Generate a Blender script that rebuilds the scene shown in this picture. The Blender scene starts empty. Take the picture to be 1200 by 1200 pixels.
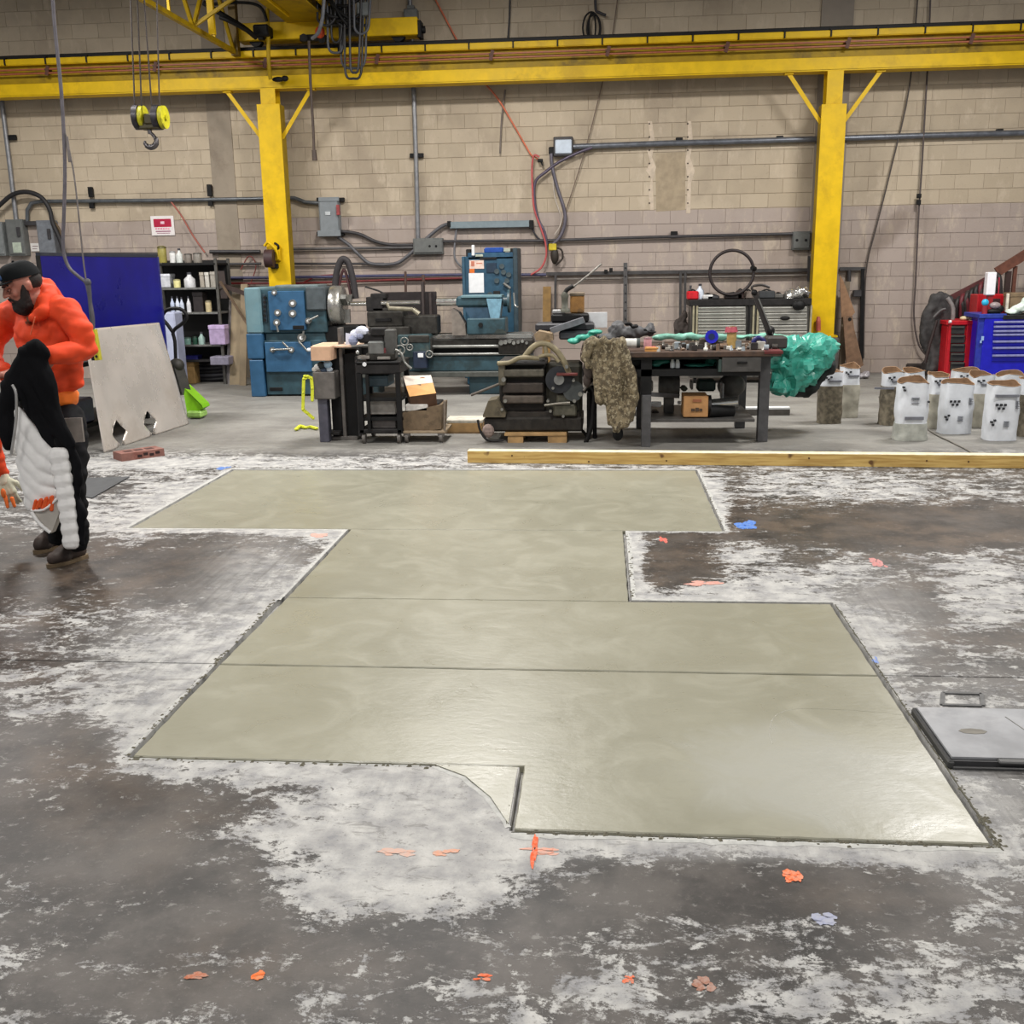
import bpy, bmesh, math, random
import numpy as np
from mathutils import Vector, Matrix, noise as mn
random.seed(7)
SC = bpy.context.scene
COL = SC.collection
# ------------------------------------------------------------ camera
FPX, CAMH = 1200.0, 1.7
_Y = Vector((105, 293, -FPX)); _P = Vector((-600, 281.2, -FPX))
_Z = _Y.cross(_P).normalized()
if _Z.y < 0: _Z = -_Z
_Y.normalize(); _X = _Y.cross(_Z).normalized()
RM = Matrix((_X, _Y, _Z))            # camera axes -> world axes
CAM = Vector((0, 0, CAMH))
cd = bpy.data.cameras.new('camera'); cam = bpy.data.objects.new('camera', cd)
COL.objects.link(cam); SC.camera = cam
cd.sensor_width = 36; cd.lens = 36; cd.clip_start = 0.05; cd.clip_end = 200
cam.matrix_world = Matrix.Translation(CAM) @ RM.to_4x4()
# ------------------------------------------------------------ world, lamps, exposure
w = bpy.data.worlds.new('hall_air'); SC.world = w; w.use_nodes = True
w.node_tree.nodes['Background'].inputs[0].default_value = (0.93, 0.96, 1.0, 1)
w.node_tree.nodes['Background'].inputs[1].default_value = 0.34
def lamp(x, y, z, sx, sy, p, col=(1.0, 0.97, 0.93)):
    l = bpy.data.lights.new('high_bay_light', 'AREA'); l.shape = 'RECTANGLE'; l.size = sx; l.size_y = sy
    l.energy = p; l.color = col
    o = bpy.data.objects.new('high_bay_light', l); COL.objects.link(o); o.location = (x, y, z)
for lx in (-7.0, -1.5, 4.5):
    for ly, pw in ((0.5, 160), (6.5, 200), (11.4, 300)):
        lamp(lx, ly, 5.6, 1.3, 0.6, pw)
SC.view_settings.view_transform = 'Standard'; SC.view_settings.look = 'None'
SC.view_settings.gamma = 1; SC.view_settings.use_curve_mapping = False
SC.view_settings.exposure = 0.18

# ------------------------------------------------------------ pixel <-> place (measuring aids)
def ray(px, py): return RM @ Vector((px - 600, 600 - py, -FPX))
def P(px, py, y):
    d = ray(px, py); return CAM + d * (y / d.y)
def F(px, py, z=0.0):
    d = ray(px, py); return CAM + d * ((z - CAMH) / d.z)
def pr(p):
    c = RM.transposed() @ (Vector(p) - CAM); return 600 + FPX * c.x / -c.z, 600 - FPX * c.y / -c.z

# ------------------------------------------------------------ materials
def lin(c):
    return tuple((v / 255 / 12.92 if v / 255 <= 0.04045 else ((v / 255 + 0.055) / 1.055) ** 2.4) for v in c[:3]) + (1,)
class NT:
    def __init__(s, name):
        s.m = bpy.data.materials.new(name); s.m.use_nodes = True; s.t = s.m.node_tree; s.b = s.t.nodes['Principled BSDF']
    def n(s, typ, props=None, **kw):
        nd = s.t.nodes.new('ShaderNode' + typ)
        for k, v in (props or {}).items(): setattr(nd, k, v)
        for k, v in kw.items():
            i = nd.inputs[int(k[1:])] if (k[0] == 'i' and k[1:].isdigit()) else nd.inputs[k.replace('_', ' ')]
            s.set(i, v)
        return nd
    def set(s, i, v):
        if isinstance(v, bpy.types.NodeSocket): s.t.links.new(v, i)
        else: i.default_value = v
    def mt(s, op, a, b=0.5, c=None, clamp=False):
        nd = s.t.nodes.new('ShaderNodeMath'); nd.operation = op; nd.use_clamp = clamp
        s.set(nd.inputs[0], a); s.set(nd.inputs[1], b)
        if c is not None: s.set(nd.inputs[2], c)
        return nd.outputs[0]
    def mix(s, f, a, b, blend='MIX'):
        nd = s.t.nodes.new('ShaderNodeMix'); nd.data_type = 'RGBA'; nd.blend_type = blend
        s.set(nd.inputs[0], f); s.set(nd.inputs[6], a); s.set(nd.inputs[7], b); return nd.outputs[2]
    def ss(s, v, a, b):
        nd = s.t.nodes.new('ShaderNodeMapRange'); nd.interpolation_type = 'SMOOTHSTEP'
        s.set(nd.inputs[0], v); nd.inputs[1].default_value = a; nd.inputs[2].default_value = b; return nd.outputs[0]
    def pos(s, scale=(1, 1, 1)):
        g = s.n('NewGeometry').outputs['Position']
        if scale == (1, 1, 1): return g
        nd = s.t.nodes.new('ShaderNodeVectorMath'); nd.operation = 'MULTIPLY'; s.set(nd.inputs[0], g); nd.inputs[1].default_value = scale
        return nd.outputs[0]
    def noise(s, vec, sc, det=4, rough=0.55, dist=0.0):
        return s.n('TexNoise', Vector=vec, Scale=sc, Detail=det, Roughness=rough, Distortion=dist).outputs[0]
    def bump(s, h, strength=0.3, dist=0.01):
        nd = s.n('Bump', Height=h, Strength=strength, Distance=dist); s.set(s.b.inputs['Normal'], nd.outputs[0])
_mc = {}
def M(rgb, rough=0.55, metal=0.0, var=0.12, sc=14.0, bump=0.15, spec=0.5, emit=None, dirt=None):
    """plain painted / metal / cloth material with procedural mottling"""
    key = (rgb, rough, metal, var, sc, bump, spec, emit, dirt)
    if key in _mc: return _mc[key]
    t = NT('surface'); g = t.n('TexCoord').outputs['Object']
    c = lin(rgb); nz = t.noise(g, sc, 5)
    dk = tuple(v * (1 - var * 1.6) for v in c[:3]) + (1,); lt = tuple(min(1, v * (1 + var * 1.2) + var * 0.01) for v in c[:3]) + (1,)
    colr = t.mix(t.ss(nz, 0.3, 0.7), dk, lt)
    if dirt:
        colr = t.mix(t.ss(t.noise(g, sc * 0.35, 6, 0.7), 0.5, 0.68), colr, lin(dirt))
    t.set(t.b.inputs['Base Color'], colr)
    t.set(t.b.inputs['Roughness'], t.mt('ADD', rough - 0.08, t.mt('MULTIPLY', nz, 0.16)))
    t.b.inputs['Metallic'].default_value = metal; t.b.inputs['Specular IOR Level'].default_value = spec
    if bump: t.bump(t.noise(g, sc * 3, 4), bump, 0.004)
    if emit: t.b.inputs['Emission Color'].default_value = c; t.b.inputs['Emission Strength'].default_value = emit
    _mc[key] = t.m; return t.m

# ------------------------------------------------------------ mesh building
WL = {}          # object -> world location of its origin
class MB:
    def __init__(s): s.v = []; s.f = []; s.sm = []
    def add(s, vs, fs, smooth=False):
        o = len(s.v); s.v += [Vector(v) for v in vs]; s.f += [tuple(i + o for i in f) for f in fs]; s.sm += [smooth] * len(fs); return s
    def hexa(s, q):      # 8 points: bottom 4 ccw, top 4 ccw
        return s.add(q, [(3, 2, 1, 0), (4, 5, 6, 7), (0, 1, 5, 4), (1, 2, 6, 5), (2, 3, 7, 6), (3, 0, 4, 7)])
    def box(s, x0, x1, y0, y1, z0, z1, bv=0.0):
        if x0 > x1: x0, x1 = x1, x0
        if y0 > y1: y0, y1 = y1, y0
        if z0 > z1: z0, z1 = z1, z0
        bv = min(bv, (x1 - x0) * .4, (y1 - y0) * .4, (z1 - z0) * .4)
        if bv <= 0:
            return s.hexa([(x0, y0, z0), (x1, y0, z0), (x1, y1, z0), (x0, y1, z0), (x0, y0, z1), (x1, y0, z1), (x1, y1, z1), (x0, y1, z1)])
        c = []; idx = {}
        xs = (x0, x1); ys = (y0, y1); zs = (z0, z1)
        for i in (0, 1):
            for j in (0, 1):
                for k in (0, 1):
                    ix = xs[i] + bv * (1 - 2 * i); iy = ys[j] + bv * (1 - 2 * j); iz = zs[k] + bv * (1 - 2 * k)
                    idx[i, j, k, 0] = len(c); c.append((xs[i], iy, iz))
                    idx[i, j, k, 1] = len(c); c.append((ix, ys[j], iz))
                    idx[i, j, k, 2] = len(c); c.append((ix, iy, zs[k]))
        fs = []
        for i in (0, 1):
            r = [idx[i, 0, 0, 0], idx[i, 1, 0, 0], idx[i, 1, 1, 0], idx[i, 0, 1, 0]]; fs.append(r if i else r[::-1])
            r = [idx[0, i, 0, 1], idx[0, i, 1, 1], idx[1, i, 1, 1], idx[1, i, 0, 1]]; fs.append(r if i else r[::-1])
            r = [idx[0, 0, i, 2], idx[1, 0, i, 2], idx[1, 1, i, 2], idx[0, 1, i, 2]]; fs.append(r if i else r[::-1])
        for a in (0, 1):
            for b in (0, 1):
                fs.append([idx[a, b, 0, 0], idx[a, b, 1, 0], idx[a, b, 1, 1], idx[a, b, 0, 1]])
                fs.append([idx[a, 0, b, 0], idx[a, 1, b, 0], idx[a, 1, b, 2], idx[a, 0, b, 2]])
                fs.append([idx[0, a, b, 1], idx[1, a, b, 1], idx[1, a, b, 2], idx[0, a, b, 2]])
                for d in (0, 1): fs.append([idx[a, b, d, 0], idx[a, b, d, 1], idx[a, b, d, 2]])
        return s.add(c, fs)
    def pbox(s, x0, y0, x1, y1, yf, th, bv=0.0):
        """box whose front face at depth yf covers the given pixel rectangle"""
        ym = (y0 + y1) / 2; xm = (x0 + x1) / 2
        return s.box(P(x0, ym, yf).x, P(x1, ym, yf).x, yf, yf + th, P(xm, y1, yf).z, P(xm, y0, yf).z, bv)
    def obox(s, c, u, v, w_):   # oriented box, half-axes
        c, u, v, w_ = map(Vector, (c, u, v, w_))
        return s.hexa([c - u - v - w_, c + u - v - w_, c + u + v - w_, c - u + v - w_, c - u - v + w_, c + u - v + w_, c + u + v + w_, c - u + v + w_])
    def bar(s, a, b, w1, w2, up=(0, 0, 1)):
        a, b = Vector(a), Vector(b); d = b - a; u = d.cross(Vector(up))
        if u.length < 1e-5: u = d.cross(Vector((1, 0, 0)))
        u.normalize(); v = u.cross(d).normalized()
        return s.obox((a + b) / 2, u * w1 / 2, d / 2, v * w2 / 2)
    def ring(s, c, d, r, seg, r2=None):
        d = Vector(d).normalized(); u = d.cross(Vector((0, 0, 1)))
        if u.length < 1e-3: u = d.cross(Vector((0, 1, 0)))
        u.normalize(); v = d.cross(u).normalized(); r2 = r2 or r
        return [Vector(c) + u * r * math.cos(2 * math.pi * i / seg) + v * r2 * math.sin(2 * math.pi * i / seg) for i in range(seg)]
    def cyl(s, a, b, r0, r1=None, seg=16, caps=True):
        r1 = r0 if r1 is None else r1; a, b = Vector(a), Vector(b); d = b - a
        A = s.ring(a, d, r0, seg); B = s.ring(b, d, r1, seg)
        o = [(i, (i + 1) % seg, seg + (i + 1) % seg, seg + i) for i in range(seg)]
        s.add(A + B, o, True)
        if caps: s.add(A + B, [tuple(range(seg))[::-1], tuple(range(seg, 2 * seg))])
        return s
    def tube(s, pts, r, seg=8, sub=4, closed=False):
        pts = [Vector(p) for p in pts]
        if sub > 1 and len(pts) > 2:
            q = []; n = len(pts)
            for i in range(n if closed else n - 1):
                p0 = pts[i - 1] if (i or closed) else pts[0]; p1 = pts[i]; p2 = pts[(i + 1) % n]; p3 = pts[(i + 2) % n] if (closed or i + 2 < n) else pts[-1]
                for k in range(sub):
                    t = k / sub
                    q.append(0.5 * ((2 * p1) + (p2 - p0) * t + (2 * p0 - 5 * p1 + 4 * p2 - p3) * t * t + (3 * p1 - p0 - 3 * p2 + p3) * t ** 3))
            if not closed: q.append(pts[-1])
            pts = q
        n = len(pts); vs = []; fr = None
        for i in range(n):
            d = (pts[(i + 1) % n] - pts[i - 1]) if closed else (pts[min(i + 1, n - 1)] - pts[max(i - 1, 0)])
            d.normalize()
            if fr is None:
                fr = d.cross(Vector((0, 0, 1)));
                if fr.length < 1e-3: fr = d.cross(Vector((0, 1, 0)))
            fr = (fr - d * fr.dot(d)).normalized(); v = d.cross(fr)
            rr = r[i * len(r) // n] if isinstance(r, (list, tuple)) else r
            vs += [pts[i] + fr * rr * math.cos(2 * math.pi * k / seg) + v * rr * math.sin(2 * math.pi * k / seg) for k in range(seg)]
        fs = []
        for i in range(n if closed else n - 1):
            j = (i + 1) % n
            fs += [(i * seg + k, i * seg + (k + 1) % seg, j * seg + (k + 1) % seg, j * seg + k) for k in range(seg)]
        s.add(vs, fs, True)
        if not closed: s.add(vs[:seg], [tuple(range(seg))[::-1]]); s.add(vs[-seg:], [tuple(range(seg))])
        return s
    def lathe(s, base, axis, prof, seg=20):
        """prof: list of (distance along axis, radius)"""
        base = Vector(base); axis = Vector(axis).normalized(); vs = []; n = len(prof)
        for h, r in prof: vs += s.ring(base + axis * h, axis, max(r, 1e-4), seg)
        fs = [(i * seg + k, i * seg + (k + 1) % seg, (i + 1) * seg + (k + 1) % seg, (i + 1) * seg + k) for i in range(n - 1) for k in range(seg)]
        s.add(vs, fs, True); s.add(vs[:seg], [tuple(range(seg))[::-1]]); s.add(vs[-seg:], [tuple(range(seg))]); return s
    def prism(s, poly, off):
        """closed planar polygon (3D points) extruded by vector off"""
        n = len(poly); poly = [Vector(p) for p in poly]; off = Vector(off)
        q = poly + [p + off for p in poly]
        return s.add(q, [tuple(range(n)), tuple(range(2 * n - 1, n - 1, -1))] + [((i + 1) % n, i, n + i, n + (i + 1) % n) for i in range(n)])
    def pprism(s, pxs, y, th):
        return s.prism([P(a, b, y) for a, b in pxs], (0, th, 0))
    def ell(s, c, r, rot=None, seg=16, rings=10):
        c = Vector(c); vs = []; rx, ry, rz = (r, r, r) if not hasattr(r, '__len__') else r
        for i in range(rings + 1):
            th = math.pi * i / rings
            for k in range(seg):
                ph = 2 * math.pi * k / seg
                p = Vector((rx * math.sin(th) * math.cos(ph), ry * math.sin(th) * math.sin(ph), rz * math.cos(th)))
                if rot is not None: p = rot @ p
                vs.append(c + p)
        fs = [((i + 1) * seg + k, (i + 1) * seg + (k + 1) % seg, i * seg + (k + 1) % seg, i * seg + k) for i in range(rings) for k in range(seg)]
        return s.add(vs, fs, True)
    def cap(s, a, b, r0, r1=None, seg=14):
        r1 = r0 if r1 is None else r1; a, b = Vector(a), Vector(b)
        s.cyl(a, b, r0, r1, seg); s.ell(a, r0, seg=seg, rings=8); s.ell(b, r1, seg=seg, rings=8); return s
    def build(s, name, mat, parent=None, kind=None, smooth=None, label=None):
        vs = s.v
        lo = Vector([min(v[i] for v in vs) for i in range(3)]); hi = Vector([max(v[i] for v in vs) for i in range(3)])
        org = Vector(((lo.x + hi.x) / 2, (lo.y + hi.y) / 2, lo.z))
        me = bpy.data.meshes.new(name); me.from_pydata([v - org for v in vs], [], s.f)
        sm = s.sm if smooth is None else [smooth] * len(s.f)
        me.polygons.foreach_set('use_smooth', sm); me.update()
        bm = bmesh.new(); bm.from_mesh(me); bmesh.ops.recalc_face_normals(bm, faces=bm.faces[:]); bm.to_mesh(me); bm.free()
        me.materials.append(mat)
        o = bpy.data.objects.new(name, me); COL.objects.link(o); WL[o] = org
        if parent is not None: o.parent = parent; o.location = org - WL[parent]
        else: o.location = org
        if kind: o['kind'] = kind
        if label: o['label'] = label
        return o
def tag(o, label, cat, group=None):
    o['label'] = label; o['category'] = cat
    if group: o['group'] = group
    return o
def thing(name, label, cat, loc=(0, 0, 0), group=None):
    o = bpy.data.objects.new(name, None); COL.objects.link(o); o.location = loc; WL[o] = Vector(loc); o.empty_display_size = 0.1
    return tag(o, label, cat, group)
def copy_tree(o, loc, label=None, parent=None):
    c = o.copy(); COL.objects.link(c)
    for k in ('label',):
        if label and parent is None: c[k] = label
    if parent is None: c.parent = None; c.location = loc; WL[c] = Vector(loc)
    else: c.parent = parent
    for ch in list(o.children): copy_tree(ch, ch.location, None, c)
    return c
def remesh(mb, name, mat, parent=None, voxel=0.012, smooth=4, squash=None, disp=None, **kw):
    """fuse overlapping solids of an MB into one continuous smooth surface"""
    me = bpy.data.meshes.new('tmp'); me.from_pydata(mb.v, [], mb.f)
    bm = bmesh.new(); bm.from_mesh(me); bmesh.ops.remove_doubles(bm, verts=bm.verts[:], dist=1e-5); bm.to_mesh(me); bm.free()
    o = bpy.data.objects.new('tmp', me); COL.objects.link(o)
    m = o.modifiers.new('r', 'REMESH'); m.mode = 'VOXEL'; m.voxel_size = voxel
    if smooth: k = o.modifiers.new('s', 'SMOOTH'); k.factor = 0.5; k.iterations = smooth
    bpy.context.view_layer.update()
    dg = bpy.context.evaluated_depsgraph_get(); ev = o.evaluated_get(dg).to_mesh()
    r = MB(); vs = [v.co.copy() for v in ev.vertices]; fs = [tuple(p.vertices) for p in ev.polygons]
    if disp: vs = [disp(v, n_.vector if hasattr(n_, 'vector') else n_) for v, n_ in zip(vs, [v.normal.copy() for v in ev.vertices])]
    if squash: vs = [squash(v) for v in vs]
    r.add(vs, fs, True); o.evaluated_get(dg).to_mesh_clear()
    bpy.data.objects.remove(o); bpy.data.meshes.remove(me)
    return r.build(name, mat, parent, **kw)

# ============================================================ CEILING
CEILZ = 7.4
b = MB(); b.box(-14, 12.2, -7, 16.3, CEILZ, CEILZ + .1)
b.build('ceiling', M((96, 92, 86), .8, var=.08, sc=2), kind='structure')
# ============================================================ FLOOR
RECTS = [(-1.68, 1.165, 3.245, 5.05), (-0.265, 1.165, 2.835, 3.3), (-1.66, 0.15, 5.0, 6.5), (-3.18, 0.79, 6.485, 8.48), (-0.54, -0.2, 3.0, 3.26)]
def in_fp(x, y, e=0.0):
    for a, b, c, d in RECTS[:4]:
        if a - e <= x <= b + e and c - e <= y <= d + e: return True
    return False
def rect_d(x, y):
    best = 9
    for a, b, c, d in RECTS[:4]:
        dx = max(a - x, 0, x - b); dy = max(c - y, 0, y - d); best = min(best, math.hypot(dx, dy))
    return best
TRI = [F(510, 897), F(545, 910), F(575, 935), F(600, 969), F(612, 896)]   # thin curved corner fill
# dust blobs: px, py, rx, ry, strength  (stains of the real floor, baked in place)
DUST = [(240, 760, 90, 26, .3), (330, 690, 40, 50, .35), (200, 840, 90, 50, .45), (120, 735, 130, 35, .08), (60, 800, 100, 30, .12), (380, 628, 30, 10, .4),
        (450, 985, 150, 75, .75), (560, 990, 70, 60, .5), (420, 1050, 60, 25, .3), (400, 905, 160, 14, .5), (250, 905, 160, 10, .2), (230, 860, 60, 30, .3),
        (900, 990, 320, 15, .38), (1050, 1000, 110, 30, .25), (1170, 1000, 50, 60, .2),
        (960, 570, 120, 18, .28), (1120, 580, 90, 16, .18), (880, 648, 60, 14, .35), (830, 695, 110, 12, .6), (950, 675, 80, 20, .3), (745, 650, 12, 40, .5),
        (1150, 700, 60, 40, .4), (1050, 740, 60, 20, .3), (1150, 655, 50, 14, .25), (1020, 760, 60, 40, .25), (1110, 880, 40, 60, .3), (840, 590, 20, 30, .4),
        (600, 542, 500, 6, .3), (150, 590, 60, 40, .2), (215, 580, 50, 25, .32), (120, 610, 160, 12, .25), (100, 545, 120, 12, .3), (280, 545, 90, 10, .3),
        (1050, 510, 200, 16, .1), (640, 490, 900, 40, .06), (350, 621, 60, 5, .4), (260, 622, 120, 4, .4),
        (700, 1160, 160, 30, .16), (980, 1170, 130, 40, .26), (1150, 1090, 60, 40, .12), (1150, 1160, 70, 40, .15), (600, 1180, 120, 25, .1), (780, 1090, 110, 20, .15), (420, 1130, 150, 50, .02),
        # darker, cleaner ground
        (280, 660, 130, 30, -.3), (150, 680, 130, 30, -.25), (30, 640, 60, 40, -.2), (100, 950, 160, 70, -.25), (240, 1040, 130, 60, -.28), (60, 870, 70, 20, -.2), (100, 1000, 160, 60, -.1), (500, 1090, 200, 20, -.12), (350, 930, 50, 12, -.3),
        (250, 1130, 200, 60, -.2), (820, 1045, 220, 32, -.42), (1040, 1050, 110, 22, -.3), (560, 1110, 120, 30, -.2), (850, 1120, 60, 10, -.1),
        (1000, 618, 170, 22, -.42), (1150, 620, 90, 24, -.4), (800, 660, 36, 32, -.5), (935, 655, 30, 10, -.3), (1080, 730, 30, 40, -.4), (1030, 700, 40, 14, -.35), (1170, 745, 40, 10, -.3),
        (860, 575, 14, 30, -.2), (200, 552, 120, 6, -.25), (360, 530, 60, 6, -.3), (120, 570, 40, 8, -.3), (60, 760, 60, 16, -.1), (1180, 950, 40, 40, -.22), (1000, 522, 90, 6, -.3), (820, 522, 50, 5, -.35), (1100, 600, 80, 10, -.15)]
BROWN = [(280, 650, 150, 40, .8), (120, 670, 120, 50, .6), (30, 720, 90, 60, .6), (60, 880, 90, 40, .8), (250, 940, 120, 30, .5), (100, 980, 120, 60, .5), (1000, 620, 190, 40, .9), (1150, 620, 100, 40, .8),
         (800, 660, 60, 45, 1.0), (1070, 725, 60, 50, 1.0), (900, 590, 60, 40, .6), (1040, 1050, 120, 30, .5), (350, 1140, 200, 40, .25), (280, 1110, 60, 30, .4), (60, 790, 80, 20, .5), (1170, 745, 50, 20, .9), (1110, 560, 90, 20, .3)]
SMOOTHL = [(215, 800, 90, 70, 1), (310, 700, 60, 60, .9), (470, 925, 60, 22, .8), (900, 992, 320, 12, .7), (1020, 740, 60, 60, .7), (1150, 960, 60, 60, .8), (640, 490, 900, 34, .9), (1130, 850, 60, 50, .5)]
def axis(segs, extra):
    a = []
    for lo, hi, st in segs: a += list(np.arange(lo, hi, st))
    a += extra; a = sorted(a); r = [a[0]]
    for v in a[1:]:
        if v - r[-1] > 0.0015: r.append(v)
    return np.array(r)
G = 0.009; E2 = 0.003
exx = []; exy = []
for a, b, c, d in RECTS[:4]:
    exx += [a - G - E2, a - G, b + G, b + G + E2]; exy += [c - G - E2, c - G, d + G, d + G + E2]
exy += [4.112, 4.115, 4.121, 4.124]
xs = axis([(-14, -6, .4), (-6, 5.5, .05), (5.5, 12.1, .4)], exx); ys = axis([(-6, 1.6, .4), (1.6, 9.5, .045), (9.5, 16.2, .1)], exy)
XX, YY = np.meshgrid(xs, ys); nx, ny = len(xs), len(ys)
Rt = np.array(RM.transposed()); pts = np.stack([XX, YY, -CAMH * np.ones_like(XX)], -1) @ Rt.T
okz = pts[..., 2] < -0.3
U = np.where(okz, 600 + FPX * pts[..., 0] / -np.minimum(pts[..., 2], -.3), -9999); V = np.where(okz, 600 - FPX * pts[..., 1] / -np.minimum(pts[..., 2], -.3), 9999)
def field(bl):
    o = np.zeros_like(U)
    for a, b, c, d, s in bl: o += s * np.exp(-0.5 * (((U - a) / (c * .85)) ** 2 + ((V - b) / (d * .85)) ** 2) ** 1.3)
    return o
dust = field(DUST); brown = np.clip(field(BROWN), 0, 1); smo = np.clip(field(SMOOTHL), 0, 1)
ZZ = np.zeros_like(XX)
D = np.full_like(XX, 9.0)
for a, b, c, d in RECTS[:4]:
    dx = np.maximum(np.maximum(a - XX, 0), XX - b); dy = np.maximum(np.maximum(c - YY, 0), YY - d); D = np.minimum(D, np.hypot(dx, dy))
    ZZ[(XX > a - G - .0005) & (XX < b + G + .0005) & (YY > c - G - .0005) & (YY < d + G + .0005)] = -0.03
rim = np.exp(-(D / 0.055) ** 2)
dust += 0.55 * rim
ZZ[((YY > 4.1135) & (YY < 4.1225)) & (ZZ == 0)] = -0.008
fm = bpy.data.meshes.new('floor')
vv = np.stack([XX, YY, ZZ], -1).reshape(-1, 3)
i = np.arange(nx * ny).reshape(ny, nx)
ff = np.stack([i[:-1, :-1], i[:-1, 1:], i[1:, 1:], i[1:, :-1]], -1).reshape(-1, 4)
fm.from_pydata(vv.tolist(), [], ff.tolist())
for nm, ar in (('dust', dust), ('brown', brown), ('smoothness', smo)):
    at_ = fm.attributes.new(nm, 'FLOAT', 'POINT'); at_.data.foreach_set('value', ar.reshape(-1).astype(np.float32))
t = NT('worn_concrete')
p = t.pos()
A = lambda n_: t.n('Attribute', {'attribute_name': n_}).outputs['Fac']
big = t.noise(p, 1.7, 5, .6); med = t.noise(t.pos((.7, 1.25, 1)), 6.5, 12, .8, .35); fine = t.noise(p, 30, 8, .78); vf = t.noise(p, 160, 4, .7)
st = t.noise(t.pos((3, .9, 1)), 5, 6, .7, .6)
m1 = t.mt('ADD', t.mt('MULTIPLY', med, .85), t.mt('MULTIPLY', fine, .45)); m1 = t.mt('ADD', m1, t.mt('MULTIPLY', big, .10))
m1 = t.mt('ADD', m1, t.mt('MULTIPLY', A('dust'), .25))
dm = t.ss(m1, .715, .765)
sweep = t.noise(t.pos((13, .9, 1)), 2.2, 6, .65, .5)
base_d = t.mix(t.ss(t.noise(p, 3.1, 6, .65), .35, .65), lin((34, 31, 29)), lin((78, 73, 69)))
base_b = t.mix(t.ss(t.noise(p, 4.0, 6, .65), .35, .65), lin((40, 33, 28)), lin((86, 73, 61)))
base = t.mix(t.mt('MULTIPLY', A('brown'), t.ss(big, .3, .6)), base_d, base_b)
base = t.mix(t.mt('MULTIPLY', t.ss(fine, .52, .72), .42), base, lin((118, 113, 107)))
base = t.mix(t.mt('MULTIPLY', A('smoothness'), .85), base, lin((112, 111, 110)))
dustc = t.mix(t.ss(t.noise(p, 9, 6, .6), .3, .7), lin((138, 138, 140)), lin((198, 197, 193)))
dustc = t.mix(t.mt('MULTIPLY', t.ss(vf, .5, .75), .35), dustc, lin((104, 102, 98)))
dm2 = t.mix(t.mt('MULTIPLY', A('smoothness'), .72), dm, t.n('CombineXYZ', X=t.ss(sweep, .18, .62), Y=0.0, Z=0.0).outputs[0])
dm2 = t.n('SeparateXYZ', Vector=dm2).outputs[0]
dm3 = t.ss(t.mt('ADD', t.mt('MULTIPLY', t.noise(t.pos((.8, 1.3, 1)), 21, 8, .75, .3), 1.0), t.mt('MULTIPLY', t.mt('ADD', m1, -.72), .8)), .52, .60)
colr = t.mix(t.mt('MULTIPLY', dm2, .9), base, dustc)
colr = t.mix(t.mt('MULTIPLY', dm3, .30), colr, lin((168, 166, 162)))
colr = t.mix(t.mt('MULTIPLY', t.ss(t.noise(t.pos((.7, 1.5, 1)), 11, 9, .75, .8), .55, .63), .4), colr, lin((66, 62, 58)))
colr = t.mix(t.mt('MULTIPLY', t.ss(t.noise(p, 90, 3, .6), .62, .72), .5), colr, lin((60, 57, 54)))
t.set(t.b.inputs['Base Color'], colr)
sy = t.n('SeparateXYZ', Vector=p)
far = t.ss(t.mt('ADD', sy.outputs[1], t.mt('MULTIPLY', med, 1.2)), 9.6, 10.4)
farc = t.mix(t.ss(t.noise(t.pos((.6, 1, 1)), 1.6, 7, .62), .35, .65), lin((116, 113, 108)), lin((140, 138, 132)))
farc = t.mix(t.mt('MULTIPLY', t.ss(med, .58, .7), .35), farc, lin((84, 80, 76)))
colr = t.mix(t.mt('MULTIPLY', far, .9), colr, farc)
t.set(t.b.inputs['Base Color'], colr)
t.set(t.b.inputs['Roughness'], t.mt('ADD', .46, t.mt('MULTIPLY', dm2, .36)))
t.b.inputs['Specular IOR Level'].default_value = .4
t.bump(t.mt('ADD', t.mt('MULTIPLY', fine, .5), t.mt('MULTIPLY', dm, .35)), .35, .006)
fm.materials.append(t.m); fm.update()
floor = bpy.data.objects.new('floor', fm); COL.objects.link(floor); floor['kind'] = 'structure'; WL[floor] = Vector((0, 0, 0))

# ---- fresh concrete panels: pieces of the floor, separated by tooled joints
t = NT('fresh_concrete'); p = t.pos()
n1 = t.noise(p, .8, 4, .5); n2 = t.noise(p, 3.5, 5, .6, 1.2); n3 = t.noise(t.pos((1, 2.2, 1)), 14, 5, .6, .5); n4 = t.noise(p, 220, 3, .6)
c = t.mix(t.ss(n1, .35, .65), lin((137, 135, 119)), lin((146, 144, 128)))
c = t.mix(t.mt('MULTIPLY', t.ss(n2, .45, .7), .5), c, lin((154, 152, 136)))
c = t.mix(t.mt('MULTIPLY', t.ss(n3, .5, .75), .25), c, lin((128, 126, 110)))
# soft reflection near the front right corner, painted in as a paler patch
dx = t.n('SeparateXYZ', Vector=p)
dd = t.mt('ADD', t.mt('MULTIPLY', t.mt('POWER', t.mt('ADD', dx.outputs[0], -.75), 2), 1.9), t.mt('MULTIPLY', t.mt('POWER', t.mt('ADD', dx.outputs[1], -3.25), 2), 3.0))
dd = t.mt('ADD', dd, t.mt('MULTIPLY', n2, 1.1))
c = t.mix(t.mt('MULTIPLY', t.ss(dd, 1.2, .55), .7), c, lin((168, 168, 160)))
t.set(t.b.inputs['Base Color'], c)
t.set(t.b.inputs['Roughness'], t.mt('ADD', .17, t.mt('MULTIPLY', n2, .3)))
n5 = t.noise(t.pos((1, 1.6, 1)), 34, 4, .6, .8)
t.bump(t.mt('ADD', t.mt('ADD', t.mt('MULTIPLY', n2, .8), t.mt('MULTIPLY', n3, .5)), t.mt('MULTIPLY', n5, .22)), .26, .007)
FRESH = t.m
J = .006
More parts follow.
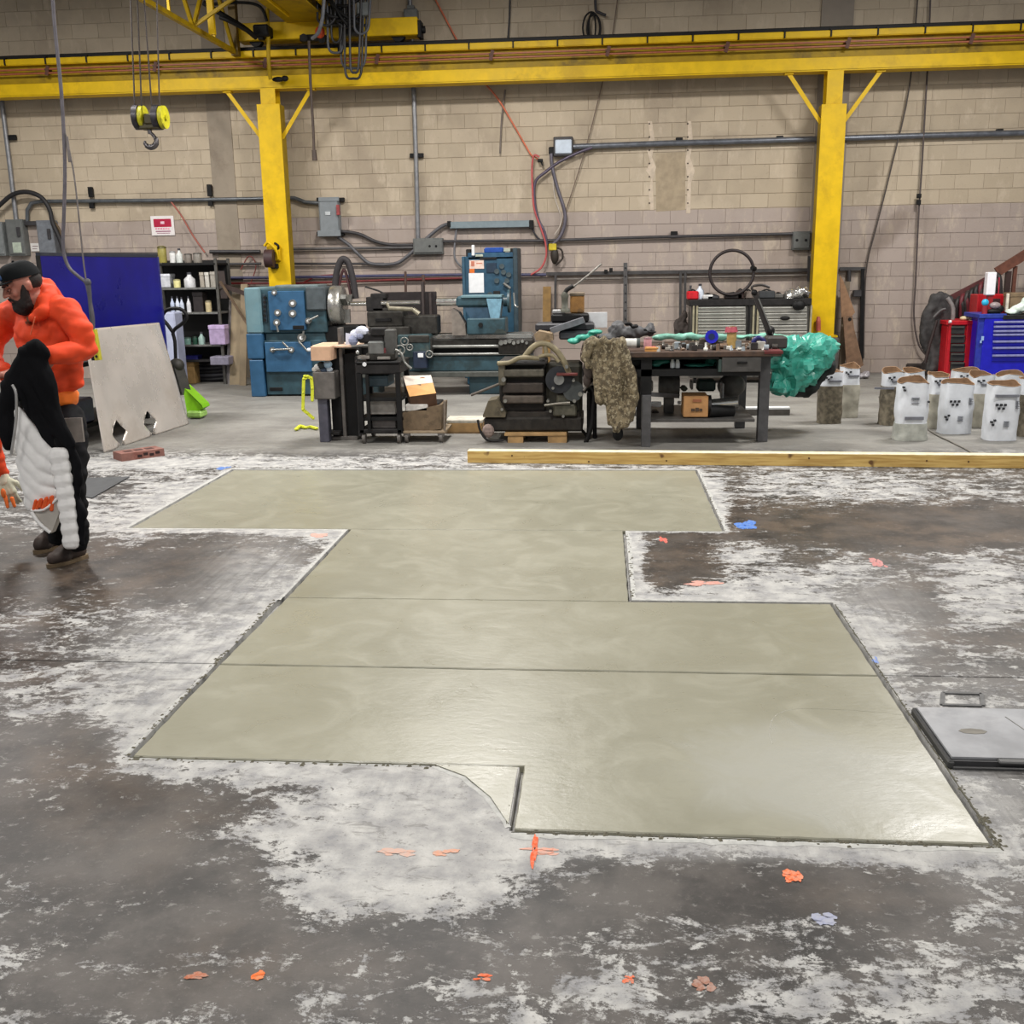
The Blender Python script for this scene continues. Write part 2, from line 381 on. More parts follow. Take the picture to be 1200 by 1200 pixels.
def ragged(poly, amp=.002, step=.05):
    out = []
    for k in range(len(poly)):
        a = Vector(poly[k]).to_3d(); b = Vector(poly[(k + 1) % len(poly)]).to_3d(); L = (b - a).length; n_ = max(1, int(L / step)); nr = Vector((-(b - a).y, (b - a).x, 0)).normalized()
        for q in range(n_): out.append(a + (b - a) * q / n_ + nr * (random.uniform(-amp, amp) if q else 0))
    return out
def slab(poly, z=-.002):
    pl = ragged(poly); mb = MB(); n_ = len(pl); cx = sum((q for q in pl), Vector()) / n_
    top = []; 
    for q in range(n_):
        a = pl[q - 1]; b = pl[(q + 1) % n_]; d = (b - a).normalized(); nrm = Vector((-d.y, d.x, 0)); top.append(pl[q] + nrm * .004)
    vs = [Vector((q.x, q.y, -.028)) for q in pl] + [Vector((q.x, q.y, z - .004)) for q in pl] + [Vector((q.x, q.y, z)) for q in top]
    fs = [(k, (k + 1) % n_, n_ + (k + 1) % n_, n_ + k) for k in range(n_)] + [(n_ + k, n_ + (k + 1) % n_, 2 * n_ + (k + 1) % n_, 2 * n_ + k) for k in range(n_)] + [tuple(range(2 * n_, 3 * n_))]
    mb.add(vs, fs); return mb.build('slab_panel', FRESH, floor)
slab([(-1.675, 3.25), (-.262, 3.25), (-.262, 2.84), (1.16, 2.84), (1.16, 4.118 - J), (-1.675, 4.118 - J)])
slab([(-1.675, 4.118 + J), (1.16, 4.118 + J), (1.16, 5.045), (.148, 5.045), (-1.655, 5.045)])
slab([(-1.655, 5.045 + J), (.145, 5.045 + J), (.145, 6.485 - .004), (-1.655, 6.485 - .004)])
slab([(-3.17, 6.49), (.785, 6.49), (.785, 8.475), (-3.17, 8.475)])
tri = MB(); pl = [TRI[0], TRI[1], TRI[2], Vector((-.282, 2.86, 0)), Vector((-.282, 3.228, 0))]
tri.prism([(q.x, q.y, .001) for q in pl], (0, 0, .003)); tri.build('slab_panel', FRESH, floor)
for ps_ in ([(905, 872), (902, 858), (906, 842), (922, 833), (950, 831), (1000, 833), (1056, 838)],):
    m_ = MB(); m_.tube([F(a, c, -.0040) for a, c in ps_], .0032, 8, 5); m_.build('trowel_ridge', FRESH, floor)
# crumbs and torn mortar beside the slab edges
cr = MB(); 
def crumbs(x0, y0, x1, y1, n_, wd=.02, sz=.009):
    for _ in range(n_):
        u = random.random(); x = x0 + (x1 - x0) * u + random.gauss(0, wd); y = y0 + (y1 - y0) * u + random.gauss(0, wd); r = random.uniform(.3, 1) * sz
        if in_fp(x, y, .004): continue
        cr.add([(x - r, y - r, 0), (x + r, y - r * .7, 0), (x + r * .8, y + r, 0), (x - r, y + r * .8, 0), (x, y, r * .7)], [(0, 1, 4), (1, 2, 4), (2, 3, 4), (3, 0, 4)])
crumbs(1.185, 2.83, 1.185, 5.0, 200, .006, .005); crumbs(1.18, 2.82, 1.19, 3.0, 60, .008, .008); crumbs(-1.7, 3.23, -1.7, 5.0, 110, .008); crumbs(-.25, 2.815, 1.17, 2.815, 160, .008); crumbs(-1.68, 3.225, -.5, 3.225, 80, .007); crumbs(.175, 5.08, .175, 6.4, 60, .007); crumbs(.8, 6.5, .8, 8.4, 50, .008)
o = cr.build('mortar_crumbs', M((96, 92, 78), .9, sc=40), floor, kind='stuff')
lip = MB()
for (a, b) in (((1.181, 2.80), (1.181, 5.03)), ((-.27, 2.817), (1.17, 2.817)), ((-.29, 2.86), (-.29, 3.22)), ((-1.68, 3.23), (-.31, 3.23))):
    L = math.hypot(b[0] - a[0], b[1] - a[1]); n_ = int(L / .035)
    q = [Vector((a[0] + (b[0] - a[0]) * k / n_ + random.uniform(-.002, .002), a[1] + (b[1] - a[1]) * k / n_ + random.uniform(-.002, .002), .0005)) for k in range(n_ + 1)]
    lip.tube(q, [random.uniform(.0015, .0042) for _ in range(n_ + 1)], 6, 1)
lip.build('mortar_ridge', M((84, 82, 68), .85, sc=30), floor, kind='stuff')

# ============================================================ BACK WALL OF BLOCKS
WY = 16.0; BH = .2032; BW = .4064; SPLIT = P(600, 252, WY).z; SPLIT = round(SPLIT / BH) * BH
def wallmat(mortar=False):
    t = NT('painted_block'); p = t.pos(); s = t.n('SeparateXYZ', Vector=p)
    row = t.mt('FLOOR', t.mt('DIVIDE', s.outputs[2], BH)); u = t.mt('ADD', t.mt('DIVIDE', s.outputs[0], BW), t.mt('MULTIPLY', t.mt('PINGPONG', row, 1), .5))
    cell = t.n('CombineXYZ', X=t.mt('FLOOR', u), Y=row, Z=0.0)
    rnd = t.n('TexWhiteNoise', {'noise_dimensions': '3D'}, Vector=cell.outputs[0]).outputs[0]
    up = t.mix(rnd, lin((178, 163, 140)), lin((190, 175, 152))); lo = t.mix(rnd, lin((164, 150, 141)), lin((172, 158, 149)))
    hard = t.ss(t.mt('ADD', s.outputs[2], t.mt('MULTIPLY', t.noise(p, 6, 3), .01)), SPLIT - .004, SPLIT + .006)
    c = t.mix(hard, lo, up)
    c = t.mix(t.mt('MULTIPLY', t.ss(t.noise(p, 1.1, 5, .6), .45, .72), .45), c, lin((136, 121, 106)))
    c = t.mix(t.mt('MULTIPLY', t.ss(t.noise(t.pos((1, 1, .4)), 4.2, 7, .72), .52, .68), .5), c, lin((205, 190, 168)))
    c = t.mix(t.mt('MULTIPLY', t.ss(t.noise(p, 18, 5, .7), .58, .72), .3), c, lin((112, 98, 86)))
    # soot smear near the right-hand column
    q = P(1045, 268, WY); e = t.mt('ADD', t.mt('POWER', t.mt('DIVIDE', t.mt('SUBTRACT', t.mt('SUBTRACT', s.outputs[0], q.x), t.mt('MULTIPLY', t.mt('SUBTRACT', s.outputs[2], q.z), .7)), .22), 2), t.mt('POWER', t.mt('DIVIDE', t.mt('SUBTRACT', s.outputs[2], q.z), .34), 2))
    c = t.mix(t.mt('MULTIPLY', t.ss(t.mt('ADD', e, t.noise(p, 5, 3)), 2.0, .4), .5), c, lin((95, 78, 62)))
    if mortar: c = t.mix(.16, c, lin((92, 80, 70)))
    t.set(t.b.inputs['Base Color'], c); t.b.inputs['Roughness'].default_value = .62
    t.bump(t.noise(p, 60, 4, .7), .5, .006); return t.m
WM = wallmat(); WMM = wallmat(True)
wx0, wx1, wz1 = -12.19, 9.75, 7.3
b = MB(); b.box(wx0, wx1, WY + .009, WY + .2, 0, wz1); wall = b.build('wall_back', WMM, kind='structure')
blk = MB(); blk.box(-BW / 2 + .0012, BW / 2 - .0012, 0, .0115, .0028, BH - .0028, .003); proto = None
cells = []
for r in range(int(wz1 / BH)):
    off = 0 if r % 2 == 0 else -BW / 2
    c0 = int(wx0 / BW)
    for k in range(int((wx1 - wx0) / BW) + 1):
        x = (c0 + k) * BW + off + BW / 2
        if x - BW / 2 < wx0 or x + BW / 2 > wx1: continue
        cells.append((x, r * BH))
def vis(c):
    u, v_ = pr((c[0], WY, c[1] + .1))
    inv = 0 < u < 1200 and 0 < v_ < (300 if u < 960 else 430) and not (abs(v_ - (95 - u * .03)) < 24)
    return (0 if inv else 100) + math.hypot(c[0], WY, c[1] - 1.7)
cells.sort(key=vis)
for n_, (x, z) in enumerate(cells[:300]):
    if proto is None:
        m_ = MB(); m_.add([v + Vector((x, WY, z)) for v in blk.v], blk.f); proto = m_.build('block', WM, wall); px_, pz_ = x, z; ploc = proto.location.copy()
    else:
        o = proto.copy(); COL.objects.link(o); o.location = ploc + Vector((x - px_, 0, z - pz_))
rest = MB()
for x, z in cells[300:]: rest.box(x - BW / 2 + .002, x + BW / 2 - .002, WY, WY + .0115, z + .0035, z + BH - .0035)
rest.build('blocks', WM, wall, kind='stuff')
def strip(name, pa, pb, mat, proud=.02):
    m_ = MB(); m_.box(P(pa[0], pa[1], WY).x, P(pb[0], pb[1], WY).x, WY - proud, WY + .01, 0, wz1); return m_.build(name, mat, kind='structure')
PIL = M((150, 138, 122), .7, sc=3, var=.06, dirt=(128, 115, 100))
RES = M((176, 176, 172), .9, var=.1, sc=30)
def residue(pl, w0, w1, side=1, n_=1):
    for a, b_ in zip(pl[:-1], pl[1:]):
        a = Vector((a[0], a[1], 0)); b_ = Vector((b_[0], b_[1], 0)); L = (b_ - a).length; d = (b_ - a).normalized(); nr = Vector((-d.y, d.x, 0)) * side; k = max(2, int(L / .03)); vs = []; fs = []
        for q in range(k + 1):
            c_ = a + d * L * q / k; x_ = c_.x * 7 + c_.y * 5; g_ = w0 + (w1 - w0) * (.5 + .5 * mn.noise(Vector((x_, 1, 2)))) * (.6 + .8 * random.random()); e_ = random.uniform(0, .004)
            vs += [c_ + nr * e_ + Vector((0, 0, .0006)), c_ + nr * (e_ + g_) + Vector((0, 0, .0006)), c_ + nr * (e_ + g_ * .5) + Vector((0, 0, .002))]
        for q in range(k): 
            i_ = q * 3; fs += [(i_, i_ + 3, i_ + 5, i_ + 2), (i_ + 2, i_ + 5, i_ + 4, i_ + 1)]
        m_ = MB(); m_.add(vs, fs); m_.build('cement_residue', RES, floor)
residue([(-3.19, 8.48), (-3.19, 6.475)], .01, .05, -1); residue([(-3.19, 6.474), (-1.69, 6.474)], .01, .05, -1); residue([(-1.672, 6.46), (-1.672, 5.0)], .008, .03, -1)
residue([(.802, 8.48), (.802, 6.475)], .008, .03, 1); residue([(.165, 6.474), (.80, 6.474)], .004, .02, -1); residue([(.163, 6.46), (.163, 5.07)], .008, .035, 1); residue([(.163, 5.062), (1.16, 5.062)], .006, .03, 1)
residue([(-.27, 2.815), (1.18, 2.815)], .012, .04, -1); residue([(-1.70, 3.232), (-.62, 3.232)], .004, .016, -1); residue([(-1.695, 4.1), (-1.695, 3.25)], .002, .02, -1); residue([(-3.18, 8.49), (.8, 8.49)], .004, .03, 1)
tl_ = [(q.x, q.y) for q in TRI[:4]]; residue(tl_, .01, .022, -1)
strip('trim_1', (248, 200), (275, 200), PIL, .012); strip('trim_2', (962, 20), (1000, 20), M((138, 128, 116), .7, sc=3, var=.06), .03)

# ============================================================ YELLOW CRANE RUNWAY
YEL = M((222, 182, 2), .5, var=.06, sc=5, bump=.05, spec=.3, dirt=(196, 158, 8)); YEL_SHADE = M((166, 136, 10), .55, var=.1, sc=6, bump=.05, spec=.3, dirt=(120, 98, 30))  # second yellow is darker: shade of recessed web and undersides put into the colour
BLK = M((12, 11, 12), .6, var=.3, spec=.3); RED = M((150, 62, 38), .5, var=.15); GALV = M((150, 152, 152), .35, .7, var=.08); DGREY = M((70, 72, 74), .5, .3)
BY = 15.42
zb = P(600, 94, BY).z
run = thing('crane_runway', 'long yellow runway beam with red conductor bars across the block wall', 'crane beam', (-1, BY, zb))
x0, x1 = -11.5, 9
b = MB(); b.box(x0, x1, BY, BY + .03, zb, zb + .165, .004); b.box(x0, x1, BY, BY + .26, zb - .012, zb + .012, .003); b.build('lower_flange', YEL, run)
b = MB(); b.box(x0, x1, BY + .11, BY + .13, zb + .012, zb + .44); b.build('web', YEL_SHADE, run)
b = MB(); b.box(x0, x1, BY + .02, BY + .24, zb + .42, zb + .435, .003); b.box(x0, x1, BY + .01, BY + .035, zb + .43, zb + .505, .003); b.box(x0, x1, BY + .02, BY + .24, zb + .495, zb + .51, .002); b.build('upper_flange', YEL, run)
b = MB(); b.box(x0, x1, BY + .07, BY + .15, zb + .51, zb + .57, .008); b.build('rail', BLK, run)
for dz in (.29, .345):
    b = MB(); b.box(x0, x1, BY - .01, BY + .02, zb + dz, zb + dz + .022, .003); b.build('conductor_bar', M((158, 84, 52), .5, var=.12), run)
cx = x0 + .3
while cx < x1:
    b = MB(); b.box(cx - .01, cx + .01, BY - .006, BY + .02, zb + .425, zb + .52); b.box(cx - .018, cx + .018, BY + .0, BY + .05, zb + .51, zb + .53); b.build('rail_clip', BLK, run); cx += .622
cx = x0 + .15
while cx < x1:
    b = MB(); b.bar((cx, BY - .006, zb + .27), (cx + .035, BY - .006, zb + .40), .02, .05); b.box(cx - .02, cx + .03, BY - .02, BY + .11, zb + .335, zb + .36); b.build('insulator', M((92, 52, 36), .6), run); cx += 1.63
def column(px_top, px_bot, label, side):
    xt = P(px_top, 130, BY).x; w_ = .17; zs = P(px_top, 122, BY).z
    t_ = thing('crane_column', label, 'column', (xt, BY + .12, 0), 'yellow crane columns')
    zf = .60
    b = MB(); b.box(xt - w_, xt + w_, BY - .02, BY - .005, zf, zs, .003); b.build('cover_plate', YEL, t_)
    b = MB(); b.box(xt - w_ + .012, xt - w_ + .03, BY - .005, BY + .25, zf, zs); b.box(xt + w_ - .03, xt + w_ - .012, BY - .005, BY + .25, zf, zs); b.box(xt - w_ + .02, xt + w_ - .02, BY + .1, BY + .12, zf, zs); b.build('column_sides', YEL_SHADE, t_)
    b = MB(); b.box(xt - .11, xt + .11, BY + .0, BY + .015, zs, zb - .01, .002); b.box(xt - .11, xt + .11, BY + .22, BY + .235, zs, zb - .01, .002); b.box(xt - .01, xt + .01, BY + .01, BY + .225, zs, zb - .01); b.build('upper_post', YEL, t_)
    b = MB(); b.box(xt - .19, xt + .22, BY - .06, BY + .3, zf - .02, zf + .01, .004); b.build('base_plate', YEL, t_)
    b = MB(); b.box(xt - .24, xt + .24, BY - .09, BY + .34, 0, zf - .02, .02); b.build('concrete_pier', M((88, 84, 80), .85), t_)
    for sx in (-1, 1):
        a = Vector((xt + sx * .62, BY + .1, zb - .02)); c = Vector((xt + sx * .15, BY + .1, zb - .68)); d = (c - a).normalized(); n_ = Vector((d.z, 0, -d.x)) * .03
        b = MB(); b.bar(a, c, .06, .01, up=n_); b.bar(a + Vector((0, -.03, 0)) , c + Vector((0, -.03, 0)), .012, .055, up=n_); b.box(a.x - .06, a.x + .06, BY + .04, BY + .16, zb - .035, zb - .012, .002)
        b.build('knee_brace', YEL, t_)
    return t_
column(315, 325, 'yellow crane column rising behind the blue lathe headstock, with two knee braces', -1)
column(977, 967, 'yellow crane column standing between the steel drawer cabinet and the leaning cardboard', 1)
# ============================================================ OVERHEAD CRANE
WF = 15.93      # face where wall-mounted things sit
def wtube(pxs, y, r, name, mat, label, cat, group=None, seg=8, sub=4):
    """cable / pipe through pixel-measured points at depth y (or own depth per point)"""
    b = MB(); b.tube([P(q[0], q[1], q[2] if len(q) > 2 else y) for q in pxs], r, seg, sub)
    return tag(b.build(name, mat), label, cat, group)
ztop = zb + .57
ch = thing('bridge_crane', 'yellow bridge crane with girder, lattice walkway and end truck riding on the runway rail', 'crane', (P(385, 50, BY).x, BY + .1, ztop))
q0 = P(278, 55, BY); q1 = P(490, 50, BY)
b = MB(); b.box(q0.x, q1.x, BY - .02, BY + .3, ztop + .07, ztop + .30, .008); b.build('end_truck', YEL, ch)
b = MB(); b.box(q1.x - .01, q1.x + .05, BY + .0, BY + .2, ztop + .03, ztop + .26, .01); b.cyl((q1.x + .05, BY + .1, ztop + .15), (q1.x + .09, BY + .1, ztop + .15), .05); b.build('bumper', BLK, ch)
for xx in (q0.x + .25, q1.x - .3):
    b = MB(); b.cyl((xx, BY + .07, ztop + .1), (xx, BY + .17, ztop + .1), .1, seg=20); b.build('truck_wheel', BLK, ch)
# girder, running towards the camera along -y
gx0 = P(340, 45, BY).x; gx1 = P(385, 45, BY).x; gz = ztop + .28
b = MB(); b.box(gx0 - .03, gx1 + .03, 1.0, BY + .05, gz, gz + .02, .003); b.build('girder_flange', YEL_SHADE, ch)
b = MB(); b.box(gx0 + .06, gx0 + .08, 1.0, BY, gz + .02, gz + .62); b.box(gx1 - .08, gx1 - .06, 1.0, BY, gz + .02, gz + .62); b.box(gx0 + .03, gx1 - .03, 1.0, BY, gz + .62, gz + .64); b.build('girder_web', YEL_SHADE, ch)
b = MB(); b.box(gx0 + .13, gx0 + .155, 1.0, BY - .5, gz - .03, gz); b.box(gx1 + .05, gx1 + .08, 1.0, BY - .1, gz + .1, gz + .2); b.build('girder_rail', YEL, ch)
# lattice
tx = P(277, 62, BY).x; tz = P(277, 62, BY).z
b = MB(); b.bar((tx, 1, tz), (tx, BY - .02, tz), .06, .06); b.build('lower_chord', YEL_SHADE, ch)
b = MB(); b.bar((tx, 1, tz + .95), (tx, BY - .02, tz + .95), .06, .06); b.build('upper_chord', YEL_SHADE, ch)
b = MB(); b.bar((tx + .01, BY - .05, tz - .05), (tx + .01, BY - .05, tz + 1.1), .12, .1); b.build('end_post', M((112, 88, 26), .55), ch)
k = 0; yy = BY - .1
while yy > 2:
    b = MB(); b.bar((tx, yy, tz), (tx, yy - .75, tz + .95), .045, .045); b.build('lattice_brace', YEL_SHADE, ch)
    b = MB(); b.bar((tx, yy - .75, tz + .95), (tx, yy - 1.5, tz), .045, .045); b.build('lattice_brace', YEL_SHADE, ch)
    b = MB(); b.bar((tx, yy - 1.5, tz + .02), (gx0, yy - 1.5, gz + .1), .04, .04); b.build('cross_strut', YEL_SHADE, ch)
    b = MB(); b.bar((tx, yy - .75, tz), (tx, yy - .75, tz + .95), .03, .03); b.build('lattice_post', YEL, ch)
    yy -= 1.5
b = MB(); b.box(P(243, 20, 14).x, P(250, 20, 14).x, 14, 14.06, P(246, 40, 14).z, P(246, 0, 14).z + .6); b.build('collector_arm', YEL, ch)
b = MB(); b.tube([P(313, 10, BY - .25), P(314, 40, BY - .25), P(315, 75, BY - .25), P(317, 93, BY - .2)], .028, 8, 3); b.build('collector_pole', YEL_SHADE, ch)
b = MB(); b.tube([P(250, 5, BY - .3), P(285, 3, BY - .3), P(305, 8, BY - .3), P(313, 25, BY - .28)], .02, 8, 4); b.tube([P(238, 3, 14.5), P(262, 18, 14.6), P(285, 32, 14.8), P(300, 44, 15)], .035, 8, 3); b.tube([P(258, 20, 14.6), P(272, 26, 14.6), P(290, 36, 14.8)], .03, 8, 3); b.build('power_cable', BLK, ch)
b = MB(); b.pbox(296, 28, 314, 42, BY - .35, .25, .02); b.pbox(302, 42, 308, 46, BY - .3, .1); b.build('cable_clamp', BLK, ch)
b = MB(); b.ell(P(326, 93, BY - .12), (.09, .04, .035)); b.ell(P(334, 92, BY - .12), (.05, .04, .04)); b.build('collector_shoe', BLK, ch)
b = MB(); b.pbox(351, 40, 381, 48, BY - .2, .12, .01); b.cyl(P(356, 44, BY - .25), P(356, 44, BY - .1), .05); b.cyl(P(377, 46, BY - .25), P(377, 46, BY - .1), .05); b.build('trolley_bracket', BLK, ch)
b = MB(); b.ell(P(375, 38, BY - .25), (.07, .06, .08)); b.build('warning_beacon', M((196, 70, 30), .4), ch)
# festoon cables: nested hanging loops
fe = thing('festoon_cables', 'bundle of black and grey looping festoon cables hanging beside the crane girder', 'cables', P(405, 40, BY - .4))
random.seed(3)
LO = [(398, 402, 62, 8), (384, 403, 62, 6), (404, 424, 92, 5), (410, 421, 85, 5), (400, 428, 80, 8), (388, 400, 50, 6), (372, 392, 30, 4), (415, 432, 40, 5), (378, 410, 20, 5), (395, 418, 32, 5)]
for k, (a, c, bot, top) in enumerate(LO):
    yy = BY - .45 - (k % 4) * .06; b = MB()
    b.tube([P(a - 1, -25, yy), P(a, (bot) * .45, yy), P(a + 1, bot - 6, yy), P((a + c) / 2, bot, yy), P(c - 1, bot - 6, yy), P(c + 1, bot * .45, yy), P(c + 3, -25, yy)], .017, 8, 4)
    b.build('cable_loop', M(((38, 38, 42), (70, 72, 78), (30, 30, 32))[k % 3], .5), fe)
for a, c in (((376, -8), (428, 30)), ((384, -10), (412, 34)), ((390, 5), (425, -4)), ((395, 24), (432, 8)), ((372, 4), (398, 20))):
    b = MB(); b.tube([P(a[0], a[1], BY - .55), P((a[0] + c[0]) / 2, (a[1] + c[1]) / 2 + 6, BY - .6), P(c[0], c[1], BY - .55)], .02, 8, 5); b.build('cable_run', BLK, fe)
b = MB(); b.pbox(418, 2, 432, 18, BY - .6, .12, .01); b.build('cable_box', M((96, 100, 100), .5), fe)
b = MB(); b.pbox(380, 6, 414, 30, BY - .3, .14, .02); b.pbox(396, 20, 424, 42, BY - .32, .14, .02); b.build('motor_housing', M((34, 34, 34), .5), fe)
b = MB(); b.tube([P(380, -10, BY - .7), P(378, 20, BY - .7), P(373, 38, BY - .6), P(366, 45, BY - .5)], .026, 8, 5); b.build('grey_hose', M((110, 112, 118), .5), fe)
# short pendant rod
b = MB(); b.tube([P(362, 48, 14.9), P(364, 100, 14.9), P(367, 150, 14.9), P(368, 178, 14.9)], .02, 8, 3); b.cyl(P(368, 176, 14.9), P(369, 188, 14.9), .032, .038, 12)
tag(b.build('pull_cord', M((72, 58, 50), .6)), 'brown pull cord ending in a dark knob, hanging right of the left knee brace', 'cord')
# hook block
HY = 11.0; hb = thing('hook_block', 'black and yellow crane hook block hanging on four steel ropes', 'crane hook', P(174, 165, HY))
for a, c in ((157, 168), (180, 192)):
    xa, xc = P(a, 137, HY).x, P(c, 137, HY).x; m_ = P((a + c) / 2, 137, HY); r_ = .125
    b = MB(); b.cyl((xa, HY + .04, m_.z), (xa + (xc - xa) * .55, HY + .04, m_.z), r_, seg=24); b.build('sheave', M((62, 60, 66), .4, .4, dirt=(36, 30, 20)), hb)
    b = MB(); b.cyl((xa + (xc - xa) * .6, HY + .04, m_.z), (xc, HY + .04, m_.z), r_ * .92, seg=24); b.cyl((xc, HY + .04, m_.z), (xc + .02, HY + .04, m_.z), .03, seg=12); b.build('cheek_plate', M((196, 190, 34), .45, dirt=(90, 82, 24)), hb)
b = MB(); b.pbox(162, 142, 186, 151, HY - .03, .14, .012); b.pbox(168, 133, 181, 145, HY - .05, .1, .01); b.build('block_body', M((64, 56, 24), .5), hb)
b = MB(); b.cyl(P(175, 150, HY + .02), P(176, 157, HY + .02), .022, seg=12); hk = [P(a, c, HY + .02) for a, c in ((176, 155), (180, 159), (183.5, 165), (181, 171), (175, 172.5), (170.5, 169), (170, 165))]
b.tube(hk, [.016, .018, .024, .03, .03, .026, .02, .012], 12, 5); b.build('hook', M((96, 92, 94), .3, .7), hb)
for k, (xt, xb) in enumerate(((152, 158), (160, 166), (167, 178), (183, 187))):
    b = MB(); b.tube([P(xt, -30, HY), P(xb, 128, HY)], .008, 6, 1); b.build('steel_rope', M((74, 66, 62), .5, .3), hb)
# pendant controller
py = 9.0; pe = thing('pendant_control', 'yellow and black push-button pendant control hanging on a long grey cable before the blue panel', 'pendant control', P(112, 424, py))
b = MB(); b.tube([P(a, c, py) for a, c in ((60, -30), (64, 30), (72, 110), (76, 190), (75, 250), (74, 290), (80, 312), (92, 324), (101, 332), (105, 350), (109, 372), (109, 386))], .016, 8, 4); b.build('control_cable', M((82, 78, 84), .55), pe)
b = MB(); b.tube([P(a, c, py) for a, c in ((75, 150), (86, 200), (93, 260), (97, 300), (101, 330))], .007, 6, 3); b.tube([P(a, c, py) for a, c in ((78, 160), (82, 190))], .013, 6, 3); b.build('strain_wire', M((98, 92, 90), .55), pe)
b = MB(); b.ell(P(103, 331, py), (.03, .025, .035)); b.cyl(P(104, 334, py), P(108, 384, py), .02, .014); b.build('cable_knot', M((66, 66, 74), .6), pe)
a_, c_ = P(109.5, 386, py), P(115.5, 422, py); b = MB(); b.bar(a_, c_, .052, .045); b.build('control_box', M((176, 168, 40), .5, dirt=(96, 90, 34)), pe)
off = (c_ - a_).normalized().cross(Vector((0, 1, 0))) * .03
b = MB(); b.bar(a_ - off * 1.05, c_ - off * 1.05, .016, .06); b.build('button_strip', BLK, pe)
for k in range(6):
    q = a_ + (c_ - a_) * (.12 + k * .15); b = MB(); b.cyl(q, q + Vector((0, -.032, 0)), .012, seg=10); b.build('push_button', BLK if k % 2 else M((60, 60, 30), .5), pe)

# ============================================================ WALL SERVICES
CND = M((138, 139, 142), .38, .55, var=.1); CDK = M((62, 60, 62), .5, .2); CBL = M((52, 50, 54), .6); GBOX = M((124, 130, 134), .5, .1, var=.06, bump=.03); GB2 = M((104, 106, 104), .5, .1, var=.08)
def pipe(pxs, name, r, mat, label, y=WF, sub=1, clamps=(), group='conduits on the block wall', cat='conduit'):
    t_ = thing(name, label, cat, P(pxs[0][0], pxs[0][1], y), None)
    b = MB(); b.tube([P(a, c, y) for a, c in pxs], r, 10, sub); b.build('pipe', mat, t_)
    for a, c, wx, wz in clamps:
        b = MB(); b.pbox(a - wx, c - wz, a + wx, c + wz, y - r * .2, .06 + WY - y - .05 if False else .05, .004); b.build('pipe_clamp', BLK, t_)
    return t_
pipe([(2, 118), (11, 190), (19, 258)], 'conduit', .035, CND, 'bright vertical conduit dropping to the left switch box', clamps=[(13, 161, 5, 3)])
pipe([(32, 262), (32, 246), (37, 238), (48, 236), (180, 235), (300, 233), (325, 232), (345, 232), (358, 237), (374, 238)], 'conduit', .03, M((96, 100, 104), .4, .4), 'grey horizontal conduit running behind the left yellow column to a switch box', clamps=[(105.5, 225, 2.6, 6), (106.5, 239, 2.6, 5), (245, 223, 2.6, 7), (246, 237, 2.6, 4)])
pipe([(479, -30), (481, 20), (485, 108), (488, 200), (490, 285)], 'conduit', .035, CND, 'bright vertical conduit dropping from behind the runway beam to the socket box', clamps=[(488, 182, 8, 2.5)])
pipe([(672, 172), (780, 168), (960, 163), (1080, 159), (1260, 154)], 'conduit', .042, M((112, 116, 124), .35, .5), 'thick steel conduit running right from the square wall lamp, past the right yellow column', clamps=[(796, 164, 4, 3), (914, 162, 4, 3), (1172, 154, 4, 3)])
pipe([(518, 283), (640, 282), (760, 278), (930, 274)], 'conduit', .024, CDK, 'thin dark conduit ending at the grey box left of the right yellow column', clamps=[(790, 275, 4, 4)])
pipe([(398, 271), (420, 274), (440, 283), (460, 287), (484, 287)], 'conduit', .026, CDK, 'dark conduit curving from the left switch box to the socket box, upper of two', sub=4)
pipe([(338, 292), (400, 291), (484, 290)], 'conduit', .022, M((90, 88, 88), .5, .2), 'straight thin conduit between the left yellow column and the socket box')
pipe([(396, 278), (408, 286), (420, 298), (432, 308), (448, 310), (466, 308), (480, 298), (505, 275), (518, 265), (528, 262)], 'conduit', .026, M((92, 92, 96), .5, .2), 'grey flexible conduit dipping from the switch box and rising to the blue-grey tray', sub=4)
pipe([(340, 309), (400, 309), (450, 309)], 'conduit', .018, CDK, 'thin dark pipe below the two conduits beside the left column')
pipe([(246, 295), (305, 295)], 'conduit', .03, CDK, 'short dark pipe ending behind the left yellow column, upper of two')
pipe([(232, 310), (306, 309)], 'conduit', .02, CDK, 'short dark pipe ending behind the left yellow column, lower of two')
pipe([(50, 299), (120, 298), (185, 298)], 'conduit', .03, CDK, 'dark pipe running along the wall just above the blue panel')
# blue and red air lines
pipe([(240, 326), (345, 325), (460, 323), (545, 322), (640, 322)], 'air_line', .024, M((66, 66, 96), .5), 'dark blue air line passing behind the tall blue machine', cat='air line')
pipe([(240, 332), (350, 332), (460, 328), (545, 326)], 'air_line', .018, M((110, 34, 34), .5), 'dark red air line just below the blue one', cat='air line', sub=2)
pipe([(282, 316), (292, 300), (300, 312), (292, 336)], 'air_line', .008, M((130, 60, 56), .5), 'thin red hose looped left of the left yellow column', cat='air line', sub=5)
pipe([(345, 340), (358, 330), (372, 324), (392, 322)], 'air_line', .012, M((110, 34, 34), .5), 'thin red hose rising from the top of the lathe headstock', cat='air line', sub=4)
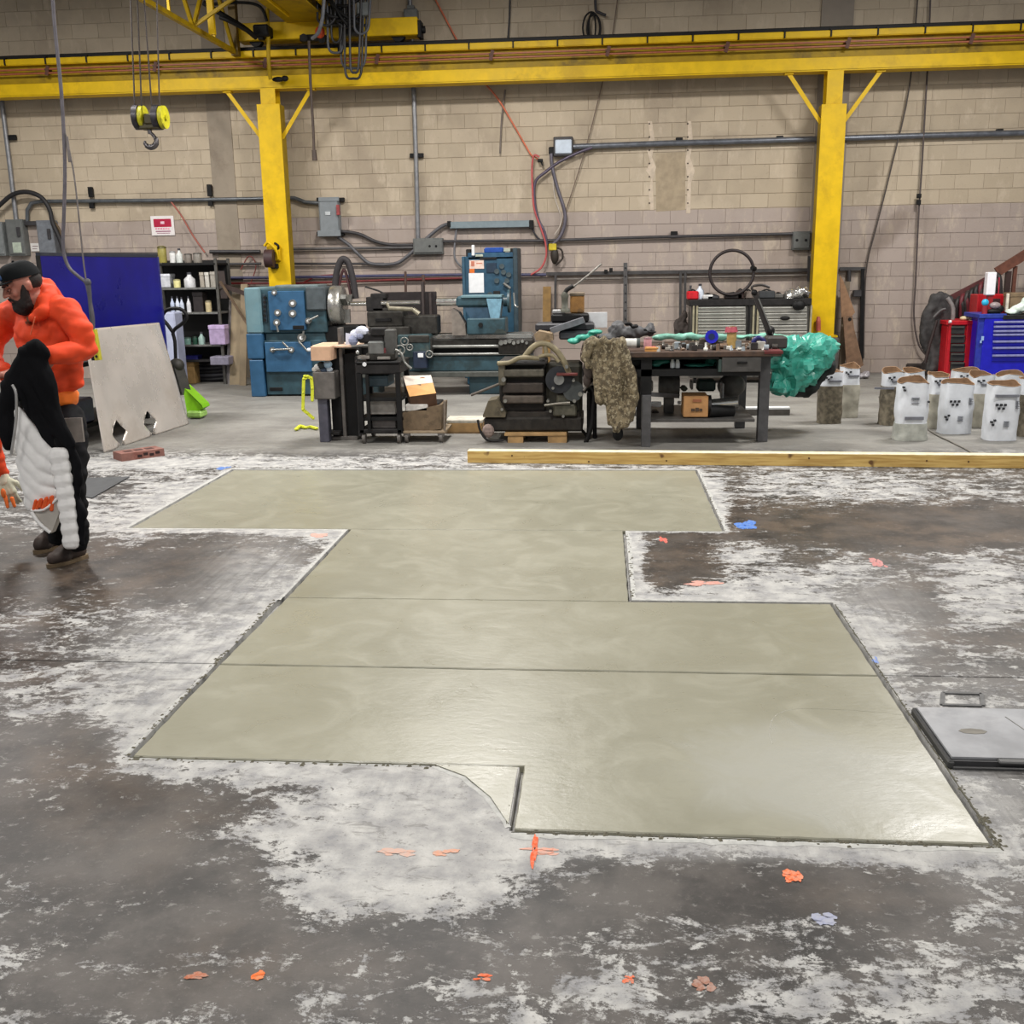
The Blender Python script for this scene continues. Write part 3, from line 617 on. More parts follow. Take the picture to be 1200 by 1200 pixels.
# boxes
def ebox(name, x0, y0, x1, y1, label, mat=GBOX, th=.16, y=WY - .17, cat='electrical box', lip=True, extra=None):
    t_ = thing(name, label, cat, P((x0 + x1) / 2, y1, y))
    b = MB(); b.pbox(x0, y0, x1, y1, y + .02, th, .008); b.build('enclosure', mat, t_)
    b = MB(); b.pbox(x0 + 1, y0 + 2, x1 - 1, y1 - 2, y, .025, .006); b.build('cover', mat, t_)
    if extra: extra(t_, y)
    return t_
def ex1(t_, y):
    b = MB(); b.pbox(373, 231, 397, 236, y - .01, .03, .004); b.build('top_lip', GBOX, t_)
    b = MB(); b.pbox(372, 270, 399, 277, y - .01, .03, .004); b.build('bottom_lip', GBOX, t_)
    b = MB(); b.pbox(394, 240, 397.5, 252, y - .05, .06, .004); b.build('switch_handle', M((150, 60, 60), .5), t_)
    b = MB(); b.pbox(381, 248, 387, 252, y - .012, .012); b.build('nameplate', M((190, 195, 198), .4), t_)
    for a, c in ((374, 234), (400, 234), (400, 274), (374, 274)):
        b = MB(); b.pbox(a - 3, c - 2.5, a + 3, c + 2.5, y + .1, .06, .004); b.build('mounting_ear', BLK, t_)
ebox('switch_box', 374, 232, 397, 277, 'grey switch box with small side handle, right of the left yellow column', extra=ex1)
def ex2(t_, y):
    b = MB(); b.pbox(19, 266, 22.5, 277, y - .03, .04, .004); b.build('switch_handle', CDK, t_)
    b = MB(); b.pbox(15, 284, 25, 296, y - .006, .01); b.build('rating_label', M((176, 186, 170), .5), t_)
ebox('switch_box', 8, 257, 28, 300, 'grey switch box above the man with pale label, below the bright conduit', GB2, extra=ex2)
def ex3(t_, y):
    b = MB(); b.pbox(55, 268, 58.5, 280, y - .03, .04, .004); b.build('switch_handle', CDK, t_)
ebox('switch_box', 44, 258, 64, 299, 'grey switch box left of the blue panel, right of the small white sticker', M((112, 116, 122), .5), extra=ex3)
ebox('switch_box', -14, 260, 4, 300, 'grey switch box cut off by the left photo edge', M((120, 124, 124), .5))
b = MB(); b.pbox(28, 259, 45, 264, WY - .1, .06, .004); tag(b.build('box_nipple', CDK), 'short dark pipe joining the two grey switch boxes', 'conduit')
st_ = thing('wall_sticker', 'small white square sticker between the two grey switch boxes', 'sticker', P(41, 294, WY - .02))
b = MB(); b.pbox(36, 285, 46, 294.5, WY - .02, .01); b.build('sheet', M((232, 228, 224), .5, var=.02), st_)
b = MB(); b.pbox(38, 288, 44.5, 289, WY - .022, .003); b.pbox(38, 291, 43.5, 291.8, WY - .022, .003); b.build('print_lines', M((150, 130, 130), .5), st_)
def ex4(t_, y):
    for k in (503.5, 511):
        b = MB(); b.cyl(P(k, 288.5, y - .004), P(k, 288.5, y + .01), .018, seg=12); b.build('knockout', BLK, t_)
ebox('socket_box', 484, 279, 519, 298, 'wide grey socket box with two round holes under the vertical conduit', GB2, extra=ex4, th=.12, y=WY - .13)
def ex5(t_, y):
    for k in (934, 944.5):
        b = MB(); b.cyl(P(k, 281.5, y - .004), P(k, 281.5, y + .01), .02, seg=12); b.build('knockout', BLK, t_)
ebox('socket_box', 929, 271, 950, 293, 'square grey socket box with two round holes left of the right yellow column', GB2, extra=ex5, th=.12, y=WY - .13)
tr = thing('cable_tray', 'blue-grey metal trunking strip fixed to the wall above the tall blue machine', 'trunking', P(574, 268, WY - .1))
b = MB(); b.pbox(527, 259, 621, 267, WY - .12, .1, .006); b.build('trunking', M((128, 142, 148), .4, .2, var=.05), tr)
b = MB(); b.pbox(620, 258, 625, 268, WY - .13, .1, .004); b.pbox(524, 259, 528, 266, WY - .13, .1, .004); b.build('end_cap', BLK, tr)
b = MB(); b.tube([P(535, 268, WF), P(533, 285, WF), P(533, 302, WF), P(540, 312, WF), P(548, 318, WF)], .016, 8, 3); b.build('drop_cable', M((110, 110, 114), .5), tr)
fl_ = thing('wall_lamp', 'square wall lamp with bluish white lens at the start of the thick conduit', 'wall lamp', P(660, 182, WY - .12))
b = MB(); b.pbox(648.5, 160, 671.5, 183, WY - .12, .11, .012); b.build('housing', CDK, fl_)
b = MB(); b.pbox(650.5, 163.5, 670, 180, WY - .15, .035, .012); b.build('lens', M((196, 208, 222), .25, var=.06, sc=10), fl_)
b = MB(); b.pbox(643, 172, 650, 181, WY - .09, .06, .01); b.build('gland', BLK, fl_)
# flexible conduits and hoses under the lamp
wtube([(694, 173), (675, 180), (655, 190), (640, 201), (628, 212), (626, 230), (630, 255), (638, 272), (641, 288)], WF - .03, .022, 'flexible_conduit', M((84, 76, 92), .4, .3), 'flexible conduit branching from the thick conduit and sweeping down left', 'conduit')
wtube([(646, 180), (647, 195), (653, 220), (661, 245), (662, 262), (656, 278), (648, 286)], WF - .02, .026, 'flexible_conduit', M((98, 94, 104), .4, .3), 'flexible grey conduit hanging from the square wall lamp', 'conduit')
wtube([(648, 200), (650, 230), (658, 258), (650, 275)], WF, .009, 'thin_cable', M((190, 180, 168), .5), 'thin pale cable inside the loop of flexible conduits', 'cable')
wtube([(500, -20), (520, 18), (540, 55), (560, 88), (583, 115), (604, 150), (622, 181), (627, 184), (632, 188)], WF, .013, 'orange_hose', M((206, 110, 78), .5), 'faded orange hose running diagonally down the wall to a hook', 'hose')
wtube([(632, 184), (626, 182), (623.5, 195), (624, 220), (626, 245), (634, 268), (639, 284), (640, 300), (634, 314), (622, 322)], WF - .05, .014, 'orange_hose', M((186, 84, 84), .5), 'reddish hose hanging in a bow beside the flexible conduit', 'hose')
wtube([(622, 262), (628, 276), (638, 284), (650, 285)], WF, .014, 'thin_cable', CBL, 'short dark cable from the trunking to the yellow plug', 'cable')
b = MB(); b.pbox(630, 186, 636, 190, WF - .05, .06, .005); b.bar(P(633, 188, WF), P(636, 194, WF), .02, .02); tag(b.build('hose_hook', BLK), 'small black hook holding the bend of the orange hose', 'hook')
wtube([(726, -20), (716, 52), (704, 105), (688, 168), (672, 220), (662, 250), (655, 275)], WF + .02, .008, 'thin_cable', M((112, 96, 84), .6), 'thin brown cable slanting down the wall right of the lamp', 'cable')
wtube([(1077, -25), (1066, 100), (1046, 190), (1028, 262), (1016, 310), (1013, 360), (1012, 420)], WF - .02, .011, 'thin_cable', M((72, 64, 60), .6), 'dark slanting cable right of the right yellow column', 'cable')
cb = thing('drop_cable', 'straight dark drop cable with inline connector at the far right of the wall', 'cable', P(1080, 400, WF))
b = MB(); b.tube([P(a, c, WF - .03) for a, c in ((1091, -25), (1088, 60), (1084, 130), (1080, 200), (1076, 260), (1073, 330), (1071, 372), (1077, 405), (1090, 420))], .013, 8, 4); b.build('cord', M((78, 68, 66), .6), cb)
b = MB(); b.pbox(1075, 227, 1080, 232, WF - .07, .05, .005); b.pbox(1074.5, 234, 1079.5, 240, WF - .07, .05, .005); b.build('inline_connector', BLK, cb)
wtube([(598, -20), (597, 20), (595, 50)], WF, .014, 'thin_cable', CDK, 'short vertical pipe above the beam near the photo centre', 'cable')
wtube([(592, 105), (588, 140), (586, 180)], WF + .01, .014, 'thin_cable', M((112, 102, 94), .6), 'short brown vertical rod on the wall below the beam', 'rod')
wtube([(200, 236), (212, 252), (226, 276), (240, 296)], WF, .013, 'red_hose', M((160, 90, 76), .6), 'faded red hose slanting down to the shelf right of the warning sign', 'hose')
# coil of cable over the beam
cl = thing('cable_coil', 'coil of black cable hanging on the wall above the beam', 'cable coil', P(693, 50, WF - .05))
for rx, rz, dx, dz in ((10, 19, 0, 0), (8, 17, 3, 1), (4, 17, 1, -1)):
    b = MB(); b.tube([P(693 + dx + rx * math.cos(k * .785), 33 + dz + rz * math.sin(k * .785), WF - .04 - rx * .002) for k in range(8)], .013, 8, 3, True); b.build('cable_turn', BLK, cl)
b = MB(); b.tube([P(698, -20, WF - .04), P(698, 10, WF - .04), P(703, 15, WF - .05), P(710, 18, WF - .04)], .02, 8, 4); b.build('hanging_tail', CBL, cl)
# black hose ring on the left wall
wtube([(-20, 258), (0, 240), (15, 228), (32, 225), (48, 231), (58, 245), (62, 262), (70, 280), (76, 300)], WF - .12, .035, 'black_hose', M((28, 26, 28), .6), 'thick black hose arching over the grey switch boxes', 'hose')
wtube([(60, 256), (70, 270), (74, 290), (75, 310)], WF - .02, .02, 'brown_hose', M((84, 66, 40), .6), 'brown hose running down right of the switch boxes', 'hose')
# box fitting on the upper wall
b = MB(); b.pbox(473, 10, 489, 28, WY - .16, .15, .01); b.pbox(477, 6, 485, 10, WY - .12, .1); b.pbox(479, 28, 485, 33, WY - .12, .1); tag(b.build('junction_box', M((112, 114, 112), .5, .2)), 'grey junction box on the wall above the crane end truck', 'electrical box')
# warning sign
sg = thing('safety_sign', 'white rectangular safety sign with a crimson band, above the shelf', 'sign', P(190, 276, WY - .02))
b = MB(); b.pbox(177, 253, 204, 276, WY - .02, .012, .002); b.build('sign_plate', M((232, 226, 224), .45, var=.02), sg)
b = MB(); b.pbox(180, 256.5, 200.5, 266, WY - .0235, .003); b.build('red_band', M((176, 10, 58), .45, var=.03), sg)
b = MB(); b.pbox(188, 259.5, 192.5, 262.5, WY - .026, .003); b.build('emblem', M((240, 200, 215), .45), sg)
b = MB(); 
for k in range(6): b.pbox(182 + k * 2.9, 267, 184 + k * 2.9, 269, WY - .0235, .003)
b.build('small_print', M((236, 150, 176), .5), sg)
b = MB(); b.pbox(182.5, 270.5, 200, 271.7, WY - .0235, .003); b.pbox(184, 273, 199, 273.6, WY - .0235, .003); b.build('print_line', M((160, 96, 124), .5), sg)
# plaster patches (remains of a removed strip) on the upper wall
for pa in ([(759, 142), (762, 160), (757, 172), (762, 190), (757, 200), (763, 208), (760, 228), (762, 246), (766, 246), (765, 210), (769, 196), (764, 184), (768, 168), (764, 142)], [(806, 142), (806, 172), (803, 190), (806, 210), (804, 250), (809, 250), (810, 215), (814, 200), (809, 185), (812, 165), (810, 142)]):
    b = MB(); b.pprism(pa, WY - .004, .006); o = b.build('plaster_patch', M((202, 186, 166), .8, var=.08), wall)
b = MB(); b.pprism([(768, 180), (803, 178), (803, 246), (769, 248)], WY - .002, .004); b.build('plaster_patch', M((164, 148, 124), .8, var=.1, sc=8, dirt=(178, 162, 138)), wall)
for x_ in (761, 806):
    for k in range(7):
        b = MB(); b.cyl(P(x_, 145 + k * 15.5, WY - .008), P(x_, 145 + k * 15.5, WY + .002), .012, seg=8); o = b.build('anchor_hole', M((60, 50, 44), .8), wall)
# slotted steel rail frame behind the benches
STR = M((72, 70, 70), .5, .3)
ra = thing('rail_frame', 'dark slotted steel rail frame fixed along the wall behind the workbench', 'rail', P(800, 330, WY - .08))
b = MB(); b.bar(P(640, 321, WF), P(962, 316, WF), .04, .05); b.build('upper_rail', STR, ra)
b = MB(); b.bar(P(650, 327, WF), P(955, 322, WF), .03, .02); b.build('lower_rail', M((128, 122, 116), .5, .3), ra)
for a, z0_, z1_ in ((651, 322, 372), (797.5, 318, 392), (803, 318, 392), (948, 300, 330)):
    b = MB(); b.bar(P(a, z0_, WF - .02), P(a - .5, z1_, WF - .02), .035, .03, up=(0, 1, 0)); b.build('upright', STR, ra)
b = MB(); b.bar(P(733, 308, WF - .05), P(732.5, 380, WF - .05), .06, .03, up=(0, 1, 0)); b.build('perforated_upright', M((92, 90, 90), .45, .4), ra)
for k in range(7):
    b = MB(); q = P(733, 314 + k * 10, WF - .07); b.cyl(q + Vector((0, -.004, 0)), q + Vector((0, .01, 0)), .011, seg=8); b.build('slot_hole', BLK, ra)
for a, c in ((710, 318), (716, 316)):
    b = MB(); b.pbox(a - 2, c - 2, a + 2, c + 2, WF - .05, .06, .004); b.build('rail_bolt', BLK, ra)
r2 = thing('rail_frame', 'short dark rail frame on the wall right of the right yellow column', 'rail', P(1000, 330, WY - .08))
b = MB(); b.bar(P(984, 315, WF), P(1014, 315, WF), .04, .05); b.build('upper_rail', STR, r2)
b = MB(); b.bar(P(1011, 315, WF - .02), P(1009, 428, WF - .02), .05, .04, up=(0, 1, 0)); b.build('upright', BLK, r2)
b = MB(); b.tube([P(995, 316, WF), P(995, 330, WF)], .03, 8, 1); b.pbox(1000, 340, 1010, 348, WF - .05, .08, .01); b.build('fitting', CDK, r2)
# yellow plug and hanging tool on the wall
pt = thing('hanging_plug', 'yellow and black plug hanging where the flexible conduits meet', 'plug', P(650, 312, WF - .1))
b = MB(); b.pbox(643, 285.5, 652, 293.5, WF - .1, .1, .01); b.build('plug_cap', M((200, 180, 40), .5), pt)
b = MB(); b.ell(P(650, 300, WF - .06), (.06, .05, .12)); b.tube([P(650, 290, WF - .05), P(658, 293, WF - .05), P(659, 303, WF - .05), P(651, 311, WF - .05)], .014, 8, 4); b.build('plug_body', M((42, 34, 26), .6), pt)
# reel on the left column
rl = thing('hook_reel', 'small brown reel in a yellow bracket on the left yellow column', 'reel', P(316, 315, BY - .15))
b = MB(); b.cyl(P(311, 303, BY - .17), P(321, 303, BY - .16), .13, .13, 20); b.build('reel_drum', M((60, 38, 40), .6), rl)
b = MB(); b.tube([P(310, 288, BY - .08), P(314, 284, BY - .1), P(319, 288, BY - .12), P(324, 294, BY - .1), P(326, 304, BY - .08)], .022, 8, 4); b.pbox(320, 288, 328, 306, BY - .07, .05, .01); b.build('reel_bracket', YEL, rl)
b = MB(); b.tube([P(322, 285, BY - .05), P(326, 288, BY - .08), P(326, 293, BY - .05)], .018, 8, 4); b.pbox(317, 309, 325, 315, BY - .1, .08, .01); b.build('reel_hook', BLK, rl)
# items on the right column
b = MB(); b.cyl(P(959, 376, BY - .1), P(959, 371, BY - .1), .035, .02); b.cyl(P(959, 388, BY - .1), P(959, 376, BY - .1), .035); tag(b.build('small_bottle', M((190, 96, 80), .4)), 'small bottle with a red body on the foot of the right yellow column', 'bottle')
# ============================================================ MACHINES AND SHOP FURNITURE
def pb(th, name, mat, y, boxes, bv=.005, label=None):
    """one part from pixel boxes (x0,y0,x1,y1[,dy,depth]) on the front plane y"""
    b = MB()
    for q in boxes: b.pbox(q[0], q[1], q[2], q[3], y + (q[4] if len(q) > 4 else 0), q[5] if len(q) > 5 else .1, bv)
    return b.build(name, mat, th, label=label)
def pcyl(th, name, mat, px, py, y, r, ln=.03, seg=16, r1=None):
    b = MB(); q = P(px, py, y); b.cyl(q, q + Vector((0, ln, 0)), r, r1, seg); return b.build(name, mat, th)
def pt(th, name, mat, pxs, y, r, sub=3, seg=8):
    b = MB(); b.tube([P(q[0], q[1], q[2] if len(q) > 2 else y) for q in pxs], r, seg, sub); return b.build(name, mat, th)
BLUE = M((44, 86, 120), .42, var=.1, sc=7); BLUEL = M((104, 134, 142), .45, var=.06, sc=6, dirt=(92, 128, 140)); TEAL = M((46, 74, 84), .45, var=.14, sc=7, dirt=(36, 54, 58)); NAVY = M((20, 34, 56), .5)
CHR = M((208, 208, 204), .18, .9, var=.05, bump=.03); STEEL = M((138, 138, 134), .35, .6, var=.12); IRON = M((52, 50, 46), .5, .35, var=.2, dirt=(40, 36, 32)); DARK = M((13, 13, 14), .6, var=.2, spec=.3); DARK2 = M((28, 26, 26), .6, var=.25, spec=.35); GRIME = M((40, 36, 31), .65, .2, var=.3, dirt=(34, 29, 24))
WHITE = M((226, 228, 230), .5, var=.04); WOOD = M((172, 138, 92), .65, var=.14, sc=9); WOODD = M((96, 78, 60), .75, var=.2, sc=9); CARD = M((178, 132, 84), .75, var=.08); TAN = M((206, 168, 138), .6, var=.05)
LY = 13.5
la = thing('metal_lathe', 'large blue engine lathe with bright chuck, long bed and tailstock', 'lathe', P(430, 465, LY))
LB = F(340, 464).y; 
def zfl(px, y): return 0.0
pb(la, 'end_cover', BLUEL, LY, [(287, 337, 306, 391, 0, .75)], .02); pb(la, 'end_cover', BLUE, LY, [(289, 391, 308, 421, 0, .75)], .015)
b = MB(); b.box(P(293, 440, LY).x, P(309, 440, LY).x, LY, LY + .75, 0.0, P(300, 422, LY).z, .01); b.build('end_cover', BLUE, la)
pb(la, 'headstock', TEAL, LY, [(306, 338, 382, 390, .05, .7), (311, 390, 381, 400, .08, .65)], .012)
b = MB(); b.box(P(310, 440, LY).x, P(383, 440, LY).x, LY + .06, LY + .7, 0.02, P(345, 399, LY).z, .01); b.build('pedestal', TEAL, la)
pb(la, 'gear_panel', BLUE, LY, [(315, 341, 357, 387, .0, .06)], .008); pb(la, 'gear_panel', BLUE, LY, [(311, 401, 364, 436, .0, .08)], .008)
pb(la, 'spindle_guard', M((70, 78, 82), .5), LY, [(358, 336, 381, 364, .0, .5)], .02); pb(la, 'top_cover', M((104, 118, 120), .5), LY, [(322, 334, 372, 338, .1, .5)], .01)
pb(la, 'hinge_strip', M((34, 52, 62), .5), LY, [(308, 345, 312, 378, .03, .04)])
for k in range(6): pcyl(la, 'bolt', DARK, 310, 349 + k * 5.2, LY + .02, .02)
pb(la, 'nameplate', BLK, LY, [(343, 381.5, 356, 386, -.01, .02)]); pb(la, 'vent_slot', BLK, LY, [(316, 454, 331, 458, .05, .03)])
for a, c, r_ in ((321, 343, .035), (342.5, 355.5, .05), (342.5, 367.5, .05), (325, 366.5, .045), (324, 378, .045), (353, 396, .055), (319, 410, .035), (341, 410, .04), (361, 376, .04)):
    o = pcyl(la, 'dial', STEEL, a, c, LY - .03, r_, .06, 16)
    b = MB(); b.cyl(P(a, c, LY - .055), P(a, c, LY - .03), r_ * .45, seg=10); m_ = b.build('dial_hub', WHITE, o)
for a in (((361, 376), (373, 370)), ((319, 410), (341, 409)), ((331, 401), (338, 408)), ((350, 400), (361, 412)), ((324, 380), (326, 389)), ((354, 396), (356, 388))):
    pt(la, 'lever', STEEL, a, LY - .05, .014, 1)
b = MB(); b.pbox(359, 408, 364, 412, LY - .08, .06, .015); b.build('lever_grip', WHITE, la)
# chuck
CY = LY + .25; cz = P(400, 358, CY).z; cxa = P(383, 358, CY).x; cxb = P(403, 358, CY).x; cxc = P(413, 358, CY).x
b = MB(); b.cyl((cxa - .02, CY, cz), (cxa + .06, CY, cz), .2, seg=32); b.build('spindle_nose', DARK, la)
b = MB(); b.lathe((cxa + .07, CY, cz), (1, 0, 0), [(0, .2), (.0, .25), (.02, .262), (cxb - cxa - .09, .262), (cxb - cxa - .07, .25), (cxb - cxa - .06, .1)], 36); ck = b.build('chuck', M((168, 166, 160), .28, .75, var=.1), la)
for k in range(3):
    an = .5 + k * 2.094; d = Vector((0, math.cos(an), math.sin(an)))
    b = MB(); c_ = Vector((cxb + .03, CY, cz)) + d * .14; b.obox(c_, Vector((.05, 0, 0)), d * .09, d.cross(Vector((1, 0, 0))) * .03); b.build('chuck_jaw', STEEL, ck)
b = MB(); b.box(cxa - .03, cxc + .12, LY + .1, LY + .5, .5, cz - .26, .02); b.build('gap_bed', DARK, la)
pt(la, 'drive_strap', M((44, 40, 42), .7), [(392, 346), (394, 322), (399, 306), (404, 304), (409, 310), (414, 330), (417, 350)], LY + .45, .045, 4)
pt(la, 'drive_strap', M((70, 40, 42), .7), [(396, 345), (399, 326), (403, 316), (407, 326), (411, 345)], LY + .47, .02, 4)
# bar, tool post, carriage
b = MB(); b.cyl(P(411, 356, CY), P(432, 355.5, CY), .03, seg=12); b.build('work_bar', CHR, la)
pb(la, 'tool_post', DARK2, LY, [(429, 348, 449, 365, .1, .3), (434, 344, 452, 350, .1, .2)], .01); pb(la, 'compound_slide', IRON, LY, [(430, 365, 472, 383, .05, .4), (436, 360, 470, 367, .1, .3)], .015)
b = MB(); b.cyl(P(447, 355, LY + .1), P(492, 354.5, LY + .1), .028, seg=12); b.build('boring_bar', CHR, la)
b = MB(); b.cyl(P(456, 361, LY - .02), P(484, 362.5, LY - .02), .028, seg=12); b.cyl(P(453, 355, LY - .02), P(457, 363, LY - .02), .02); b.cyl(P(484, 362.5, LY - .02), P(491, 368, LY - .02), .03, .035, seg=12); b.build('clamp_handle', M((150, 144, 126), .35, .5), la)
pb(la, 'tee_slot', BLK, LY, [(440, 373, 458, 377, .03, .05)]); pb(la, 'cross_slide', IRON, LY, [(432, 383, 480, 398, 0, .45), (472, 370, 512, 392, .15, .35)], .015)
pb(la, 'back_splash', M((36, 30, 30), .5, var=.15), LY + 1.0, [(447, 342, 512, 392, 0, .04)], .01); pb(la, 'splash_rib', M((62, 54, 52), .5), LY + .95, [(503, 343, 506, 386), (494, 330, 497, 386)])
pt(la, 'coolant_pipe', M((80, 60, 52), .5), [(475, 318), (475.5, 343)], LY + 1.1, .018, 1); pt(la, 'coolant_pipe', M((80, 60, 52), .5), [(496, 322), (496.5, 345)], LY + 1.1, .022, 1)
pt(la, 'oil_line', DARK2, [(428, 336), (444, 341), (455, 347)], LY + .3, .012, 2)
# bed
bx0 = P(385, 400, LY).x; bx1 = P(622, 400, LY).x; zt = P(540, 396, LY + .2).z
b = MB(); b.box(P(500, 395, LY).x, bx1, LY + .18, LY + .26, zt - .02, zt + .05, .01); b.box(P(500, 395, LY).x, bx1, LY + .5, LY + .58, zt - .02, zt + .05, .01); b.build('bed_ways', CHR, la)
b = MB(); b.box(bx0, bx1, LY + .16, LY + .6, zt - .12, zt - .02, .005); b.build('bed_top', IRON, la)
b = MB(); b.cyl((P(500, 408, LY).x, LY + .1, P(540, 406, LY + .1).z), (bx1, LY + .1, P(540, 406, LY + .1).z), .022, seg=10); b.build('lead_screw', STEEL, la)
b = MB(); b.cyl((P(500, 408, LY).x, LY + .1, P(540, 415, LY + .1).z), (bx1, LY + .1, P(540, 415, LY + .1).z), .018, seg=10); b.build('feed_rod', STEEL, la)
b = MB(); b.box(bx0, bx1, LY + .2, LY + .58, P(540, 418, LY).z, zt - .12); b.build('bed_casting', DARK, la)
b = MB(); b.box(bx0, bx1, LY + .12, LY + .6, P(540, 436, LY).z, P(540, 418, LY).z, .01); b.build('bed_apron', TEAL, la)
b = MB(); b.box(bx0, bx1 - .4, LY + .02, LY + .7, P(540, 442, LY).z, P(540, 436, LY).z, .005); b.build('chip_pan', M((88, 90, 86), .4, .4), la)
b = MB(); b.box(bx0, P(440, 440, LY).x, LY + .15, LY + .55, 0, P(540, 442, LY).z, .01); b.build('bed_foot', TEAL, la)
b = MB(); b.box(P(548, 440, LY).x, bx1 - .05, LY + .15, LY + .55, 0, P(540, 442, LY).z, .01); b.build('bed_foot', TEAL, la)
pb(la, 'apron', M((40, 62, 66), .5, var=.2, dirt=(70, 78, 74)), LY, [(466, 392, 504, 420, -.05, .3)], .02); pb(la, 'apron_box', NAVY, LY, [(484, 412, 500, 432, -.08, .15)], .01)
pb(la, 'apron_label', WHITE, LY, [(489.5, 414, 496, 419, -.09, .02)])
for a, c, r_ in ((474, 400, .05), (480, 407, .04), (469, 410, .06), (503, 415, .045)):
    b = MB(); q = P(a, c, LY - .1); b.tube([q + Vector((r_ * math.cos(k * .785), 0, r_ * math.sin(k * .785))) for k in range(8)], .01, 6, 2, True); b.cyl(q, q + Vector((0, .06, 0)), .015); b.build('handwheel', STEEL, la)
pb(la, 'apron_top', IRON, LY, [(478, 393, 503, 402, -.06, .3), (500, 396, 506, 420, -.03, .2)], .012)
# tailstock
b = MB(); b.cyl(P(512, 354, CY), P(537, 353.5, CY), .055, seg=18); b.build('quill', CHR, la)
pb(la, 'tailstock_barrel', TEAL, LY, [(534, 347, 586, 360, .1, .3)], .03); pb(la, 'tailstock_cap', BLUEL, LY, [(540, 346, 588, 349, .08, .34)], .006)
b = MB(); b.pprism([(570, 350), (588, 350), (585, 374), (575, 374)], LY + .06, .3); b.build('tailstock_web', M((112, 152, 172), .4), la)
b = MB(); b.pprism([(543, 360), (576, 360), (578, 374), (552, 374)], LY + .12, .25); b.build('tailstock_neck', M((46, 72, 92), .45), la)
b = MB(); b.pprism([(529, 362), (537, 366), (545, 380), (546, 393), (530, 393)], LY + .12, .25); b.build('tailstock_guard', M((120, 112, 104), .5), la)
pb(la, 'tailstock_base', TEAL, LY, [(547, 373, 592, 392, .04, .45)], .015)
pcyl(la, 'lock_stud', DARK, 563, 381, LY, .03, .05); b = MB(); b.pprism([(579, 391), (582, 386), (589, 386), (593, 391)], LY - .02, .1); b.build('clamp_nut', M((60, 68, 66), .4, .4), la)
b = MB(); q = P(590, 353, CY); b.cyl(q, q + Vector((.06, 0, 0)), .07, seg=18); b.cyl(q + Vector((.06, 0, 0)), q + Vector((.09, 0, 0)), .15, seg=24); b.build('tailstock_wheel', TEAL, la)
pt(la, 'lever', CHR, [(602, 343), (603, 358), (607, 360)], LY + .1, .012, 1)
pb(la, 'carriage_right', GRIME, LY, [(584, 398, 625, 415, .0, .3)], .015)
for k in range(7): pcyl(la, 'stop_collar', CHR if k % 2 else STEEL, 587 + k * 5, 402 - (k % 3), LY - .05, .03 - .002 * k, .08)
# tall blue machine cabinet behind
TY = 14.75; tm = thing('machine_cabinet', 'tall blue machine cabinet with white notice sheet, behind the lathe tailstock', 'machine', P(576, 440, TY))
b = MB(); b.box(P(545, 350, TY).x, P(604, 350, TY).x, TY, TY + .6, 0, P(575, 300, TY).z, .015); b.build('cabinet_body', BLUE if False else M((40, 76, 98), .42, var=.1), tm)
b = MB(); b.box(P(602, 350, TY).x, P(607.5, 350, TY).x, TY - .05, TY + .6, 0.1, P(575, 291, TY).z, .01); b.build('side_channel', M((46, 62, 70), .5), tm)
b = MB(); b.box(P(542.5, 350, TY).x, P(546, 350, TY).x, TY - .03, TY + .5, 0.1, P(575, 300, TY).z, .01); b.build('side_channel', M((50, 84, 104), .5), tm)
pb(tm, 'head_plate', M((42, 80, 106), .42), TY, [(548, 296, 602, 304, .0, .4)], .01); pb(tm, 'motor_cover', M((26, 70, 150), .4), TY, [(567, 290, 590, 297, .02, .3)], .02); pb(tm, 'corner_bracket', DARK2, TY, [(546, 292, 552, 301, .02, .2), (597, 291, 603, 298, .02, .2)], .01)
pb(tm, 'gauge_tube', WHITE, TY, [(552.5, 287, 556, 300, -.04, .05)], .01); pb(tm, 'top_tray', M((170, 176, 160), .4), TY, [(557, 298, 566, 301, -.02, .1), (590, 291, 598, 295, 0, .1)])
nt = pb(tm, 'notice_sheet', WHITE, TY, [(549.5, 320, 567, 343, -.008, .008)], 0); pb(tm, 'warning_label', M((226, 200, 186), .5), TY, [(550, 305, 567, 315, -.008, .008)], 0); pb(tm, 'warning_label', M((214, 108, 32), .5), TY, [(550, 315, 556, 320, -.008, .008)], 0)
pb(tm, 'label_print', M((196, 120, 96), .5), TY, [(552, 306, 556, 312, -.011, .005), (558, 308, 565, 309, -.011, .005)], 0)
pb(tm, 'display_plate', M((24, 46, 66), .5), TY, [(570, 308, 582, 320, -.01, .02)]); pb(tm, 'slot_cover', DARK2, TY, [(562, 301.5, 582, 304, -.02, .03), (578, 341, 586, 345, -.02, .03)])
for a, c in ((582, 318), (590, 319), (582, 329), (594, 329), (596, 322), (574, 345), (588, 312)): pcyl(tm, 'knob', M((80, 92, 96), .4, .4), a, c, TY - .03, .035, .05)
pt(tm, 'lever', STEEL, [(590, 332), (594, 335), (598, 338)], TY - .05, .022, 1)
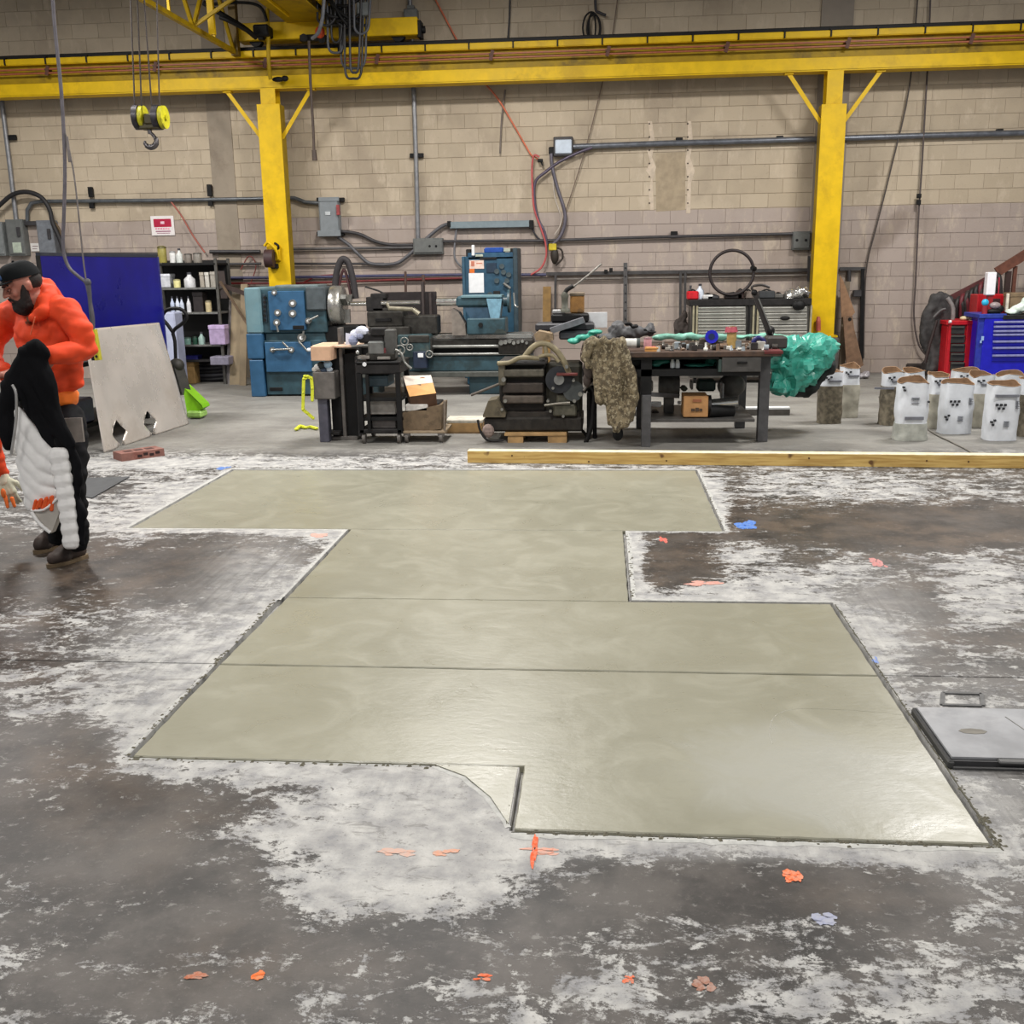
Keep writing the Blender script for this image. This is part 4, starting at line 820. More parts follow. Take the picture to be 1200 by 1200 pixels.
# ---------------- blue screen panel and bench behind the man
SX = -5.16; sy0 = 9.35; sy1 = 11.85
for _ in range(1):
    bp = thing('steel_screen', 'large glossy dark-blue sheet steel screen standing behind the leaning metal sheet', 'screen', (SX - .02, 10.6, 0))
    y0_ = None
b = MB(); p0, p1 = P(47, 299, 9.5), P(184, 301, 11.7)
b.add([(p0.x, p0.y, .82), (p1.x, p1.y, .82), (p1.x, p1.y, p1.z), (p0.x, p0.y, p0.z), (p0.x - .03, p0.y + .03, .82), (p1.x - .03, p1.y + .03, .82), (p1.x - .03, p1.y + .03, p1.z), (p0.x - .03, p0.y + .03, p0.z)], [(0, 1, 2, 3), (7, 6, 5, 4), (0, 4, 5, 1), (1, 5, 6, 2), (2, 6, 7, 3), (3, 7, 4, 0)])
b.build('sheet', M((12, 10, 112), .3, var=.12, sc=2.5, bump=.02, dirt=(20, 18, 122)), bp)
b = MB(); b.bar(p0 + Vector((-.02, 0, .01)), p1 + Vector((-.02, 0, .01)), .05, .03); b.build('top_rail', M((36, 40, 52), .5), bp)
for q, mt_ in ((p0, DARK2), (p1, M((30, 34, 110), .45))):
    b = MB(); b.box(q.x - .05, q.x, q.y - .0, q.y + .05, 0, q.z, .004); b.build('post', mt_, bp)
wx = p0.x; 
bn = thing('steel_bench', 'dark low steel bench with clutter below the blue panel, behind the man', 'bench', (-5.5, 10.3, 0))
b = MB(); b.box(-5.85, -5.27, 9.7, 11.6, .74, .79, .006); b.build('bench_top', DARK2, bn)
for a, c in ((-5.8, 9.75), (-5.32, 9.75), (-5.8, 11.55), (-5.32, 11.55)):
    b = MB(); b.box(a - .03, a + .03, c - .03, c + .03, 0, .74); b.build('leg', DARK, bn)
b = MB(); b.box(-5.85, -5.27, 9.8, 11.5, .12, .16, .004); b.build('bench_shelf', DARK, bn)
tag(MB().box(-5.6, -5.3, 9.9, 10.3, .16, .42, .02).build('storage_bin', M((70, 72, 96), .4)), 'dark grey storage bin on the bench shelf behind the man', 'bin')
# leaning sheet metal plate with two diamond cut-outs
def sheet():
    bl = F(122, 531); br = F(221, 497); tl = P(97, 386, 9.35); tr_ = P(186, 378, 11.25)
    tl = Vector((tl.x, tl.y, tl.z))
    th_ = Vector((-.006, .002, 0))
    def at(u, v): return (bl * (1 - u) + br * u) * (1 - v) + (tl * (1 - u) + tr_ * u) * v
    nn = ((br - bl).cross(tl - bl)).normalized()
    N, Mv = 34, 26; vs = []; fs = []
    dia = [(.20, .12, .08, .11), (.56, .125, .075, .11)]
    def bulge(u, v):
        r = .02 * math.exp(-((u - .93) / .08) ** 2) * (.4 + v * .3)
        r += .018 * math.exp(-((u - .08) / .05) ** 2) * (1 - v)
        for a, c, ru, rv in dia: r -= .03 * math.exp(-(((u - a) / .09) ** 2 + ((v - c) / .14) ** 2)) 
        return r + .006 * mn.noise(Vector((u * 3, v * 3, 1)))
    N, Mv = 60, 48
    idx = {}
    def inside(u, v): return any(abs(u - a) / ru + abs(v - c) / rv < 1 for a, c, ru, rv in dia)
    for j in range(Mv + 1):
        for i_ in range(N + 1):
            u, v = i_ / N, j / Mv; uu, vv_ = u, v
            for a, c, ru, rv in dia:    # snap near-edge vertices on to the diamond outline
                e = abs(u - a) / ru + abs(v - c) / rv
                if .8 < e < 1.32: uu, vv_ = a + (u - a) / e, c + (v - c) / e
            q = at(uu, vv_) + nn * bulge(uu, vv_); q.z = max(q.z, .004); idx[i_, j] = len(vs); vs.append(q)
    for j in range(Mv):
        for i_ in range(N):
            if inside((i_ + .5) / N, (j + .5) / Mv): continue
            fs.append((idx[i_, j], idx[i_ + 1, j], idx[i_ + 1, j + 1], idx[i_, j + 1]))
    n0 = len(vs); vs2 = [v - nn * .004 for v in vs]; edge = {}
    for f_ in fs:
        for k in range(4):
            e = (f_[k], f_[(k + 1) % 4]); edge[e] = 1
    sides = [(b_, a_, a_ + n0, b_ + n0) for (a_, b_) in edge if (b_, a_) not in edge]
    m_ = MB(); m_.add(vs + vs2, fs + [tuple(i_ + n0 for i_ in f_[::-1]) for f_ in fs] + sides, True)
    return m_.build('metal_sheet', M((212, 204, 196), .28, .4, var=.05, sc=3, bump=.04, dirt=(200, 190, 180)))
tag(sheet(), 'bright bent sheet of metal with two diamond cut-outs leaning on the blue panel', 'sheet metal')
# brick
br = thing('brick_block', 'reddish brick block lying alone on the floor before the metal sheet', 'brick', F(167, 535))
u0, u1 = F(143, 541), F(193, 534); ud = (u1 - u0); un = ud.normalized(); ub = Vector((-un.y, un.x, 0))
b = MB(); c_ = (u0 + u1) / 2 + ub * .1 + Vector((0, 0, .035)); b.obox(c_, ud / 2, ub * .1, Vector((0, 0, .035))); b.build('brick_body', M((136, 94, 84), .8, var=.12, dirt=(118, 70, 60)), br)
for k in range(4):
    b = MB(); q = u0 + ud * (.42 + .14 * k) + Vector((0, 0, .03 + .012 * (k % 2))); b.obox(q + Vector((0, -.001, 0)), ud * .05, ub * .004, Vector((0, 0, .012))); b.build('core_slot', M((44, 28, 26), .9), br)
for k in range(3):
    b = MB(); q = u0 + ud * (.25 + .25 * k) + ub * .1 + Vector((0, 0, .071)); b.obox(q, ud * .09, ub * .035, Vector((0, 0, .0015))); b.build('core_hole', M((70, 42, 38), .9), br)
# dark plate on the floor
tag(MB().prism([F(97, 582, .003), F(108, 584, .003), F(152, 559, .003), F(97, 561, .003), F(60, 562, .003), F(60, 582, .003)], (0, 0, .006)).build('floor_plate', M((64, 66, 68), .6, var=.12)), 'flat dark grey plate on the floor behind the man', 'plate')
# green wedge machine
gw = thing('pallet_jack', 'lime green wedge-shaped jack with black handle behind the metal sheet', 'jack', F(225, 488))
g0 = F(222, 491); GY = g0.y
b = MB(); b.prism([P(214, 453, GY + .25), P(220, 489, GY), P(238, 478, GY), P(236, 474, GY)], (.0, .22, 0)); b.build('jack_body', M((126, 190, 24), .4, var=.06), gw)
pb(gw, 'jack_foot', M((150, 190, 96), .5), GY, [(218, 482, 236, 490, -.03, .2)], .02)
b = MB(); b.ell(P(207, 428, GY + .3), (.09, .09, .08)); b.bar(P(206, 428, GY + .3), P(216, 462, GY + .25), .14, .1); b.build('pump_unit', M((40, 38, 32), .6, var=.3), gw)
pt(gw, 'jack_handle', BLK, [(206, 425), (205, 400), (203, 388), (215, 378), (219, 370), (211, 362), (196, 363), (190, 372), (196, 380), (203, 390)], GY + .35, .022, 3)
# ---------------- shelving unit left of the lathe
SY = 15.05; sh = thing('shelf_unit', 'black steel shelving unit crammed with cans and jars between blue panel and lathe', 'shelf', P(228, 445, SY))
sxa, sxb = P(178, 380, SY).x, P(258, 380, SY).x
lev = [308.5, 337, 366, 404, 422]
for k, l in enumerate(lev):
    z_ = P(228, l, SY).z; b = MB(); b.box(sxa, sxb, SY, SY + .55, z_ - .03, z_, .004); b.build('shelf_board', (DARK, STEEL, STEEL, STEEL, DARK2)[k], sh)
for a in (sxa, sxb):
    for yy in (SY, SY + .52):
        b = MB(); b.box(a - .02, a + .02, yy, yy + .03, 0, P(228, 303, SY).z); b.build('upright', M((84, 82, 78), .5, .3), sh)
b = MB(); b.box(sxa, sxb, SY + .53, SY + .55, .1, P(228, 305, SY).z); b.build('back_sheet', M((20, 18, 18), .7), sh)
b = MB(); b.bar(P(258, 330, SY - .02), P(290, 380, SY - .1), .03, .03); b.build('brace_bar', WOODD, sh)
def can(px, ytop, ybot, w, col, name, label, cat, g=None, y=SY + .1, rough=.4, kind='can', metal=0):
    t_ = thing(name, label, cat, P(px, ybot, y), g); q = P(px, ybot, y); h = P(px, ytop, y).z - q.z; r = w / 2 * y / FPX
    b = MB()
    if kind == 'can':
        b.lathe(q, (0, 0, 1), [(0, r * .96), (.01, r), (h * .82, r), (h * .84, r * .97)], 16); b.build('body', M(col, rough, metal), t_)
        b = MB(); b.lathe(q + Vector((0, 0, h * .84)), (0, 0, 1), [(0, r * 1.02), (h * .1, r * 1.02), (h * .16, r * .5)], 16); b.build('lid', M(tuple(int(v * .6) for v in col), .45), t_)
    elif kind == 'bottle':
        b.lathe(q, (0, 0, 1), [(0, r * .95), (.01, r), (h * .55, r), (h * .75, r * .4), (h * .86, r * .36)], 14); b.build('body', M(col, rough, metal), t_)
        b = MB(); b.cyl(q + Vector((0, 0, h * .86)), q + Vector((0, 0, h)), r * .42, seg=10); b.build('cap', M((60, 60, 66), .5), t_)
    elif kind == 'box':
        b.box(q.x - r, q.x + r, y, y + .2, q.z, q.z + h * .8, .008); b.build('body', M(col, rough, metal), t_)
        b = MB(); b.box(q.x - r * 1.05, q.x + r * 1.05, y - .006, y + .206, q.z + h * .78, q.z + h, .006); b.build('lid', M(tuple(min(255, int(v * 1.12)) for v in col), rough), t_)
    return t_
SH = [(191, 288, 308, 10, (150, 140, 70), 'paint_can', 'olive yellow can with dark top on the top shelf', 'can', 'can'),
      (203, 294, 308, 7, (222, 222, 220), 'spray_can', 'white can on the top shelf, right of the olive can', 'can', 'can'),
      (211, 291, 308, 8, (206, 210, 206), 'spray_bottle', 'pale bottle with tall cap in the middle of the top shelf', 'bottle', 'bottle'),
      (221, 297, 308, 9, (120, 112, 104), 'tin', 'grey brown tin at the top shelf right half', 'tin', 'can'),
      (232, 296, 308, 10, (132, 126, 118), 'tin', 'grey tin at the right end of the top shelf', 'tin', 'can'),
      (193, 321, 337, 14, (196, 198, 204), 'tool_case', 'pale tool case on the second shelf beside the blue panel', 'case', 'box'),
      (208, 327, 337, 8, (222, 214, 150), 'plastic_tub', 'small white and yellow tub on the second shelf', 'tub', 'can'),
      (223, 319, 337, 13, (204, 204, 206), 'wide_jar', 'wide white jar in the middle of the second shelf', 'jar', 'bottle'),
      (237, 319, 337, 5, (160, 152, 140), 'binder', 'tan upright carton on the second shelf', 'carton', 'box'),
      (243, 319, 337, 5, (190, 186, 178), 'binder', 'pale upright carton, middle of three on the second shelf', 'carton', 'box'),
      (250, 318, 337, 6, (172, 166, 156), 'binder', 'grey upright carton at the right end of the second shelf', 'carton', 'box'),
      (203, 347, 366, 5, (186, 196, 220), 'spray_can', 'bluish white spray can, leftmost on the third shelf', 'can', 'bottle'),
      (209, 347, 366, 5, (212, 218, 232), 'spray_can', 'white spray can, second on the third shelf', 'can', 'bottle'),
      (214, 348, 366, 5, (196, 204, 220), 'spray_can', 'bluish white spray can, third on the third shelf', 'can', 'bottle'),
      (222, 347, 366, 5, (214, 214, 218), 'spray_can', 'white spray can standing apart on the third shelf', 'can', 'bottle'),
      (233, 342, 366, 12, (44, 38, 38), 'dark_carton', 'dark carton on the third shelf', 'carton', 'box'),
      (245, 352, 366, 7, (196, 180, 140), 'plastic_tub', 'beige tub at the right of the third shelf', 'tub', 'can'),
      (220, 395, 404, 9, (112, 150, 138), 'glass_jar', 'greenish jar at the left of the fourth shelf', 'jar', 'can'),
      (229, 394, 404, 6, (30, 74, 56), 'glass_jar', 'dark green jar on the fourth shelf', 'jar', 'can'),
      (237, 389, 404, 8, (150, 176, 168), 'glass_jar', 'pale green jar with white top on the fourth shelf', 'jar', 'bottle'),
      (222, 421, 426, 20, (26, 28, 90), 'blue_tray', 'blue tray at the left of the lowest shelf', 'tray', 'box')]
for a, t0, t1, w_, col, nm, lb, ct, kd in SH:
    if nm == 'blue_tray': t0, t1 = 417, 422
    can(a, t0, t1, w_, col, nm, lb, ct, 'containers on the shelving unit', kind=kd)
can(255, 381, 404, 19, (172, 152, 186), 'lilac_bin', 'lilac plastic bin at the right end of the fourth shelf', 'bin', kind='box', y=SY - .05)
can(262, 382, 404, 8, (172, 152, 186), 'lilac_bin', 'narrow lilac bin', 'bin', kind='box', y=SY + .3) if False else None
b = MB(); b.box(P(190, 400, 14.6).x, P(207, 400, 14.6).x, 14.6, 14.9, 0, P(198, 366, 14.6).z, .02); tag(b.build('white_locker', M((176, 182, 206), .4, var=.05)), 'tall pale blue-white locker in front of the shelf, right of the blue panel', 'locker')
can(224, 424, 450, 11, (150, 120, 76), 'brown_carton', 'brown carton standing on the floor under the shelf', 'carton', kind='box', y=F(224, 450).y)
cr_ = thing('cable_pile', 'dark coiled hose pile on the floor below the shelf', 'coil', F(250, 449)); 
for k in range(5):
    b = MB(); q = F(249, 447) + Vector((0, .12, .04 + k * .06)); b.tube([q + Vector((.33 * math.cos(a * .785) * (1 - k * .04), .16 * math.sin(a * .785), .01 * math.sin(a * 2))) for a in range(8)], .035, 8, 3, True); b.build('coil_turn', M((52, 52, 58), .5) if k % 2 else M((30, 30, 34), .5), cr_)
b = MB(); b.pbox(246, 418, 268, 428, 14.9, .3, .01); tag(b.build('grey_case', M((128, 124, 140), .45)), 'grey case lying at the lower right of the shelf', 'case')
# boards leaning between shelf and lathe
for k, (a, t0, t1, w_, mt_, lb) in enumerate(((270, 352, 442, 4, M((166, 160, 160), .5), 'narrow pale grey board leaning on the wall right of the shelf'), (278, 345, 446, 13, M((140, 124, 98), .7, var=.1, sc=4), 'wide dusty plywood board leaning on the wall left of the lathe'), (287, 333, 446, 8, M((128, 112, 88), .7, var=.1, sc=4), 'brown board leaning on the wall close to the lathe end'))):
    y_ = 15.35 - k * .12; b = MB(); x_ = P(a, 400, y_).x; hw = w_ / 2 * y_ / FPX; b.hexa([(x_ - hw, y_ - .25, 0), (x_ + hw, y_ - .25, 0), (x_ + hw, y_ - .22, 0), (x_ - hw, y_ - .22, 0), (x_ - hw, y_ + .15, P(a, t0, y_).z), (x_ + hw, y_ + .15, P(a, t0, y_).z), (x_ + hw, y_ + .18, P(a, t0, y_).z), (x_ - hw, y_ + .18, P(a, t0, y_).z)])
    tag(b.build('board', mt_), lb, 'board', 'boards leaning beside the lathe')
b = MB(); b.bar(P(262, 335, 15.3), P(300, 348, 15.2), .06, .06); b.bar(P(258, 318, 15.35), P(262, 350, 15.3), .1, .08); tag(b.build('steel_bar', M((64, 50, 46), .6)), 'rusty steel bar poking from the shelf top towards the lathe', 'bar')
for k, (a, t0, t1, w_, col) in enumerate(((262, 312, 330, 9, (92, 84, 80)), (262, 330, 358, 12, (78, 66, 62)))):
    pass
# ============================================================ FRONT ROW OF SHOP FURNITURE
ST2 = M((86, 86, 88), .5, .3, var=.12); STG = M((104, 100, 96), .5, .2, var=.12)
# grey steel stand
gy = F(378, 519).y
gs = thing('steel_stand', 'grey steel box stand on a square post, left of the tall black plates', 'stand', F(378, 519))
pb(gs, 'box_top', STG, gy, [(367, 436, 392, 468, 0, .35)], .008); b = MB(); b.box(P(372, 490, gy).x, P(383, 490, gy).x, gy + .04, gy + .16, 0, P(378, 468, gy).z, .004); b.build('post', M((84, 84, 96), .5, .3), gs)
pb(gs, 'cross_plate', DARK2, gy, [(384, 506, 398, 510, .1, .2)]); b = MB(); b.box(P(383, 490, gy).x, P(390, 490, gy).x, gy + .2, gy + .3, 0, P(378, 468, gy).z, .004); b.build('rear_post', STG, gs)
t_ = thing('cardboard_piece', 'flat tan cardboard box lying on the grey steel stand', 'cardboard', P(376, 424, gy)); pb(t_, 'carton', TAN, gy, [(364, 406, 387, 423, -.05, .5)], .006); pb(t_, 'carton_flap', M((222, 190, 164), .6), gy, [(366, 404.5, 416, 407.5, .1, .4)], .004)
t_ = thing('crumpled_bag', 'small bundle of white and blue rags stuffed under the tan cardboard', 'rags', P(378, 436, gy))
for a, c, r_, col in ((372, 430, .035, (220, 220, 218)), (377, 428, .045, (30, 40, 44)), (384, 427, .045, (150, 176, 196)), (386, 433, .035, (170, 180, 190)), (369, 433, .03, (210, 206, 198)), (380, 434, .04, (36, 50, 70))):
    b = MB(); b.ell(P(a, c, gy + .05), (r_, r_, r_ * .85), seg=9, rings=6); b.build('rag', M(col, .7), t_, smooth=False)
ys_ = thing('lifting_strap', 'bright yellow-green lifting strap draped beside the grey steel stand', 'strap', F(354, 503))
YG = M((208, 214, 50), .55, var=.1)
for pts_ in ([(357, 441), (360, 441), (365, 443), (366, 455), (366, 469)], [(361, 441), (356, 444), (355.5, 460), (355, 480), (360, 484), (367, 490)]):
    b = MB(); q = [P(a, c, gy - .02) for a, c in pts_]
    for k in range(len(q) - 1): b.bar(q[k], q[k + 1], .03, .012, up=(0, 1, 0))
    for v in q: b.ell(v, (.016, .014, .016), seg=8, rings=6)
    b.build('webbing', YG, ys_)
b = MB(); q = [F(a, c, .02) for a, c in ((347, 503), (352, 499), (358, 501), (364, 500), (371, 502))]
for k in range(4): b.bar(q[k], q[k + 1], .035, .02)
for v in q: b.ell(v, (.022, .022, .014), seg=8, rings=6)
b.build('strap_end', YG, ys_)
# tall black plates
ty = F(402, 516).y + .05
tp = thing('plate_rack', 'rack of tall upright black steel plates with one pale edge', 'rack', F(402, 516))
zt_ = P(400, 409, ty).z
for a, c, mt_, dy, top in ((388, 400, DARK, .0, 409), (400.5, 404.5, M((112, 108, 104), .4, .4), -.02, 384), (405, 418, DARK, .02, 415), (392, 415, DARK2, .2, 411), (418, 421, M((56, 54, 54), .5), .0, 418)):
    b = MB(); b.box(P(a, 470, ty).x, P(c, 470, ty).x, ty + dy, ty + dy + .12, .03, P(402, top, ty).z, .004); b.build('plate', mt_, tp)
b = MB(); b.box(P(388, 515, ty).x, P(420, 515, ty).x, ty - .03, ty + .4, 0, .035, .004); b.build('rack_base', STG, tp)
# black cart
cy_ = F(460, 521).y + .04; cx0, cx1 = P(419, 470, cy_).x, P(470, 470, cy_).x
ct = thing('tool_cart', 'black three-shelf tool cart on casters below the vise', 'cart', F(445, 521))
ztp = P(445, 424, cy_).z
b = MB(); b.box(cx0, cx1, cy_, cy_ + .5, ztp - .12, ztp - .02, .01); b.build('top_drawer', DARK2, ct)
b = MB(); b.box(cx0 - .005, cx1 + .005, cy_ - .01, cy_ + .51, ztp - .02, ztp, .004); b.build('cart_top', DARK, ct)
pcyl(ct, 'drawer_lock', WHITE, 427, 427, cy_ - .015, .02, .02)
for a in (cx0, cx1 - .05):
    for yy in (cy_, cy_ + .45):
        b = MB(); b.box(a, a + .05, yy, yy + .05, .1, ztp - .1, .004); b.build('upright', DARK, ct)
b = MB(); b.box(cx0 + .09, cx0 + .12, cy_ - .01, cy_ + .02, .12, ztp - .12); b.build('front_bar', DARK, ct)
for z_ in (P(445, 467, cy_).z, P(445, 490, cy_).z):
    b = MB(); b.box(cx0, cx1, cy_ + .02, cy_ + .5, z_ - .03, z_, .003); b.build('shelf', DARK, ct)
b = MB(); b.box(cx0, cx1, cy_, cy_ + .5, .1, P(445, 503, cy_).z, .01); b.build('lower_drawer', DARK2, ct)
for a in (cx0 + .04, cx1 - .04):
    for yy in (cy_ + .04, cy_ + .46):
        b = MB(); b.cyl((a - .015, yy, .05), (a + .015, yy, .05), .05, seg=16); b.box(a - .012, a + .012, yy - .02, yy + .02, .05, .105); b.build('caster', STG, ct)
def sbox(name, x0, y0, x1, y1, y, dp, mat, label, cat, g=None, bv=.008):
    t_ = thing(name, label, cat, P((x0 + x1) / 2, y1, y), g); b = MB(); b.pbox(x0, y0, x1, y1, y, dp, bv); b.build('body', mat, t_)
    b = MB(); b.pbox(x0 + .5, y0 - .8, x1 - .5, y0 + (y1 - y0) * .22, y - .006, dp + .012, bv * .6); b.build('lid', mat, t_); return t_
sbox('parts_case', 428, 441, 455, 453, cy_ + .1, .3, M((46, 66, 76), .5), 'dark teal case on the upper shelf of the black cart', 'case')
sbox('grey_box', 429, 468, 463, 486, cy_ + .1, .3, M((148, 144, 138), .6), 'grey flat-sided box on the middle shelf of the black cart', 'box')
sbox('steel_block', 436, 490, 464, 502, cy_ + .06, .3, M((92, 88, 86), .5, .3), 'dull steel block on the lower shelf of the black cart', 'block')
# vise / small press on the cart
vs_ = thing('bench_vise', 'grimy grey bench vise and press standing on the black cart', 'vise', P(450, 424, cy_ + .1)); vy = cy_ + .12
pb(vs_, 'vise_column', M((84, 84, 82), .5, .3), vy, [(450, 386, 463, 421, 0, .12)], .012); pb(vs_, 'vise_jaw', M((118, 120, 118), .4, .4), vy, [(431, 400, 449, 416, -.05, .16)], .014)
pb(vs_, 'vise_base', IRON, vy, [(428, 414, 462, 423, -.04, .22)], .012); pb(vs_, 'vise_slide', DARK2, vy, [(420, 391, 450, 402, .02, .1), (434, 384, 452, 394, .0, .14)], .012)
pt(vs_, 'vise_handle', STEEL, [(412, 406), (424, 405), (436, 405)], vy - .03, .012, 1); b = MB(); b.ell(P(419, 413, vy - .08), .02, seg=10, rings=6); b.build('handle_ball', CHR, vs_)
pt(vs_, 'press_lever', STEEL, [(463, 410), (470, 414), (474, 425), (482, 432)], vy, .015, 3)
pb(vs_, 'jaw_pad', M((120, 54, 58), .6), vy, [(448, 408, 452, 420, -.02, .1)], .006); pb(vs_, 'chip_tray', M((150, 146, 140), .4, .4), vy, [(419, 417, 433, 421, -.06, .1), (442, 418, 457, 421.5, -.06, .1)], .004)
t_ = thing('white_rag', 'crumpled white and lavender cloth hanging over the top of the black plates', 'rag', P(415, 402, vy))
b = MB(); b.hexa([P(405, 404, vy + .1), P(412, 404, vy + .1), P(412, 404, vy + .25), P(405, 404, vy + .25), P(405, 390, vy + .1), P(411, 391, vy + .1), P(411, 391, vy + .25), P(405, 390, vy + .25)]); b.ell(P(424, 388, vy + .05), (.07, .05, .05), seg=9, rings=6); b.ell(P(417, 392, vy + .07), (.06, .05, .05), seg=8, rings=6); b.build('cloth', M((214, 218, 234), .7, var=.1), t_, smooth=False)
b = MB(); b.ell(P(414, 399, vy + .04), (.05, .04, .05), seg=8, rings=5); b.ell(P(422, 394, vy + .03), (.04, .04, .03), seg=8, rings=5); b.build('cloth_lavender_fold', M((150, 156, 184), .7), t_, smooth=False)  # darker lavender folds of the cloth
# dolly with boxes
dy_ = F(490, 519).y; dz0 = P(495, 508, dy_).z
dl = thing('box_dolly', 'low pale wooden dolly on casters carrying two cardboard boxes', 'dolly', F(496, 519))
b = MB(); b.box(P(470, 510, dy_).x, P(522, 510, dy_).x, dy_, dy_ + .45, dz0, dz0 + .025, .004); b.build('deck', M((150, 132, 108), .6), dl)
for a in (477, 517):
    for k in (0, .4):
        b = MB(); q = P(a, 514, dy_ + .03 + k); b.cyl((q.x - .015, q.y, .045), (q.x + .015, q.y, .045), .045, seg=14); b.box(q.x - .03, q.x + .03, q.y - .03, q.y + .03, .06, dz0); b.build('caster', STG, dl)
for a in (471, 521): pt(dl, 'corner_post', M((120, 108, 96), .6), [(a, 470 if a > 500 else 486), (a, 508)], dy_ + .02, .012, 1)
t_ = thing('brown_carton', 'worn brown carton on the wooden dolly, under the tilted box', 'box', P(494, 506, dy_ + .03))
b = MB(); b.pprism([(471, 484), (518, 474), (517, 503), (473, 507)], dy_ + .03, .36); b.build('carton', M((112, 94, 72), .75, dirt=(84, 70, 52)), t_)
pb(t_, 'torn_flap', M((200, 196, 190), .6), dy_, [(475, 474, 501, 482, .03, .3)], .008); pb(t_, 'dark_contents', DARK, dy_, [(500, 472, 515, 480, .08, .28)], .008)
t_ = thing('tilted_carton', 'tilted orange-brown carton with white printed lid, topmost on the dolly', 'box', P(493, 470, dy_ + .05))
b = MB(); A_, B_, C_, D_ = P(472, 441, dy_ + .2), P(505, 440, dy_ + .2), P(511, 461, dy_ + .02), P(480, 465, dy_ + .02); nz_ = Vector((0, .12, -.3)).normalized() * .14
b.prism([A_, B_, C_, D_], nz_); b.build('carton', M((84, 58, 40), .7), t_)
up_ = (B_ - A_).cross(D_ - A_).normalized(); up_ = -up_ if up_.y > 0 else up_
b = MB(); b.prism([v + up_ * .004 for v in (A_ + (D_ - A_) * .45, B_ + (C_ - B_) * .4, C_, D_)], -up_ * .005); b.build('lid_print', M((214, 160, 96), .55, var=.05), t_)
b = MB(); b.prism([v + up_ * .006 for v in (A_, B_, B_ + (C_ - B_) * .42, A_ + (D_ - A_) * .48)], -up_ * .005); b.build('lid_label', M((224, 210, 196), .5, var=.04), t_)
b = MB(); m_ = A_ + (B_ - A_) * .64 + (D_ - A_) * .22 + up_ * .009; b.cyl(m_, m_ - up_ * .004, .035, seg=16); b.build('lid_emblem', M((160, 112, 84), .5), t_)
# -------------------------------- grimy old machine on the pallet
my = F(630, 520).y + .1
om = thing('old_machine', 'grimy dark old machine with curved belts standing on a small wooden pallet', 'machine', F(632, 520))
zpal = P(630, 507, my).z
pb(om, 'machine_base', GRIME, my, [(567, 489, 683, 506, 0, .6)], .02); pb(om, 'base_skirt', M((40, 34, 28), .7, var=.25), my, [(574, 482, 680, 490, .03, .5)], .01)
b = MB(); b.pprism([(566, 486), (572, 470), (582, 468), (593, 484), (592, 489), (566, 489)], my - .03, .3); b.build('foot_casting', M((92, 84, 66), .65, dirt=(60, 54, 42)), om)
pb(om, 'body_block', M((30, 26, 22), .7, var=.3), my, [(585, 422, 640, 484, .08, .45)], .02)
for y0, y1, mt_, dy2 in ((424, 429, DARK, 0), (433, 442, M((84, 80, 70), .6, .2, var=.2), -.02), (449, 461, M((50, 42, 36), .65, var=.25), 0), (464, 473, M((86, 78, 70), .6, .2, var=.2), -.03)):
    pb(om, 'front_rib', mt_, my, [(589, y0, 637, y1, dy2, .2)], .012)
pb(om, 'side_bracket', M((96, 90, 76), .6, .2), my, [(584, 424, 592, 452, -.02, .25)], .01); pb(om, 'gear_housing', M((58, 56, 48), .6, .25, var=.25), my, [(640, 426, 682, 488, .05, .4)], .03)
pb(om, 'lower_casting', M((92, 90, 78), .55, .3, var=.2), my, [(648, 474, 676, 488, -.02, .3), (652, 462, 670, 476, .0, .25)], .015)
b = MB(); b.cyl(P(655, 445, my - .02), P(655, 445, my + .1), .13, seg=24); b.build('pulley', M((40, 42, 46), .5, .4), om)
b = MB(); b.cyl(P(655, 445, my - .05), P(655, 445, my - .01), .05, seg=16); b.build('pulley_hub', STEEL, om)
b = MB(); b.cyl(P(672, 458, my - .02), P(672, 458, my + .1), .1, seg=20); b.build('pulley', M((70, 74, 74), .5, .3), om)
STRP = M((134, 124, 98), .7, var=.15)
pt(om, 'belt', STRP, [(615, 418), (623, 408), (632, 403), (643, 404), (653, 412), (661, 424), (667, 438)], my, .028, 3)
pt(om, 'belt', STRP, [(583, 426), (597, 425), (607, 420), (617, 419), (632, 420)], my - .03, .022, 3); pt(om, 'belt', STRP, [(632, 418), (640, 416), (648, 417), (655, 424)], my - .03, .018, 3); pt(om, 'belt', STRP, [(638, 406), (640, 412), (639, 418)], my - .02, .02, 2)
b = MB(); b.pprism([(626, 392), (631, 388), (647, 391), (648, 399), (628, 399)], my, .2); b.build('casting_cap', M((142, 122, 96), .65, dirt=(100, 84, 62)), om)
pb(om, 'top_slab', DARK2, my, [(582, 425, 640, 428, -.04, .4)], .008)
pt(om, 'pull_bar', M((90, 82, 74), .6), [(585, 450), (570, 456), (552, 463)], my, .013, 2); pb(om, 'red_clamp', M((104, 44, 40), .6), my, [(652, 437.5, 677, 440.5, -.08, .06)], .005)
pt(om, 'black_hose', BLK, [(684, 460), (690, 452), (696, 460), (695, 480), (693, 500), (686, 520)], my - .02, .022, 4); pt(om, 'black_hose', M((110, 106, 100), .5, .3), [(684, 458), (689, 452), (697, 450), (701, 456)], my - .04, .014, 4)
for a, c in ((592, 470), (642, 470), (660, 488), (648, 455), (673, 470), (680, 462), (590, 445), (588, 480), (645, 482), (664, 430), (672, 446)):
    pcyl(om, 'bolt', STEEL, a, c, my - .05, .014 + (a % 3) * .004, .08, 10)
pt(om, 'oil_pipe', M((130, 126, 116), .4, .5), [(638, 475), (655, 473), (668, 472)], my - .04, .014, 2)
